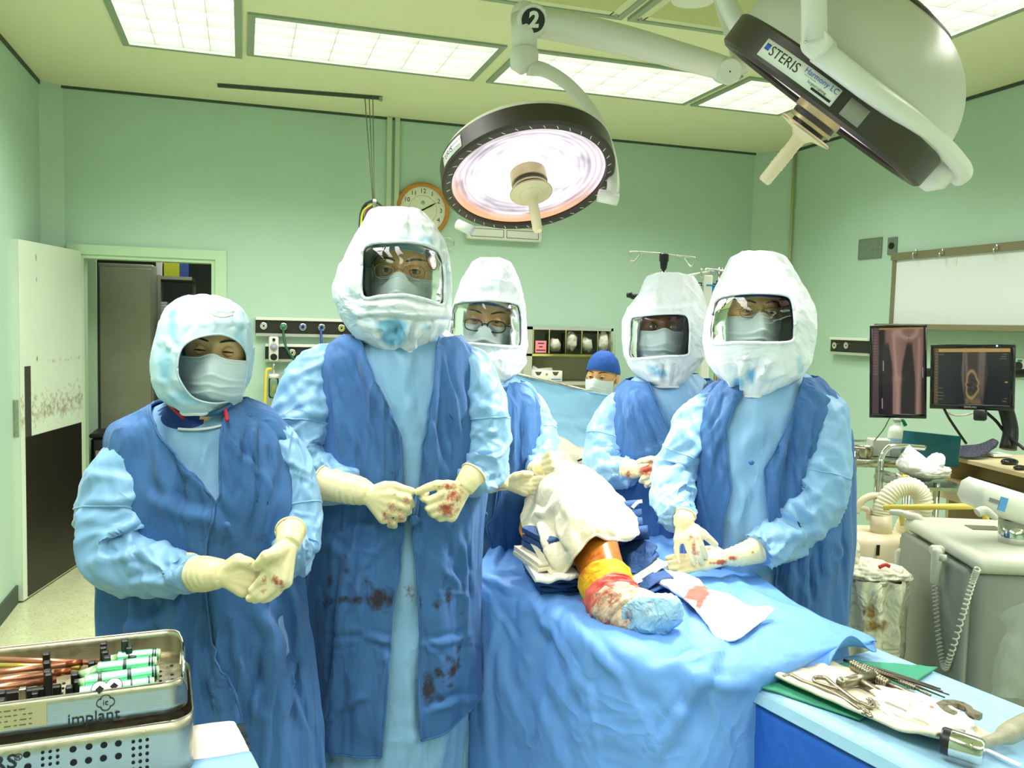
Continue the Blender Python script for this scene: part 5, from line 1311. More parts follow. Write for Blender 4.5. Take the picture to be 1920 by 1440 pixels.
if N[..., 2].mean() < 0: N = -N
Gq = cloth(G, .006, 4.5, 2.2, (1, 1, .6)); G = add_folds(Gq, sfold, N, .8)
dr = mk('table_drape', (G.reshape(-1, 3), gridf(130, 150)), M_drape, None, attrs={'stain': stains(G.reshape(-1, 3), [(1092, 1128, 20, 5, .7), (1070, 1118, 10, 4, .5), (936, 1052, 4, 3, .6)])})
solidify(dr, .003, -1)
tag(dr, 'large blue surgical drape spread over the operating table and hanging down in front', 'drape')

# raised anaesthesia screen drape between the third and fourth persons
rows = [[PD(930, 690, 3.35), PD(975, 705, 3.38), PD(1040, 722, 3.42), PD(1120, 738, 3.45), PD(1190, 752, 3.5)],
        [PD(930, 760, 3.33), PD(985, 770, 3.33), PD(1045, 785, 3.36), PD(1115, 798, 3.42), PD(1190, 815, 3.48)],
        [PD(930, 830, 3.28), PD(990, 840, 3.26), PD(1050, 846, 3.28), PD(1110, 850, 3.36), PD(1190, 865, 3.44)],
        [PD(930, 900, 3.22), PD(990, 905, 3.16), PD(1050, 902, 3.18), PD(1110, 905, 3.26), PD(1190, 920, 3.36)],
        [PD(930, 1010, 3.20), PD(990, 1010, 3.12), PD(1050, 1010, 3.12), PD(1110, 1010, 3.2), PD(1190, 1020, 3.30)]]
G = cloth(patch(rows, 60, 60), .008, 5, 9, (1, 1, 1.6))
G = add_folds(G, [((970, 735), (1120, 775), 9, .012), ((985, 800), (1090, 822), 10, .014), ((985, 830), (1040, 800), 8, .010), ((1000, 715), (1010, 850), 8, .006)])
o = mk('screen_drape', (G.reshape(-1, 3), gridf(60, 60)), M_drape2); solidify(o, .003, -1)
mk('top_hem', tube(G[0], .006, 8, spline=False), M_drape2, o)
pole = PD(1190, 752, 3.5)
mk('support_pole', join(rod((pole[0], pole[1], .02), pole+[0, 0, .01], .011), rod(PD(930, 690, 3.35)+[0, 0, -.004], pole+[0, 0, -.004], .006), disc((pole[0], pole[1], 0), (0, 0, 1), .16, 24, .02)), M_steel, o)
tag(o, 'pale blue drape raised as a screen across the head end of the table', 'drape')

# folded linens stacked under the knee: (left edge px, right edge px, front y px, height, depth, material ...)
def folded(L, R, z0, z1, depth, m, label, seed, layers=3, name='folded_linen', bl=(), lab_grp=None):
    a, b = PZ(L[0], L[1], z0), PZ(R[0], R[1], z0); u = b-a; u[2] = 0; w = np.linalg.norm(u); u /= w
    v = np.cross(ZUP, u)
    if v@FWH < 0: v = -v
    h = (z1-z0)/layers; root = None; u0_ = u; sag_at = float((PZ(1128, 1060, .96)-a)@u/w)
    o = None
    for k in range(layers):
        r = h*.48; sec = []
        for t_ in np.linspace(np.pi/2, 3*np.pi/2, 9): sec.append((r+r*math.cos(t_)*1.0, h/2+r*math.sin(t_)))
        prof = sec+[(depth, h/2-r), (depth, h/2+r)]
        nx = 40; Gs = []
        for s in np.linspace(0, 1, nx):
            sh = .006*math.sin(seed*3+k*2+s*7)+.004*math.sin(s*19+k+seed)
            lift = .003*math.sin(s*11+seed+k)+.002*math.sin(s*27+k*3)
            sag = 1-.80*math.exp(-((s-sag_at)/.24)**2); z_ = (z0-zb)*(sag-1)
            Gs.append([a+u*(s*w+.004*math.sin(k*5+seed))+v*(p[0]+sh)+ZUP*(z_+(k*h+p[1])*sag+lift) for p in prof])
        Gs = np.array(Gs); n_, k_ = nx, len(prof)
        shp = fixn((Gs.reshape(-1, 3), gridf(n_, k_, True)+[tuple(range(k_)), tuple((n_-1)*k_+j for j in range(k_))]))
        if root is None: root = mk(name, shp, m, angle=60, attrs={'stain': stains(shp[0], bl) if bl else np.zeros(len(shp[0]))}); tag(root, label, 'linen', lab_grp)
        else: mk('fold', shp, m, root, angle=60, attrs={'stain': stains(shp[0], bl) if bl else np.zeros(len(shp[0]))})
    return root
zb = ZT+.006
folded((1012, 1120), (1258, 1112), zb, zb+.024, .20, M_linen_b, 'dark blue folded cloth at the bottom of the stack under the knee', 1.0, 2)
folded((1006, 1104), (1262, 1096), zb+.025, zb+.048, .19, M_linen_b, 'dark blue folded cloth with a white edge, second from the bottom under the knee', 2.0, 2)
folded((1004, 1092), (1160, 1088), zb+.049, zb+.062, .17, M_white_gauze, 'white folded cloth with a pink stain jutting out left of the leg', 3.3, 1, bl=[(1080, 1058, 14, 10, .7)])
folded((1010, 1072), (1252, 1052), zb+.063, zb+.084, .17, M_linen_w, 'unbleached beige folded towel in the stack under the knee', 4.1, 2)
folded((1030, 1048), (1236, 1026), zb+.085, zb+.124, .15, M_linen_b, 'thick navy folded cloth directly beneath the white towel', 5.2, 3)
# rolled blue layers at the right of the towel
root = None
for k, (x, y, r) in enumerate([(1198, 948, .016), (1204, 966, .017), (1206, 984, .020), (1216, 998, .018)]):
    P0, P1_ = PD(x-70, y+16, 2.36-.03*k), PD(x, y, 2.34-.03*k)
    shp = tube([P0, (P0+P1_)/2+ZUP*.006, P1_], [r*1.15, r, r*1.05], 14)
    if root is None: root = tag(mk('rolled_linen', shp, M_linen_b), 'blue cloth rolled in layers sticking out at the right of the white towel', 'linen')
    else: mk('roll', shp, M_linen_b, root)
mk('white_edge', tube([PD(1186, 952, 2.31), PD(1196, 942, 2.31), PD(1204, 940, 2.31)], .005, 8), M_white_gauze, root)

# ---------------- the patient: draped body with the prepared lower leg showing
LEG = [(1040, 932, 2.75, 54), (1056, 930, 2.45, 52), (1080, 948, 2.23, 54), (1106, 1002, 2.11, 50), (1125, 1060, 2.01, 46), (1138, 1099, 1.95, 44), (1154, 1134, 1.895, 42), (1176, 1160, 1.86, 40)]
Pl = np.array([PD(x, y, d) for x, y, d, r in LEG]); Rl = np.array([r*d/F for x, y, d, r in LEG])
caps = [capsule(Pl[k], Pl[k+1], Rl[k]*.96, Rl[k+1]*.96, 20) for k in range(len(Pl)-1)]
hipc = Pl[0]+ax_*.30-ZUP*.02; ch = hipc+ax_*.45
caps += [capsule(Pl[0], hipc, Rl[0], .095), capsule(hipc, ch, .10, .10), capsule(ch, ch+ax_*.32, .05, .085)]
foot = [PD(1188, 1158, 1.855), PD(1218, 1156, 1.82), PD(1256, 1148, 1.805)]
caps += [capsule(foot[0], foot[1], .042, .038), capsule(foot[1], foot[2], .038, .024)]
# the other, flat leg under the drape
caps += [capsule(hipc+np.array([0, 0, -.04]), PZ(1150, 960, 1.0), .08, .045)]
M_prep = mat('iodine_stained_skin', (178, 106, 26), .3, var=.18, vscale=22, stain=(150, 36, 16), nscale=60, sss=.08)
bd = remesh(join(*caps), .012, 5)
pat = mk('person', bd, M_prep, attrs={'stain': stains(bd[0], [(1120, 1042, 22, 5, .9), (1100, 1035, 16, 10, .5), (1085, 1070, 8, 40, .5), (1150, 1010, 20, 5, .4)])})
tag(pat, 'patient under the drapes with one orange stained lower leg showing, on the table', 'person')
def leg_wrap(t0, t1, grow, m, name, seed, amp, bl=(), n=46, k=64, squash=1.0, rings=0, slant=0.0, kw=None):
    tt = np.linspace(t0, t1, n); Q = np.array([[np.interp(t, range(len(Pl)), Pl[:, c]) for c in range(3)] for t in tt]); R = np.interp(tt, range(len(Pl)), Rl)
    full = crspline(np.concatenate([Pl, Rl[:, None]], 1), 400); ts = np.linspace(0, len(Pl)-1, 400)
    Q = np.stack([np.interp(tt, ts, full[:, c]) for c in range(3)], 1); R = np.interp(tt, ts, full[:, 3])
    T = np.gradient(Q, axis=0); T /= np.linalg.norm(T, axis=1)[:, None]; a = np.linspace(0, 2*np.pi, k, endpoint=False); G = []
    u = np.cross(T[0], ZUP); u /= np.linalg.norm(u)
    for i in range(n):
        u = u-T[i]*(u@T[i]); u /= np.linalg.norm(u); v = np.cross(T[i], u)
        q = np.stack([np.cos(a)*1.5+seed, np.sin(a)*1.5, np.full(k, tt[i]*3.2)+slant*np.cos(a+.6)], -1)
        edge = min(1, i/3, (n-1-i)/3)
        rr = R[i]+grow*edge+amp*(ridge(q)*.9+fbm(q*2.3+4, 2)*.6-.3)*edge+(rings*np.abs(((tt[i]*2.6+slant*np.cos(a+.4)) % 1)-.5) if rings else 0)
        G.append(Q[i]+rr[:, None]*(np.cos(a)[:, None]*u+np.sin(a)[:, None]*v))
    V = np.array(G).reshape(-1, 3); at = {'stain': stains(V, bl) if bl else np.zeros(len(V))}
    if kw is not None: at['stain'] = np.maximum(at['stain'], kw(V))
    o = mk(name, (V, [f[::-1] for f in gridf(n, k, True)]), m, pat, attrs=at); solidify(o, .002, 0); return o
M_ywrap = mat('yellow_bandage', (236, 178, 10), .7, var=.08, vscale=30, bump=.3, bscale=500, stain=(176, 70, 10), nscale=50, wrinkle=(22, .002, (1, 1, 1)))
M_rwrap = mat('pink_bloody_bandage', (226, 104, 86), .55, var=.3, vscale=30, bump=.3, bscale=400, stain=(190, 34, 26), nscale=40)
M_gwrap = mat('cream_gauze_bandage', (228, 206, 170), .75, var=.08, vscale=40, bump=.4, bscale=450, stain=(150, 40, 24), nscale=55, wrinkle=(20, .002, (1, 1, 1)))
M_sock = mat('pale_blue_foot_wrap', (152, 196, 222), .6, var=.08, vscale=20, bump=.2, bscale=300, stain=(110, 60, 50), nscale=45, wrinkle=(22, .004, (1, 1, 1)))
leg_wrap(4.55, 5.75, .006, M_ywrap, 'yellow_bandage', 2.0, .004, bl=[(1092, 1062, 12, 30, .9), (1135, 1040, 26, 8, .7), (1110, 1100, 8, 30, .6)], slant=.25)
leg_wrap(5.45, 6.15, .010, M_rwrap, 'red_bandage', 5.0, .005, bl=[(1160, 1082, 30, 14, .8), (1130, 1095, 20, 10, .8), (1185, 1088, 12, 12, .7)], slant=.3, rings=.004)
leg_wrap(5.85, 7.0, .009, M_gwrap, 'gauze_bandage', 7.0, .005, bl=[(1135, 1120, 10, 24, .6), (1160, 1130, 20, 14, .5), (1145, 1150, 16, 14, .6), (1115, 1115, 6, 20, .5)], slant=.35, rings=.006, kw=lambda V: .85*(.5+.5*fbm(V*24, 3)))
gz = mk('gauze_tail', (patch(net([[(1186, 1100, 1.90), (1204, 1104, 1.88), (1220, 1110, 1.87)], [(1190, 1108, 1.88), (1210, 1112, 1.86), (1234, 1118, 1.85)], [(1194, 1118, 1.86), (1212, 1122, 1.85), (1232, 1124, 1.84)]]), 14, 14).reshape(-1, 3), gridf(14, 14)), M_gwrap, pat); solidify(gz, .004, 0)
caps = [capsule(PD(1202, 1158, 1.835), PD(1224, 1156, 1.82), .044, .047, 22), capsule(PD(1224, 1156, 1.82), PD(1252, 1146, 1.805), .047, .035, 22), capsule(PD(1204, 1172, 1.82), PD(1226, 1168, 1.815), .030, .028, 20)]
V, Fc = remesh(join(*caps), .006, 6)
cn = V.mean(0); nr_ = (V-cn); nr_ /= np.linalg.norm(nr_, axis=1)[:, None]
w_ = np.stack([fbm(V*14+k, 2) for k in (1, 9, 17)], -1)
V = V+nr_*(.007*(ridge(V*22+w_)-.3)+.004*ridge(V*45+w_*1.5))[:, None]
hw_ = remesh(join(capsule(PD(1152, 1130, 1.895), PD(1180, 1160, 1.855), .046, .047, 20), capsule(PD(1180, 1160, 1.855), PD(1206, 1160, 1.835), .047, .044, 20)), .006, 5)
hn_ = hw_[0]-hw_[0].mean(0); hn_ /= np.linalg.norm(hn_, axis=1)[:, None]
mk('heel_wrap', (hw_[0]+hn_*(.003*ridge(hw_[0]*26))[:, None], hw_[1]), M_gwrap, pat, attrs={'stain': .85*(.5+.5*fbm(hw_[0]*24, 3))})
mk('foot_wrap', (V, Fc), M_sock, pat, attrs={'stain': np.maximum(stains(V, [(1180, 1150, 12, 24, .6), (1215, 1140, 16, 14, .5), (1195, 1180, 18, 10, .5)]), .18*(.5+.5*fbm(V*30, 2)))})

# pale drape over the thigh, trunk and chest, up to the screen
tr_ = [capsule(Pl[1]+(Pl[2]-Pl[1])*.8, Pl[1], .095, .10), capsule(Pl[1], Pl[0], .10, .115), capsule(Pl[0], hipc, .115, .15), capsule(hipc, ch, .15, .15), capsule(hipc-bx_*.13, ch-bx_*.13, .10, .10), capsule(hipc+bx_*.13, ch+bx_*.13, .10, .10)]
V, Fc = remesh(join(*tr_), .014, 8); w_ = np.stack([fbm(V*6+k, 2) for k in (1, 9, 17)], -1); cn = V.mean(0); nr_ = V-cn; nr_ /= np.linalg.norm(nr_, axis=1)[:, None]
mk('thigh_drape', (V+nr_*(.008*ridge(V*8+w_))[:, None], Fc), M_linen_w, pat, attrs={'stain': np.zeros(len(V))})
# towel over the knee
rows = [[(990, 912, 2.60), (1020, 893, 2.45), (1052, 872, 2.28), (1092, 873, 2.28), (1130, 897, 2.42), (1160, 926, 2.52)],
        [(984, 945, 2.45), (1018, 926, 2.31), (1058, 906, 2.18), (1100, 906, 2.17), (1145, 928, 2.30), (1178, 950, 2.40)],
        [(978, 972, 2.35), (1020, 956, 2.22), (1062, 940, 2.085), (1108, 940, 2.075), (1152, 957, 2.20), (1188, 972, 2.31)],
        [(986, 1000, 2.20), (1026, 990, 2.13), (1068, 970, 2.02), (1112, 965, 2.01), (1150, 980, 2.10), (1196, 990, 2.24)],
        [(1004, 1030, 2.10), (1036, 1022, 2.05), (1070, 1002, 1.985), (1114, 988, 1.985), (1146, 998, 2.05), (1198, 1000, 2.20)],
        [(1020, 1058, 2.04), (1046, 1050, 2.01), (1074, 1030, 1.97), (1112, 1001, 1.98), (1142, 1008, 2.03), (1192, 1006, 2.18)],
        [(1038, 1082, 1.995), (1058, 1072, 2.01), (1079, 1042, 1.965), (1112, 1004, 1.98), (1142, 1013, 2.02), (1182, 1011, 2.17)]]
G = patch(net(rows), 80, 80)
G = cloth(G, .0035, 8, 5, (1, 1, 1)); N = gnormals(G)
if (N@FWH).mean() > 0: N = -N
G = add_folds(G, [((1010, 960), (1050, 1070), 9, .010), ((1060, 930), (1080, 1030), 12, .008), ((1040, 950), (1000, 975), 7, .008), ((1140, 930), (1146, 1010), 7, .012), ((1150, 950), (1190, 1000), 9, -.010), ((1030, 990), (1060, 1040), 8, -.007), ((1090, 940), (1100, 1000), 10, .004), ((1000, 985), (1040, 1075), 5, -.006)], N)
o = mk('white_towel', (G.reshape(-1, 3), gridf(80, 80)), M_linen_w, attrs={'stain': np.zeros(6400)}); solidify(o, .005, 0)
mk('hem', join(tube(G[-1], .004, 6, spline=False), tube(G[:, 0], .0035, 6, spline=False), tube(G[:, -1], .0035, 6, spline=False)), M_linen_w, o)
tag(o, 'cream cotton towel thrown over the bent knee on the table', 'towel')
# orange prepped skin strip and clamp at the left of the towel
o = mk('drape_edge', (patch(net([[(1006, 930, 2.46), (996, 940, 2.43), (985, 952, 2.41)], [(990, 972, 2.33), (980, 982, 2.33), (974, 990, 2.33)], [(996, 998, 2.27), (988, 1004, 2.27), (980, 1010, 2.28)]]), 14, 14).reshape(-1, 3), gridf(14, 14)), mat('orange_adhesive_film', (240, 150, 30), .25)); solidify(o, .003, 0)
tag(o, 'orange adhesive film showing at the left edge of the white towel', 'film')
o = mk('tubing', tube([PD(x, y, d) for x, y, d in ((1062, 882, 2.9), (1080, 866, 2.92), (1098, 860, 2.94), (1104, 868, 2.95), (1096, 884, 2.96))], .0035, 8), mat('dark_tubing', (40, 44, 60), .4)); tag(o, 'thin dark tube looping up behind the white towel', 'tube')

# white bloody gauze on the drape
rows = [[(1214, 1066, .975), (1246, 1070, .985), (1282, 1076, .985), (1310, 1086, .98)], [(1206, 1078, .972), (1250, 1092, .988), (1296, 1100, .992), (1330, 1106, .982)],
        [(1250, 1100, .972), (1280, 1118, .985), (1318, 1124, .99), (1356, 1112, .98)], [(1296, 1128, .968), (1306, 1142, .978), (1344, 1140, .985), (1404, 1136, .975)],
        [(1312, 1150, .966), (1326, 1160, .972), (1366, 1154, .98), (1446, 1140, .972)], [(1330, 1178, .964), (1345, 1182, .966), (1390, 1172, .972), (1446, 1150, .968)], [(1338, 1190, .963), (1352, 1200, .963), (1384, 1198, .966), (1420, 1172, .966)]]
G = patch(net(rows), 70, 60); G = cloth(G, .004, 14, 8, (1, 1, 1))
V = G.reshape(-1, 3)
o = mk('bloody_gauze', (V, gridf(70, 60)), M_white_gauze, attrs={'stain': stains(V, [(1308, 1114, 24, 16, 1.5), (1328, 1102, 14, 8, 1.2), (1312, 1132, 9, 14, 1.2), (1296, 1122, 12, 8, .9), (1280, 1128, 6, 4, .5), (1380, 1166, 26, 5, .55), (1270, 1105, 8, 4, .5)]), 'stain2': stains(V, [(1268, 1096, 16, 10, 1.1)])}); solidify(o, .004, 0)
tag(o, 'white gauze with red blood patches lying on the drape beside the wrapped foot', 'gauze')

# ================================================================== instrument table at the lower right
ZI = 0.90
M_sheet_lb = mat('pale_blue_table_cover', (158, 204, 232), .6, var=.02, bump=.1, bscale=800, wrinkle=(8, .002, (1, 1, 1)), stain=(90, 130, 190), nscale=120)
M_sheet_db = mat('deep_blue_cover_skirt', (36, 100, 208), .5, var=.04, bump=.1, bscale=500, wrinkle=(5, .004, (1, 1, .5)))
c0, c1 = PZ(1420, 1290, ZI), PZ(1646, 1222, ZI); e0, e1 = PZ(1776, 1452, ZI), PZ(1935, 1352, ZI)
far_u = (e1-c1)/np.linalg.norm(e1-c1); near_u = (e0-c0)/np.linalg.norm(e0-c0)
uu = (far_u+near_u)/2; uu[2] = 0; uu /= np.linalg.norm(uu); vv = np.cross(uu, ZUP)
if vv@FWH > 0: vv = -vv                     # vv points to the near edge
Wd_ = abs((c0-c1)@vv); o_ = (c0+c1)/2
t = thing('instrument_table', 'instrument table in a pale blue cover with a deep blue skirt, at the lower right', 'table', (o_[0]+uu[0]*.4, o_[1]+uu[1]*.4, 0))
RI = np.stack([uu, vv, ZUP], 1); Ln = 1.05; w2 = Wd_/2
tc2 = o_+uu*(Ln/2-.02); tc2[2] = 0
mk('top', box(tc2+ZUP*(ZI-.02), (Ln, Wd_, .03), RI, bev=.012), M_steel, t)
for su in (-1, 1):
    for sv in (-1, 1): mk('leg', rod(tc2+uu*su*(Ln/2-.06)+vv*sv*(w2-.05)+ZUP*.0, tc2+uu*su*(Ln/2-.06)+vv*sv*(w2-.05)+ZUP*(ZI-.03), .014), M_chrome, t)
nu_, nv_ = 60, 50; A = np.linspace(-Ln/2-.012, Ln/2+.012, nu_)[:, None]; B = np.linspace(-w2-.012, w2+.012, nv_)[None]
hgt = .003*fbm(np.stack([A*6+0*B, B*6+0*A, 0*A+0*B], -1), 2)+.004*ridge(np.stack([A*4+0*B, B*9+0*A, 0*A+0*B+3], -1))*.4
eg = np.minimum(np.minimum(A+Ln/2+.012, Ln/2+.012-A), np.minimum(B+w2+.012, w2+.012-B)); hgt = hgt-.012*(1-sstep(0, .02, eg))**2
G = tc2+uu*A[..., None]+vv*B[..., None]+ZUP*(ZI+.004+hgt)[..., None]
V = G.reshape(-1, 3)
cov = mk('table_cover', (V, gridf(nu_, nv_)), M_sheet_lb, t, attrs={'stain': stains(V, [(1838, 1314, 20, 5, .5, 20), (1800, 1308, 14, 4, .4, 20), (1865, 1330, 14, 4, .35, 20)])}); solidify(cov, .003, 0)
# near side: pale border, then the deep blue skirt hanging
def skirt(z0, z1, out, m, name, amp, seed, sgn=1, n=70, k=26):
    U = np.linspace(-Ln/2-.012, Ln/2+.012, n)[:, None]; t_ = np.linspace(0, 1, k)[None]
    z = z0+(z1-z0)*t_+0*U; w = amp*t_*(np.sin(U*14+seed)+.6*np.sin(U*31+seed*2+t_))
    G = tc2+uu*U[..., None]*np.ones((n, k, 1))+vv*(sgn*(w2+.012+out*t_+w*.5))[..., None]+ZUP*z[..., None]
    o = mk(name, (G.reshape(-1, 3), gridf(n, k)), m, t); solidify(o, .002, 0)
skirt(ZI, ZI-.020, .006, M_sheet_lb, 'cover_border', .002, 1)
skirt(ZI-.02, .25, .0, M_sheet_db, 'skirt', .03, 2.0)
skirt(ZI, .3, .01, M_sheet_lb, 'far_skirt', .02, 4.0, -1)
# end hang at the left, under the blue drape
U = np.linspace(-w2, w2, 30)[:, None]; tt_ = np.linspace(0, 1, 16)[None]
G = tc2-uu*(Ln/2+.014+.02*tt_*np.sin(U*20))[..., None]+vv*(U+0*tt_)[..., None]+ZUP*(ZI-.02-(ZI-.3)*tt_+0*U)[..., None]
o = mk('end_skirt', (G.reshape(-1, 3), gridf(30, 16)), mat('slate_blue_drape', (70, 130, 190), .6, wrinkle=(5, .004, (1, 1, .5))), t); solidify(o, .002, 0)

zi = ZI+.010
def flat_cloth(name, pts, m, label, cat, z, seed, th=.004, amp=.003, n=40, bl=(), lift=None):
    "pts: 4 corner pixels (near-left, far-left, far-right, near-right)"
    a, b, c, d = [PZ(x, y, z) for x, y in pts]; s = np.linspace(0, 1, n)[:, None, None]; t_ = np.linspace(0, 1, n)[None, :, None]
    G = (a*(1-s)+d*s)*(1-t_)+(b*(1-s)+c*s)*t_
    S_, T_2 = s[..., 0]+0*t_[..., 0], t_[..., 0]+0*s[..., 0]
    G = G+ZUP*(np.abs(amp*fbm(np.stack([S_*5+seed, T_2*5, 0*S_], -1), 3))+amp*1.5*ridge(np.stack([S_*3+seed, T_2*3, 0*S_+1], -1))*.5+(lift(S_, T_2) if lift else 0))[..., None]
    V = G.reshape(-1, 3)
    o = mk(name, (V, gridf(n, n)), m, attrs={'stain': stains(V, bl) if bl else np.zeros(len(V))}); solidify(o, th, 0)
    return tag(o, label, cat)
flat_cloth('green_cloth', [(1424, 1288), (1600, 1240), (1758, 1252), (1612, 1350)], M_teal, 'green wrapping cloth under the instruments, poking out on both sides of the white towel', 'cloth', zi, 1.0, .003, .002)
flat_cloth('instrument_towel', [(1436, 1270), (1560, 1242), (1868, 1384), (1752, 1410)], M_linen_w, 'cream towel with faint stains laid lengthwise under the metal instruments', 'towel', zi+.007, 2.0, .006, .004, bl=[(1540, 1252, 10, 5, .35), (1608, 1320, 8, 4, .7)], lift=lambda s, t: .012*np.exp(-((t-.05)/.12)**2)+.014*sstep(.8, 1, s)*(1-t))
M_inst = mat('worn_steel_instrument', (150, 142, 122), .35, 1.0, rvar=.12, vscale=60)
zz = zi+.022
def tag_i(o, lab, cat='instrument', grp=None): return tag(o, lab, cat, grp)
def pz(x, y, z=zz): return PZ(x, y, z)
# rakes
def rake(handle, prongs, lab):
    o = mk('retractor', tube([pz(*p) for p in handle], [.0035]+[.0045]*(len(handle)-2)+[.0035], 10), M_inst)
    for pr in prongs: mk('prong', tube([pz(*p) for p in pr], .0028, 8), M_inst, o)
    return tag_i(o, lab, 'retractor')
rake([(1468, 1268), (1484, 1267), (1504, 1277), (1540, 1290), (1575, 1306), (1600, 1322), (1612, 1330)], [[(1608, 1322), (1622, 1330), (1630, 1336), (1626, 1342)], [(1612, 1328), (1624, 1334), (1634, 1342), (1628, 1344)], [(1600, 1322), (1614, 1328), (1622, 1334), (1618, 1338)]], 'long thin rake retractor with a hooked end, on the left edge of the towel')
rake([(1526, 1272), (1532, 1270), (1548, 1272), (1562, 1283), (1585, 1300), (1606, 1315), (1618, 1318)], [[(1612, 1316), (1630, 1322), (1636, 1316), (1630, 1310)], [(1612, 1316), (1626, 1320), (1630, 1314), (1626, 1310)], [(1606, 1314), (1634, 1326), (1640, 1320), (1634, 1312)]], 'rake retractor with a looped handle and three curled prongs')
loop = mk('handle_loop', tube([pz(x, y) for x, y in ((1526, 1272), (1528, 1278), (1544, 1284), (1564, 1290), (1572, 1292))], .004, 8), M_inst, [o for o in S.objects if o.name == 'retractor.001'][0])
# T handle
o = mk('t_handle', rod(pz(1578, 1280, zz+.004), pz(1640, 1268, zz+.004), .0105, 18), M_inst); tag_i(o, 'steel T-shaped handle lying beside the flexible reamer', 'handle')
for q_ in ((1578, 1280), (1640, 1268)): mk('end_cap', sphere(pz(*q_, zz+.004), .0108, 16, 10), M_inst, o)
mk('shaft', rod(pz(1607, 1275, zz+.002), pz(1668, 1308, zz+.0), .0078, 16), M_inst, o)
mk('tip', rod(pz(1668, 1308, zz), pz(1672, 1310, zz), .0078, 16, .004), M_inst, o)
# flexible reamer: rings on a shaft, tapering
def reamer(p0, p1, p2, r0, r1, nring, lab, rr=1.35):
    a, b, c = pz(*p0), pz(*p1), pz(*p2)
    o = mk('reamer', join(rod(a, b, r0, 14), rod(b, c, r0*.85, 14, r1)), M_inst); tag_i(o, lab, 'reamer')
    L = np.linalg.norm(b-a); d = (b-a)/L; rings = []
    for k in range(nring):
        p = a+d*L*(k+.3)/nring; rings.append(rod(p, p+d*L/nring*.55, r0*rr, 14))
    mk('coil', join(*rings), M_inst, o)
reamer((1597, 1245, zz+.002), (1664, 1283, zz+.001), (1740, 1312, zz), .0075, .004, 15, 'thick coiled steel reamer pointing to the right')
reamer((1618, 1248, zz), (1716, 1290, zz-.002), (1745, 1304, zz-.002), .004, .0025, 22, 'thin coiled steel reamer beside the thick one', 1.3)
for k, (p, q) in enumerate([((1582, 1238), (1764, 1292)), ((1600, 1246), (1780, 1303)), ((1610, 1250), (1772, 1308)), ((1604, 1243), (1768, 1297))]):
    m_ = ((p[0]+q[0])/2, (p[1]+q[1])/2-3)
    o = mk('guide_pin', tube([pz(*p, zz-.002), pz(*m_, zz+.002), pz(*q, zz-.008)], [.0032, .0028, .0015], 8), mat('dark_steel', (90, 84, 72), .3, 1.0)); tag_i(o, ['dark steel guide pin, the farthest one, crossing the green cloth', 'dark steel guide pin reaching farthest right', 'dark steel guide pin nearest the coiled reamers', 'dark steel guide pin second from the far edge'][k], 'pin', 'thin steel pins')
# open-ended hook wrench
poly = [(0, -9), (6, -14), (16, -14), (28, -6), (40, -5), (46, -9), (44, -16), (28, -17), (20, -22), (6, -24), (-8, -20), (-16, -8), (-14, 6), (-2, 12), (10, 14), (22, 12), (22, 5), (10, 5), (-2, 1), (-5, -4)]
ca = pz(1776, 1332, zz+.004); o = mk('open_wrench', prism([(x*.0011*1, -y*.0016) for x, y in poly], ca, uu, -vv, .010, ZUP), M_inst, angle=30); tag_i(o, 'U-shaped steel wrench end protruding from under the crumpled gauze', 'wrench')
# crumpled gauze
cg = pz(1726, 1338, zz-.008); n_, m_ = 50, 64
th = np.linspace(0.02, np.pi*.62, n_)[:, None]; a_ = np.linspace(0, 2*np.pi, m_, endpoint=False)[None]
q = np.stack([np.sin(th)*np.cos(a_), np.sin(th)*np.sin(a_), np.cos(th)+0*a_], -1)
rad = 1+.25*fbm(q*1.6+3, 3)+.2*ridge(q*2.2+1)
V = (cg+(q*rad[..., None])@np.stack([uu*.090, vv*.050, ZUP*.020]).reshape(3, 3)).reshape(-1, 3)
o = mk('crumpled_gauze', (V, gridf(n_, m_, True)), M_white_gauze, attrs={'stain': stains(V, [(1708, 1322, 10, 10, .8), (1746, 1326, 8, 6, .7), (1735, 1358, 18, 6, .5), (1654, 1340, 10, 5, .6)]), 'stain2': np.zeros(len(V))}); tag(o, 'crumpled white gauze with pink spots in the middle of the instrument table', 'gauze')
# mallet
h0, h1 = PZ(1782, 1392, zz+.006), PZ(1845, 1412, zz+.004)
dm = (h1-h0)/np.linalg.norm(h1-h0); rm_ = .0215
o = mk('mallet', lathe([(0, 0), (rm_*.98, 0), (rm_, .002), (rm_, np.linalg.norm(h1-h0)-.004), (rm_*.9, np.linalg.norm(h1-h0)), (0, np.linalg.norm(h1-h0))], h0, dm, 40), M_chrome, angle=35); tag_i(o, 'steel mallet with a black striking face and grey handle, near the bottom edge', 'mallet')
mk('striking_face', lathe([(0, -.014), (rm_*.9, -.014), (rm_*1.0, -.011), (rm_*1.0, 0), (0, 0)], h0, dm, 40), M_black, o, angle=35)
mk('pin', disc((h0+h1)/2-FWH*rm_*.86+ZUP*rm_*.52, -FWH*.86+ZUP*.52, .006, 14, .001), M_steel, o)
hs_ = (h0*.4+h1*.6)+ZUP*.004; M_hand = mat('grey_pitted_handle', (168, 164, 140), .55, .35, var=.15, vscale=60, bump=.4, bscale=200)
mk('handle', tube([hs_, PZ(1868, 1386, zz+.004), PZ(1890, 1376, zz+.004), PZ(1920, 1360, zz+.002), PZ(1975, 1335, zz)], [.009, .010, .017, .018, .017], 14), M_hand, o)
o = mk('paper_strip', box(PZ(1872, 1416, zi+.004), (.07, .010, .0015), RI), mat('white_paper', (244, 246, 246), .6), smooth=False); tag(o, 'narrow white paper strip beside the mallet head', 'paper')
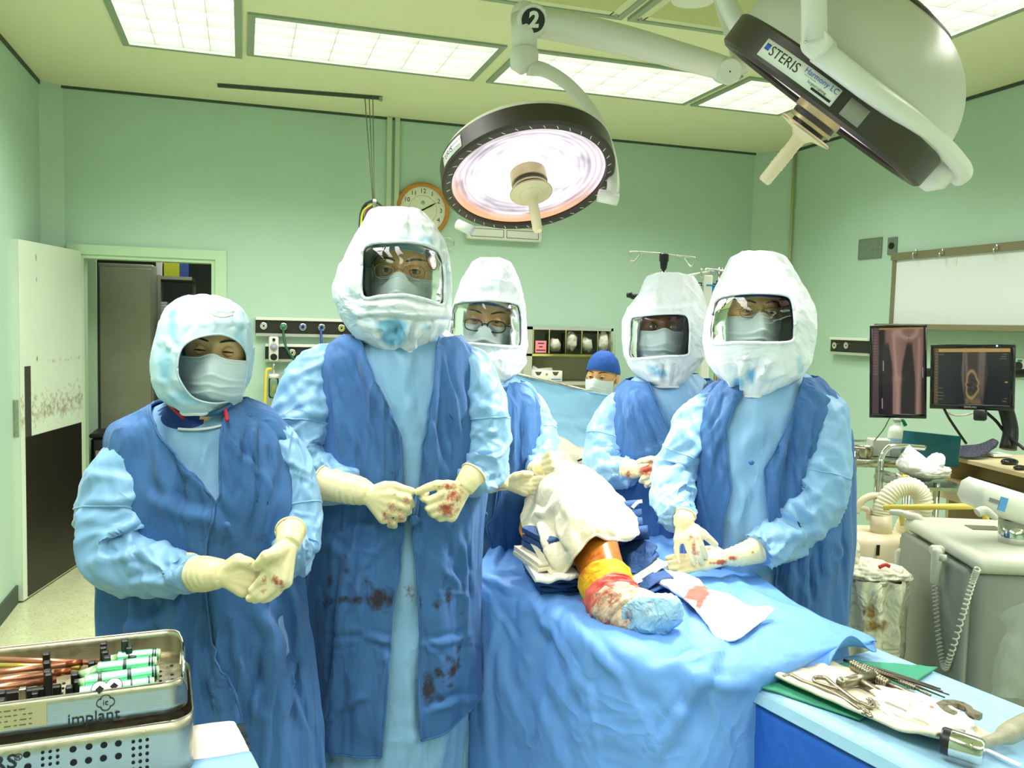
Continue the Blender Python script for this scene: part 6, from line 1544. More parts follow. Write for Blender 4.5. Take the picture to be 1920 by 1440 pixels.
# ================================================================== surgical lights
M_lampw = mat('lamp_white_enamel', (236, 236, 228), .3)
M_dome = mat('lamp_dome_grey', (214, 214, 202), .28)
M_rim = mat('lamp_dark_rim', (54, 48, 38), .4)
M_hub = mat('lamp_hub_metal', (184, 172, 128), .35, .6)
M_grip = mat('ribbed_grip_plastic', (226, 214, 176), .5)
M_stick = mat('white_sticker', (236, 240, 228), .5)
M_ink = mat('black_ink', (30, 30, 30), .6)
M_inkb = mat('blue_ink', (60, 90, 190), .6)
def lens_material():
    m = bpy.data.materials.new('lit_lamp_lens'); m.use_nodes = True; nt = m.node_tree; nt.nodes.clear(); L = nt.links
    o = nt.nodes.new('ShaderNodeOutputMaterial'); e = nt.nodes.new('ShaderNodeEmission'); a = nt.nodes.new('ShaderNodeAttribute')
    a.attribute_name = 'picture'; e.inputs[1].default_value = 1.0
    L.new(a.outputs['Color'], e.inputs[0]); L.new(e.outputs[0], o.inputs[0]); return m
M_lens_on = lens_material()
RL = .297
class Lamp:
    def __init__(s, c, n, up, label, ticks, dh):
        s.c, s.n = c, n/np.linalg.norm(n)
        s.t = thing('surgical_light', label, 'surgical light', c)
        s.u, s.v, _ = frame_from(s.n, up)
        t, R = s.t, RL
        mk('rim', lathe([(R*.885, -.004), (R*.895, .004), (R*.97, .004), (R*1.0, -.004), (R*1.0, -.070), (R*.98, -.076)], c, s.n, 96), M_rim, t, angle=40)
        a = np.linspace(0, np.pi/2, 16)
        mk('dome', lathe([(R*.985, -.070)]+[(max(R*.975*math.cos(q)**.85, .002), -.076-R*dh*math.sin(q)) for q in a], c, s.n, 80), M_dome, t)
        # lens: slightly recessed lit reflector
        nr, ns = 40, 96; rr = np.linspace(.02, R*.89, nr)[:, None]; aa = np.linspace(0, 2*np.pi, ns, endpoint=False)[None]
        P = c+s.n*(-.012-.03*(1-(rr/(R*.89))**2))[..., None]*np.ones((1, ns, 1))+rr[..., None]*(np.cos(aa)[..., None]*s.u+np.sin(aa)[..., None]*s.v)
        q = rr/(R*.89)+0*aa
        sw = fbm(np.stack([np.cos(aa)*2.2+0*rr, np.sin(aa)*2.2+0*rr, q*9], -1), 3); ringm = .5+.5*np.sin(q*95+3*sw)
        k = np.clip(1.55-.45*ringm*sstep(.25, .9, q)-.75*np.clip(sw+.15, 0, 1)-.35*sstep(.4, 1, q), .45, 1.6)
        col = np.stack([k*1.03, k*.95, k*1.02], -1)
        px, py = proj(P); low = sstep(.80, 1.0, q)*(.08+.92*sstep(-.1, .9, np.sin(aa-s.warm(aa))))
        col = col*(1-low[..., None])+np.array([1.3, .62, .28])*low[..., None]
        mk('lens', (P.reshape(-1, 3), gridf(nr, ns, True)), M_lens_on, t, attrs={'picture': col.reshape(-1, 3)})
        hub = mk('hub', lathe([(0, -.03), (.062, -.03), (.062, .012), (.056, .014), (.056, .026), (.060, .028), (.060, .036), (0, .036)], c, s.n, 40), M_hub, t, angle=35)
        mk('hub_groove', lathe([(.0565, .013), (.0575, .016), (.0575, .024), (.0565, .027)], c, s.n, 40), M_rim, hub)
        hd = mk('handle', lathe([(.070, .050), (.072, .052), (.070, .054), (.030, .062), (.019, .074), (.0165, .09), (.0165, .11)]+[(.0165+(.0016 if k % 2 else 0), .112+.006*k) for k in range(9)]+[(.0165, .17), (.0165, .198), (.013, .204), (0, .204)], c, s.n, 32), M_grip, t, angle=50)
        mk('plate', lathe([(.0, .046), (.068, .046), (.0725, .050), (.0725, .053), (.04, .060), (.0, .060)], c, s.n, 40), M_hub, hd, angle=40)
        mk('neck', lathe([(.045, .034), (.045, .048)], c, s.n, 24), M_rim, hub)
        for k in range(ticks):
            a = 2*np.pi*k/ticks; e = np.cos(a)*s.u+np.sin(a)*s.v; tg = -np.sin(a)*s.u+np.cos(a)*s.v; sk = e*.8+tg*.6; sk /= np.linalg.norm(sk)
            mk('tick_mark', box(c+e*R*.93+s.n*.0046, (.014, .0022, .0012), np.stack([sk, np.cross(s.n, sk), s.n], 1)), M_stick, t, smooth=False)
    def warm(s, aa):
        w = np.array([0, 0, -1.0]); w = w-s.n*(w@s.n); return math.atan2(w@s.v, w@s.u)-np.pi/2
    def rim_pt(s, a, h, lift=.001):
        a = np.asarray(a, float)[..., None]; h = np.asarray(h, float)[..., None]
        return s.c+(RL+lift)*(np.cos(a)*s.u+np.sin(a)*s.v)+s.n*h
    def find(s, x, y):
        a = np.linspace(0, 2*np.pi, 720); P = s.rim_pt(a, np.full(720, -.037)); px, py = proj(P); dd = (P-EYE)@FW
        e = (px-x)**2+(py-y)**2+((dd > (s.c-EYE)@FW)*1e5); return a[np.argmin(e)]
    def rim_patch(s, name, a0, a1, h0, h1, m, parent, lift=.0015):
        A = np.linspace(a0, a1, 24); G = np.stack([s.rim_pt(A, np.full(24, h), lift) for h in (h0, h1)])
        o = mk(name, (G.reshape(-1, 3), gridf(2, 24)), m, parent); solidify(o, .001, 0); return o
    def rim_text(s, txt, size, ac, h, sgn, parent, m, lift=.0028, up=-1):
        V, Fc = text_shape(txt, size, (0, 0, 0), (1, 0, 0), (0, 1, 0), 0)
        P = s.rim_pt(ac+sgn*V[:, 0]/RL, h+up*V[:, 1], lift)
        return mk('lettering', (P, Fc), m, parent, smooth=False)
def spot(name, c, tgt, watts, size, blend, r, col):
    l = bpy.data.lights.new(name, 'SPOT'); l.energy = watts; l.spot_size = RAD(size); l.spot_blend = blend; l.shadow_soft_size = r; l.color = col
    o = bpy.data.objects.new(name, l); COL.objects.link(o); o.location = c
    o.rotation_euler = Vector(np.asarray(tgt)-np.asarray(c)).to_track_quat('-Z', 'Y').to_euler(); return o
TGT = PD(1085, 945, 2.2)
# ---- light number 2, over the table
c2 = PD(992, 338, 2.9); r2 = ray(992, 338); r2 = r2/np.linalg.norm(r2)
perp = lambda v, r: (v-r*(v@r))/np.linalg.norm(v-r*(v@r))
n2 = .58*(-r2)+.815*perp(RT*.17-UP*.985, r2)
L2 = Lamp(c2, n2, UP, 'lit round surgical light on the curved arm marked 2, facing down over the table', 40, .24)
a = L2.find(858, 292); sg = 1 if proj(L2.rim_pt(np.array([a+.1]), np.array([-.04])))[0][0] > proj(L2.rim_pt(np.array([a]), np.array([-.04])))[0][0] else -1
st = L2.rim_patch('sticker', a-.20, a+.20, -.012, -.058, M_stick, L2.t)
L2.rim_text('STERIS', .030, a-sg*.10, -.036, sg, st, M_ink); L2.rim_text('Harmony LC', .014, a+sg*.10, -.044, sg, st, M_inkb); L2.rim_text('Surgical Lighting', .007, a+sg*.10, -.026, sg, st, M_ink)
J = PD(985, 42, 2.98)
hubp = PD(1000, 38, 2.93)
t = L2.t
jn = -ray(1000, 38); jn = jn/np.linalg.norm(jn); jn = jn+RT*.12; jn /= np.linalg.norm(jn)
mk('arm_joint', join(lathe([(0, -.06), (.055, -.06), (.055, 0), (.05, .006), (0, .006)], hubp-jn*.01, jn, 36)), M_lampw, t, angle=40)
bd_ = mk('number_badge', disc(hubp-jn*.004+jn*.0, jn, .040, 36, .003), M_black, t, angle=40)
mk('lettering', text_shape('2', .070, hubp+jn*.0004, perp(RT, jn), np.cross(jn, perp(RT, jn)), .0006, bold=.003, shear=.1), M_stick, bd_, smooth=False)
mk('post', join(tube([PD(984, 30, 2.98), PD(983, 92, 2.98)], [.050, .044], 24), tube([PD(983, 92, 2.98), PD(983, 96, 2.98), PD(983, 122, 2.98), PD(988, 130, 2.98)], [.044, .050, .050, .030], 24, spline=False), sphere(PD(984, 30, 2.98), .05, 20, 12)), M_lampw, t)
yk = [(990, 126, 2.98), (1022, 132, 2.99), (1062, 156, 3.0), (1098, 194, 3.02), (1126, 240, 3.02), (1143, 290, 2.99), (1150, 340, 2.95), (1148, 368, 2.93)]
mk('yoke', tube([PD(*p) for p in yk], [.028, .024, .022, .022, .022, .022, .022, .022], 16), M_lampw, t)
mk('pivot', rod(PD(1158, 374, 2.93), PD(1122, 366, 2.92), .022, 18), M_lampw, t)
mk('pivot', rod(PD(858, 420, 2.96), PD(884, 432, 2.94), .018, 18), M_lampw, t)
arm2 = [(1005, 44, 2.98), (1080, 55, 3.0), (1180, 78, 3.03), (1280, 106, 3.06), (1330, 120, 3.08), (1372, 132, 3.1)]
mk('arm', tube([PD(*p) for p in arm2], [.046, .052, .05, .046, .044, .04], 20), M_lampw, t)
jj = PD(1368, 134, 3.06); mk('arm_joint', join(lathe([(0, -.07), (.046, -.07), (.046, 0), (.042, .004), (0, .004)], jj, jn, 32)), M_lampw, t, angle=40)
mk('screw', disc(jj+jn*.0045, jn, .003, 10, .001), M_black, t)
pj = PD(1388, 110, 3.12); mk('post', join(tube([PD(1385, 134, 3.12), PD(1386, 100, 3.12), PD(1372, 40, 3.12), (PD(1340, -60, 3.12))], [.035, .035, .04, .04], 18), rod(PD(1340, -60, 3.12), np.array([*PD(1335, -70, 3.12)[:2], 3.0]), .04, 18)), M_lampw, t)
ros = PZ(1300, -8, 2.985); mk('ceiling_rosette', disc(np.array([ros[0], ros[1], 2.965]), (0, 0, 1), .09, 36, .034), M_lampw, t, angle=40)
spot('surgical_light_beam', c2+L2.n*.215, TGT, LAMP_WATTS, 88, .92, .10, (1, .96, .88))
# ---- light number 1, upper right, seen from the side
c1 = PD(1536, 213, 2.1); r1 = ray(1536, 213); r1 = r1/np.linalg.norm(r1)
n1 = .035*(-r1)+.998*perp(RT*-.63-UP*.777, r1)
L1 = Lamp(c1, n1, UP, 'tilted surgical light with a grey dome and white maker sticker, at the upper right', 0, .76)
t = L1.t
a = L1.find(1490, 137); sg = 1 if proj(L1.rim_pt(np.array([a+.05]), np.array([-.04])))[0][0] > proj(L1.rim_pt(np.array([a]), np.array([-.04])))[0][0] else -1
st = L1.rim_patch('sticker', a-.36, a+.36, -.012, -.052, M_stick, t)
L1.rim_text('STERIS', .030, a-sg*.13, -.034, sg, st, M_ink); L1.rim_text('Harmony LC', .0165, a+sg*.20, -.043, sg, st, M_inkb)
L1.rim_text('\u2022 \u2022 \u2022 \u2022 \u2022 \u2022 \u2022', .007, a+sg*.12, -.034, sg, st, M_ink); L1.rim_text('Surgical Lighting', .0075, a+sg*.20, -.027, sg, st, M_ink)
L1.rim_patch('serial_bars', a+sg*.17, a+sg*.34, -.017, -.022, M_ink, st, .0026)
L1.rim_patch('logo', a-sg*.335, a-sg*.29, -.030, -.044, M_inkb, st, .0026)
b = L1.find(1610, 203); L1.rim_patch('grey_sticker', b-.085, b+.085, -.012, -.052, mat('silver_sticker', (150, 150, 136), .4), t)
j1 = PD(1530, 82, 1.76)
jn1 = -ray(1530, 82); jn1 = jn1/np.linalg.norm(jn1)-RT*.25+UP*.25; jn1 /= np.linalg.norm(jn1)
mk('post', tube([PD(1527, 78, 1.76), PD(1526, 0, 1.76), PD(1523, -120, 1.76), np.array([*PD(1523, -120, 1.76)[:2], 2.99])], [.026, .0255, .025, .025], 20, spline=False), M_lampw, t)
mk('arm_joint', lathe([(0, -.10), (.028, -.10), (.029, -.096), (.029, 0), (.027, .003), (0, .003)], j1+jn1*.012, jn1, 32), M_lampw, t, angle=40)
for sx, sy in ((-16, 2), (18, -2)): mk('screw', disc(PD(1530+sx, 80+sy, 1.757)+jn1*.012, jn1, .0035, 10, .003), M_chrome, t)
mk('yoke', tube([PD(*p) for p in ((1535, 95, 1.78), (1570, 122, 1.77), (1630, 168, 1.78), (1700, 218, 1.83), (1755, 262, 1.92), (1792, 300, 2.02), (1806, 322, 2.09), (1796, 334, 2.13))], [.026, .025, .024, .023, .023, .022, .022, .021], 18), M_lampw, t)
pr_ = PD(1780, 330, 2.1)-c1; pr_ = pr_-L1.n*(pr_@L1.n); pr_ /= np.linalg.norm(pr_); pq_ = np.cross(L1.n, pr_)
mk('pivot_housing', box(c1+(RL+.012)*pr_-L1.n*.055, (.10, .08, .10), np.stack([pr_, pq_, L1.n], 1), bev=.03), M_lampw, t)
mk('corner_band', box(c1+(RL-.035)*pr_-L1.n*.105, (.085, .14, .085), np.stack([pr_, pq_, L1.n], 1), bev=.035), M_rim, t)
mk('dome_vent', lathe([(.001, -.076-RL*.775), (.07, -.076-RL*.765), (.13, -.076-RL*.715), (.135, -.076-RL*.69)], c1, L1.n, 48), M_rim, t)
mk('dome_knob', lathe([(.0, .0), (.016, 0), (.018, .004), (.018, .014), (.012, .018), (.012, .03), (0, .03)], PD(1704, 62, 2.1)-L1.n*.0+L1.n*.012, -L1.n+RT*.3, 20), M_black, t, angle=40)
mk('arm', tube([PD(*p) for p in ((1385, 48, 2.5), (1366, 10, 2.5), (1352, -30, 2.5), (1330, -90, 2.5))], .028, 16), M_lampw, t)
spot('surgical_light_beam', c1+L1.n*.215, TGT, LAMP_WATTS, 88, .92, .10, (1, .96, .88))

# ================================================================== instrument case in the left foreground
M_case = mat('brushed_steel_case', (186, 180, 156), .36, 1.0, var=.06, vscale=30, rvar=.1, bump=.15, bscale=60, aniso=(1, 1, 14))
M_hole = mat('dark_hole', (16, 16, 14), .9)
zr = 1.05
pF = PZ(352, 1274, zr); pB = PZ(326, 1180, zr); pL = PZ(0, 1319, zr)
e1 = pL-pF; e1 /= np.linalg.norm(e1); e2 = np.cross(ZUP, e1); e2 = e2 if e2@(pB-pF) > 0 else -e2
Dp = abs((pB-pF)@e2); Lc = .52
def case_path(L, Dd, off, r, n=7, q=None):
    "rounded rectangle outline starting at the front left end, in (along e1, along e2), grown by off"
    P = []
    x0, x1, y0, y1 = -off, L+off, -off, Dd+off
    for cx, cy, a in ((x0+r, y0+r, 180), (x0+r, y1-r, 90), (x1-r, y1-r, 0), (x1-r, y0+r, -90)):
        s_ = [a+90*k/n for k in range(n+1)]
        if a == 180: s_ = [270-90*k/n for k in range(n+1)]
        if a == 90: s_ = [180-90*k/n for k in range(n+1)]
        if a == 0: s_ = [90-90*k/n for k in range(n+1)]
        if a == -90: s_ = [0-90*k/n for k in range(n+1)]
        for t_ in s_: P.append((cx+r*math.cos(RAD(t_)), cy+r*math.sin(RAD(t_))))
    return np.array(P)
def W2(P, z):
    P = np.asarray(P, float); return pF+e1*P[..., :1]+e2*P[..., 1:2]+ZUP*(np.asarray(z, float)[..., None]-zr)
tr = thing('instrument_case', 'open steel instrument case with green handles and bronze rods, in the left foreground', 'instrument case', W2(np.array([.25, .1]), .955))
def shell(name, off, z0, z1, notch, parent):
    P = case_path(Lc, Dp, off, .035); k = len(P); rows = []
    top = np.full(k, z1)
    if notch:                        # rim dips at the handle on the right end
        on = (P[:, 0] < .012); t_ = (P[:, 1]-Dp*.5)/Dp; top = z1-np.where(on, .030*sstep(.46, .34, np.abs(t_)), 0)
    for q in np.linspace(0, 1, 5): rows.append(W2(P, z0+(top-z0)*q))
    o = mk(name, (np.concatenate(rows), gridf(5, k, True)), M_case, parent, angle=50); solidify(o, .0018, 0)
    mk('rim', tube(np.concatenate([rows[-1], rows[-1][:1]]), .0016, 6, spline=False), M_case, o)
    mk('bottom', (W2(P, np.full(k, z0)), [tuple(range(k))]), M_case, o, smooth=False)
    return o
zi0 = 1.002
inner = shell('inner_tray', 0, zi0, zr, True, tr)
outer = shell('outer_basket', .008, .905, .992, False, tr)
# wire handle on the right end
mk('wire_handle', tube([W2(np.array([.006, Dp*.28]), zi0+.01), W2(np.array([.004, Dp*.28]), zr-.003), W2(np.array([.004, Dp*.72]), zr-.003), W2(np.array([.006, Dp*.72]), zi0+.01)], .0028, 8, spline=False), M_chrome, inner)
fn = -e2
def front(x, z, off=.0): return pF+e1*x-e2*(off+.0012)+ZUP*(z-zr)
def px_on_front(x, y, off): return PL_(x, y, pF-e2*off, e2)
def PL_(x, y, p0, n):
    r = ray(x, y); return EYE+r*(np.dot(p0-EYE, n)/np.dot(r, n))
hd_ = -e1
ip = PL_(176, 1345, pF-e2*.0022, e2); lp = PL_(198, 1318, pF-e2*.0022, e2)
mk('lettering', text_shape('implant', .0235, ip, hd_, ZUP, .0002), M_ink, inner, smooth=False)
for cx, cz in ((-.0055, 0), (.0055, 0), (0, .0055), (0, -.0055)):
    ang0 = math.atan2(cz, cx); A = np.linspace(ang0-1.6, ang0+1.6, 16)
    mk('logo_outline', tube(lp+np.outer(cx+.0065*np.cos(A), hd_)+np.outer(cz+.0065*np.sin(A), ZUP), .0006, 5, spline=False), M_ink, inner)
mk('lettering', text_shape('ic', .012, lp, hd_, ZUP, .0002), M_ink, inner, smooth=False)
a_, b_ = PL_(-30, 1330, pF-e2*.002, e2), PL_(88, 1360, pF-e2*.002, e2)
lc_ = (a_+b_)/2; lw = abs((b_-a_)@e1)
lab = mk('paper_label', box(lc_, (lw, .001, .034), np.stack([e1, e2, ZUP], 1)), mat('yellowed_label', (188, 172, 112), .5), inner, smooth=False)
for k in range(4):
    mk('print_line', join(*[box(lc_-e2*.0008+ZUP*(.011-.0075*k)+hd_*(-lw/2+.012+j*.0062+.001*((j*7+k*3) % 3)), (.003+.001*((j+k) % 3), .0004, .0016), np.stack([e1, e2, ZUP], 1)) for j in range(int(lw/.0062)-4) if (j*5+k*3) % 7]), mat('faded_print', (110, 92, 60), .7), lab, smooth=False, kind='stuff')
op = pF-e2*.0102
rs = PL_(8, 1432, op, e2); mk('lettering', text_shape('RS', .030, rs, hd_, ZUP, .0002, bold=.0003), M_ink, outer, smooth=False)
rs = PL_(34, 1421, op, e2); mk('lettering', text_shape('\u00AE', .014, rs, hd_, ZUP, .0002), M_ink, outer, smooth=False)
holes_ = [(137, 1405, 6), (167, 1400, 6), (195, 1397, 6), (222, 1394, 6), (138, 1430, 6), (166, 1426, 6), (194, 1422, 6), (222, 1418, 6), (50, 1415, 6), (52, 1438, 6)]
holes_ += [(250+13*i, 1391-2*i+13*j, 3.2) for i in range(3) for j in range(5)]+[(80+14*i, 1411-2*i+12*j, 3) for i in range(3) for j in range(3)]
for x, y, r in holes_: mk('hole', disc(PL_(x, y, op+e2*.0006, e2), -e2, r*.00078, 16, .0004), M_hole, outer, smooth=False)
# tray floor perforations
for i in range(22):
    for j in range(9):
        if (i*3+j) % 4 == 3: continue
        mk('hole', disc(W2(np.array([.02+i*.018, .025+j*.02]), zi0+.0008), ZUP, .0028, 8, .0003), M_hole, inner, smooth=False) if i < 14 else None
# racks, rods and handles lying in the tray
M_brz = mat('bronze_rod', (196, 132, 104), .3, .75, rvar=.1); M_brz2 = mat('brass_rod', (206, 176, 90), .3, .75); M_cop = mat('copper_tip', (140, 76, 40), .35, .7)
M_grn = mat('mint_anodised', (120, 222, 160), .25, .45); M_grn_p = mat('pale_green_anodised', (190, 226, 170), .3, .5)
def bracket(x, y, h, w=.010, zb_=None, d_=.012):
    zb_ = zi0+.001; p = PZ(x, y, zb_+h); p = np.array([p[0], p[1], zb_+h/2])
    return mk('rack_bracket', join(box(p, (w, d_, h), np.stack([e1, e2, ZUP], 1), bev=.0015)), M_black, inner, smooth=False)
for x, y, h in ((87, 1224, .062), (88, 1240, .06), (89, 1256, .058), (91, 1262, .056), (4, 1296, .05), (3, 1310, .05), (140, 1262, .045), (145, 1275, .042), (130, 1286, .038), (131, 1298, .03), (172, 1240, .048), (175, 1250, .048), (194, 1204, .07), (194, 1212, .066), (197, 1220, .062), (201, 1230, .058), (234, 1199, .072), (242, 1212, .062), (249, 1228, .05), (255, 1243, .046), (261, 1262, .042), (266, 1282, .036), (66, 1297, .03)):
    bracket(x, y, h)
mk('rack_bar', box((PZ(10, 1312, zi0+.012)+PZ(95, 1296, zi0+.012))/2, (.09, .012, .022), np.stack([e1, e2, ZUP], 1), bev=.002), M_black, inner, smooth=False)
mk('rack_clip', box(PZ(43, 1303, zi0+.03), (.010, .010, .022), np.stack([e1, e2, ZUP], 1), bev=.001), M_steel, inner, smooth=False)
def iz(x, y, z): return PZ(x, y, z)
def rodpart(pts, rads, m, lab, tip=None, grp=None):
    o = mk('rod', tube([iz(*p) for p in pts], rads, 12, spline=False), m); tag(o, lab, 'rod', grp)
    if tip: mk('tip', tube([iz(*p) for p in tip[0]], tip[1], 12, spline=False), M_cop, o)
rodpart([(-90, 1234, 1.048), (190, 1243, 1.044)], [.0045, .0045], M_brz, 'bronze rod farthest back in the tray, running under the green handle', ([(186, 1243, 1.044), (192, 1244, 1.044)], [.0046, .004]), 'bronze rods in the steel tray')
rodpart([(-90, 1246, 1.045), (150, 1252, 1.040)], [.0045, .0045], M_brz2, 'brass coloured rod second from the back of the tray', None, 'bronze rods in the steel tray')
rodpart([(-90, 1271, 1.046), (128, 1246, 1.046)], [.0052, .0052], M_brz, 'bronze rod with a long brown tip in the middle of the tray', ([(124, 1246.5, 1.046), (155, 1242, 1.046)], [.0056, .0056]), 'bronze rods in the steel tray')
rodpart([(-90, 1288, 1.044), (105, 1262, 1.044)], [.0052, .0052], M_brz, 'bronze rod with a shorter brown tip, fourth from the back', ([(102, 1262.5, 1.044), (133, 1258, 1.044)], [.0056, .0056]), 'bronze rods in the steel tray')
rodpart([(-90, 1301, 1.042), (78, 1278, 1.042)], [.0052, .0052], M_brz, 'bronze rod nearest the front wall of the tray', ([(75, 1278.5, 1.042), (106, 1274, 1.042)], [.0056, .0056]), 'bronze rods in the steel tray')
def green(p, q, r, rings, lab, neck=None):
    a, b = iz(*p), iz(*q); o = mk('handle_tube', rod(a, b, r, 20), M_grn, angle=40); tag(o, lab, 'handle', 'mint green handles in the steel tray')
    d_ = (b-a)/np.linalg.norm(b-a); L = np.linalg.norm(b-a)
    for f in rings: mk('ring', rod(a+d_*L*f, a+d_*(L*f+.0028), r*1.05, 20), M_black, o, angle=40)
    if neck: mk('neck', rod(iz(*neck), a, r*.72, 16), M_grn_p, o)
    mk('end_cap', rod(b, b+d_*.004, r*.9, 20), M_grn_p, o)
green((222, 1235, 1.046), (296, 1228, 1.046), .0108, (.25, .86, .92), 'green handle farthest back at the right end of the tray', (196, 1240, 1.046))
green((184, 1256, 1.044), (289, 1244, 1.044), .0118, (.44, .47, .90, .95), 'mint green handle second from the back of the tray', (152, 1268, 1.044))
green((160, 1281, 1.042), (293, 1262, 1.042), .0122, (.17, .20, .58, .61, .93, .97), 'long mint green handle with three pairs of black rings', (150, 1284, 1.042))
green((150, 1302, 1.036), (284, 1283, 1.036), .0115, (.70, .95), 'mint green handle nearest the front rim of the tray')
for x, y in ((187, 1293), (214, 1287)):
    o = mk('square_socket', disc(iz(x, y, 1.048), ZUP*.75-e2*.66, .0105, 20, .004), M_stick, angle=40); tag(o, 'white ring with a black square socket, the %s one, behind the tray front rim' % ('left' if x < 200 else 'right'), 'socket', 'white socket rings in the tray')
    mk('socket_hole', disc(iz(x, y, 1.052), ZUP*.75-e2*.66, .0055, 4, .002), M_hole, o, smooth=False)
    mk('socket_ring', disc(iz(x, y, 1.0465), ZUP*.75-e2*.66, .0122, 20, .003), M_black, o, angle=40)
# table below the case: white cloth with a blue sheet over its front
q0, q1 = PZ(434, 1352, .90), PZ(482, 1448, .90)
tdir = q1-q0; tdir /= np.linalg.norm(tdir)
t = thing('side_table', 'small table under the steel case, covered with white and blue cloths', 'table', (*W2(np.array([.2, .1]), 0)[:2], 0))
lu = e1; base = q0
L2_ = .62; D2_ = .42
s_dir = tdir; corner_far = q0
ctr2 = q0+s_dir*.20+lu*.30; ctr2 = np.array([ctr2[0], ctr2[1], 0])
RS_ = np.stack([lu, np.cross(ZUP, lu), ZUP], 1)
off_w = .016
def sheet(a0, a1, b0, b1, z, m, name, par, hang=.25):
    "cloth over a rectangle in (along lu, along s_dir) from q0, its right edge hanging"
    A = np.linspace(a0, a1, 30); Bq = np.linspace(b0, b1, 20); rows = []
    G = []
    for b in Bq:
        r = []
        for dz in (hang, hang*.5, .05, .012): r.append(q0+s_dir*b-lu*(.010+.004*math.sin(b*30+dz*9))+ZUP*(z-.90-dz))
        r.append(q0+s_dir*b-lu*.004+ZUP*(z-.90-.002))
        for a in A: r.append(q0+s_dir*b+lu*(a+.004)+ZUP*(z-.90+.0015*math.sin(a*40+b*25)))
        G.append(r)
    G = np.array(G); o = mk(name, (G.reshape(-1, 3), gridf(G.shape[0], G.shape[1])), m, par, angle=60); solidify(o, .002, 0); return o
sheet(0, .75, 0, .52, .900, mat('white_table_cloth', (246, 244, 226), .7, bump=.1), 'white_cloth', t, .35)
sheet(0, .75, .125, .54, .9035, mat('pale_blue_sheet', (150, 196, 240), .6, bump=.1), 'blue_sheet', t, .36)
mk('tabletop', box(q0+s_dir*.26+lu*.38-ZUP*.018, (.74, .5, .03), np.stack([lu, np.cross(ZUP, lu), ZUP], 1)), M_steel, t)
for a in (.06, .68):
    for b in (.06, .46): mk('leg', rod(np.array([*(q0+s_dir*b+lu*a)[:2], 0]), q0+s_dir*b+lu*a-ZUP*.03, .014), M_chrome, t)
# ================================================================== things on the back wall
yb = YB
def on_back(x, y, off=0.0): return PY(x, y, yb-off)
BX, BN = np.array([1.0, 0, 0]), np.array([0, -1.0, 0])
# clock
cc = on_back(792, 394, .0)
t = thing('wall_clock', 'round wall clock with an orange-brown wooden rim, partly behind the white hood', 'clock', cc)
rc = .192
mk('rim', lathe([(rc*.84, .022), (rc*.86, .034), (rc*.92, .040), (rc*.98, .032), (rc, .018), (rc, 0)], cc, BN, 72), mat('orange_wood', (206, 138, 50), .35, var=.2, vscale=9, aniso=None), t)
mk('face', disc(cc+BN*.004, BN, rc*.86, 64, .010), mat('cream_clock_face', (240, 240, 214), .5), t, angle=40)
for k in range(1, 13):
    a = RAD(90-30*k); mk('numeral', text_shape(str(k), .044, cc+BN*.0148+BX*rc*.68*math.cos(a)+ZUP*rc*.68*math.sin(a), BX, ZUP, .0004), M_ink, t, smooth=False)
mk('dial_ring', tube(np.array([cc+BN*.0146+BX*rc*.52*math.cos(a)+ZUP*rc*.52*math.sin(a) for a in np.linspace(0, 2*np.pi, 60)]), .0006, 5, spline=False), M_ink, t)
for ang, L, w in ((90-60.5, .115, .006), (90-244, .07, .008)):
    d = BX*math.cos(RAD(ang))+ZUP*math.sin(RAD(ang)); mk('hand', prism([(-.02, -w/2), (L*.6, -w), (L, 0), (L*.6, w), (-.02, w/2)], cc+BN*.016, d, np.cross(BN, d), .0012, BN), M_ink, t, smooth=False)
mk('dial_mark', disc(cc+BN*.0146+ZUP*.05, BN, .014, 16, .0006), mat('dial_grey_green', (170, 196, 170), .6), t)
# digital wall display
a, b = on_back(872, 424), on_back(1010, 456)
t = thing('digital_timer', 'white wall timer box with red digits, behind the round surgical light', 'timer', (a+b)/2)
ctr = np.array([(a[0]+b[0])/2, yb-.035, (a[2]+b[2])/2]); w, h = b[0]-a[0], a[2]-b[2]
mk('case', box(ctr, (w, .07, h), bev=.006), M_white, t)
for k in (-1, 1):
    mk('window_frame', join(*[box(ctr+BN*.0355+BX*k*w*.235+o_, s_) for o_, s_ in ((ZUP*h*.30, (w*.43, .002, .003)), (-ZUP*h*.30, (w*.43, .002, .003)), (BX*w*.215, (.003, .002, h*.6)), (-BX*w*.215, (.003, .002, h*.6)))]), M_ink, t, smooth=False)
e_ = on_back(994, 441, .037)
scr = mk('digit_window', box(e_+BN*.0005, (.10, .004, .062)), M_black, t, smooth=False)
mk('digits', text_shape('33', .07, e_+BN*.003, BX, ZUP, .0004, bold=.002), emat('red_led', (1, .02, .02), 2.0), scr, smooth=False)
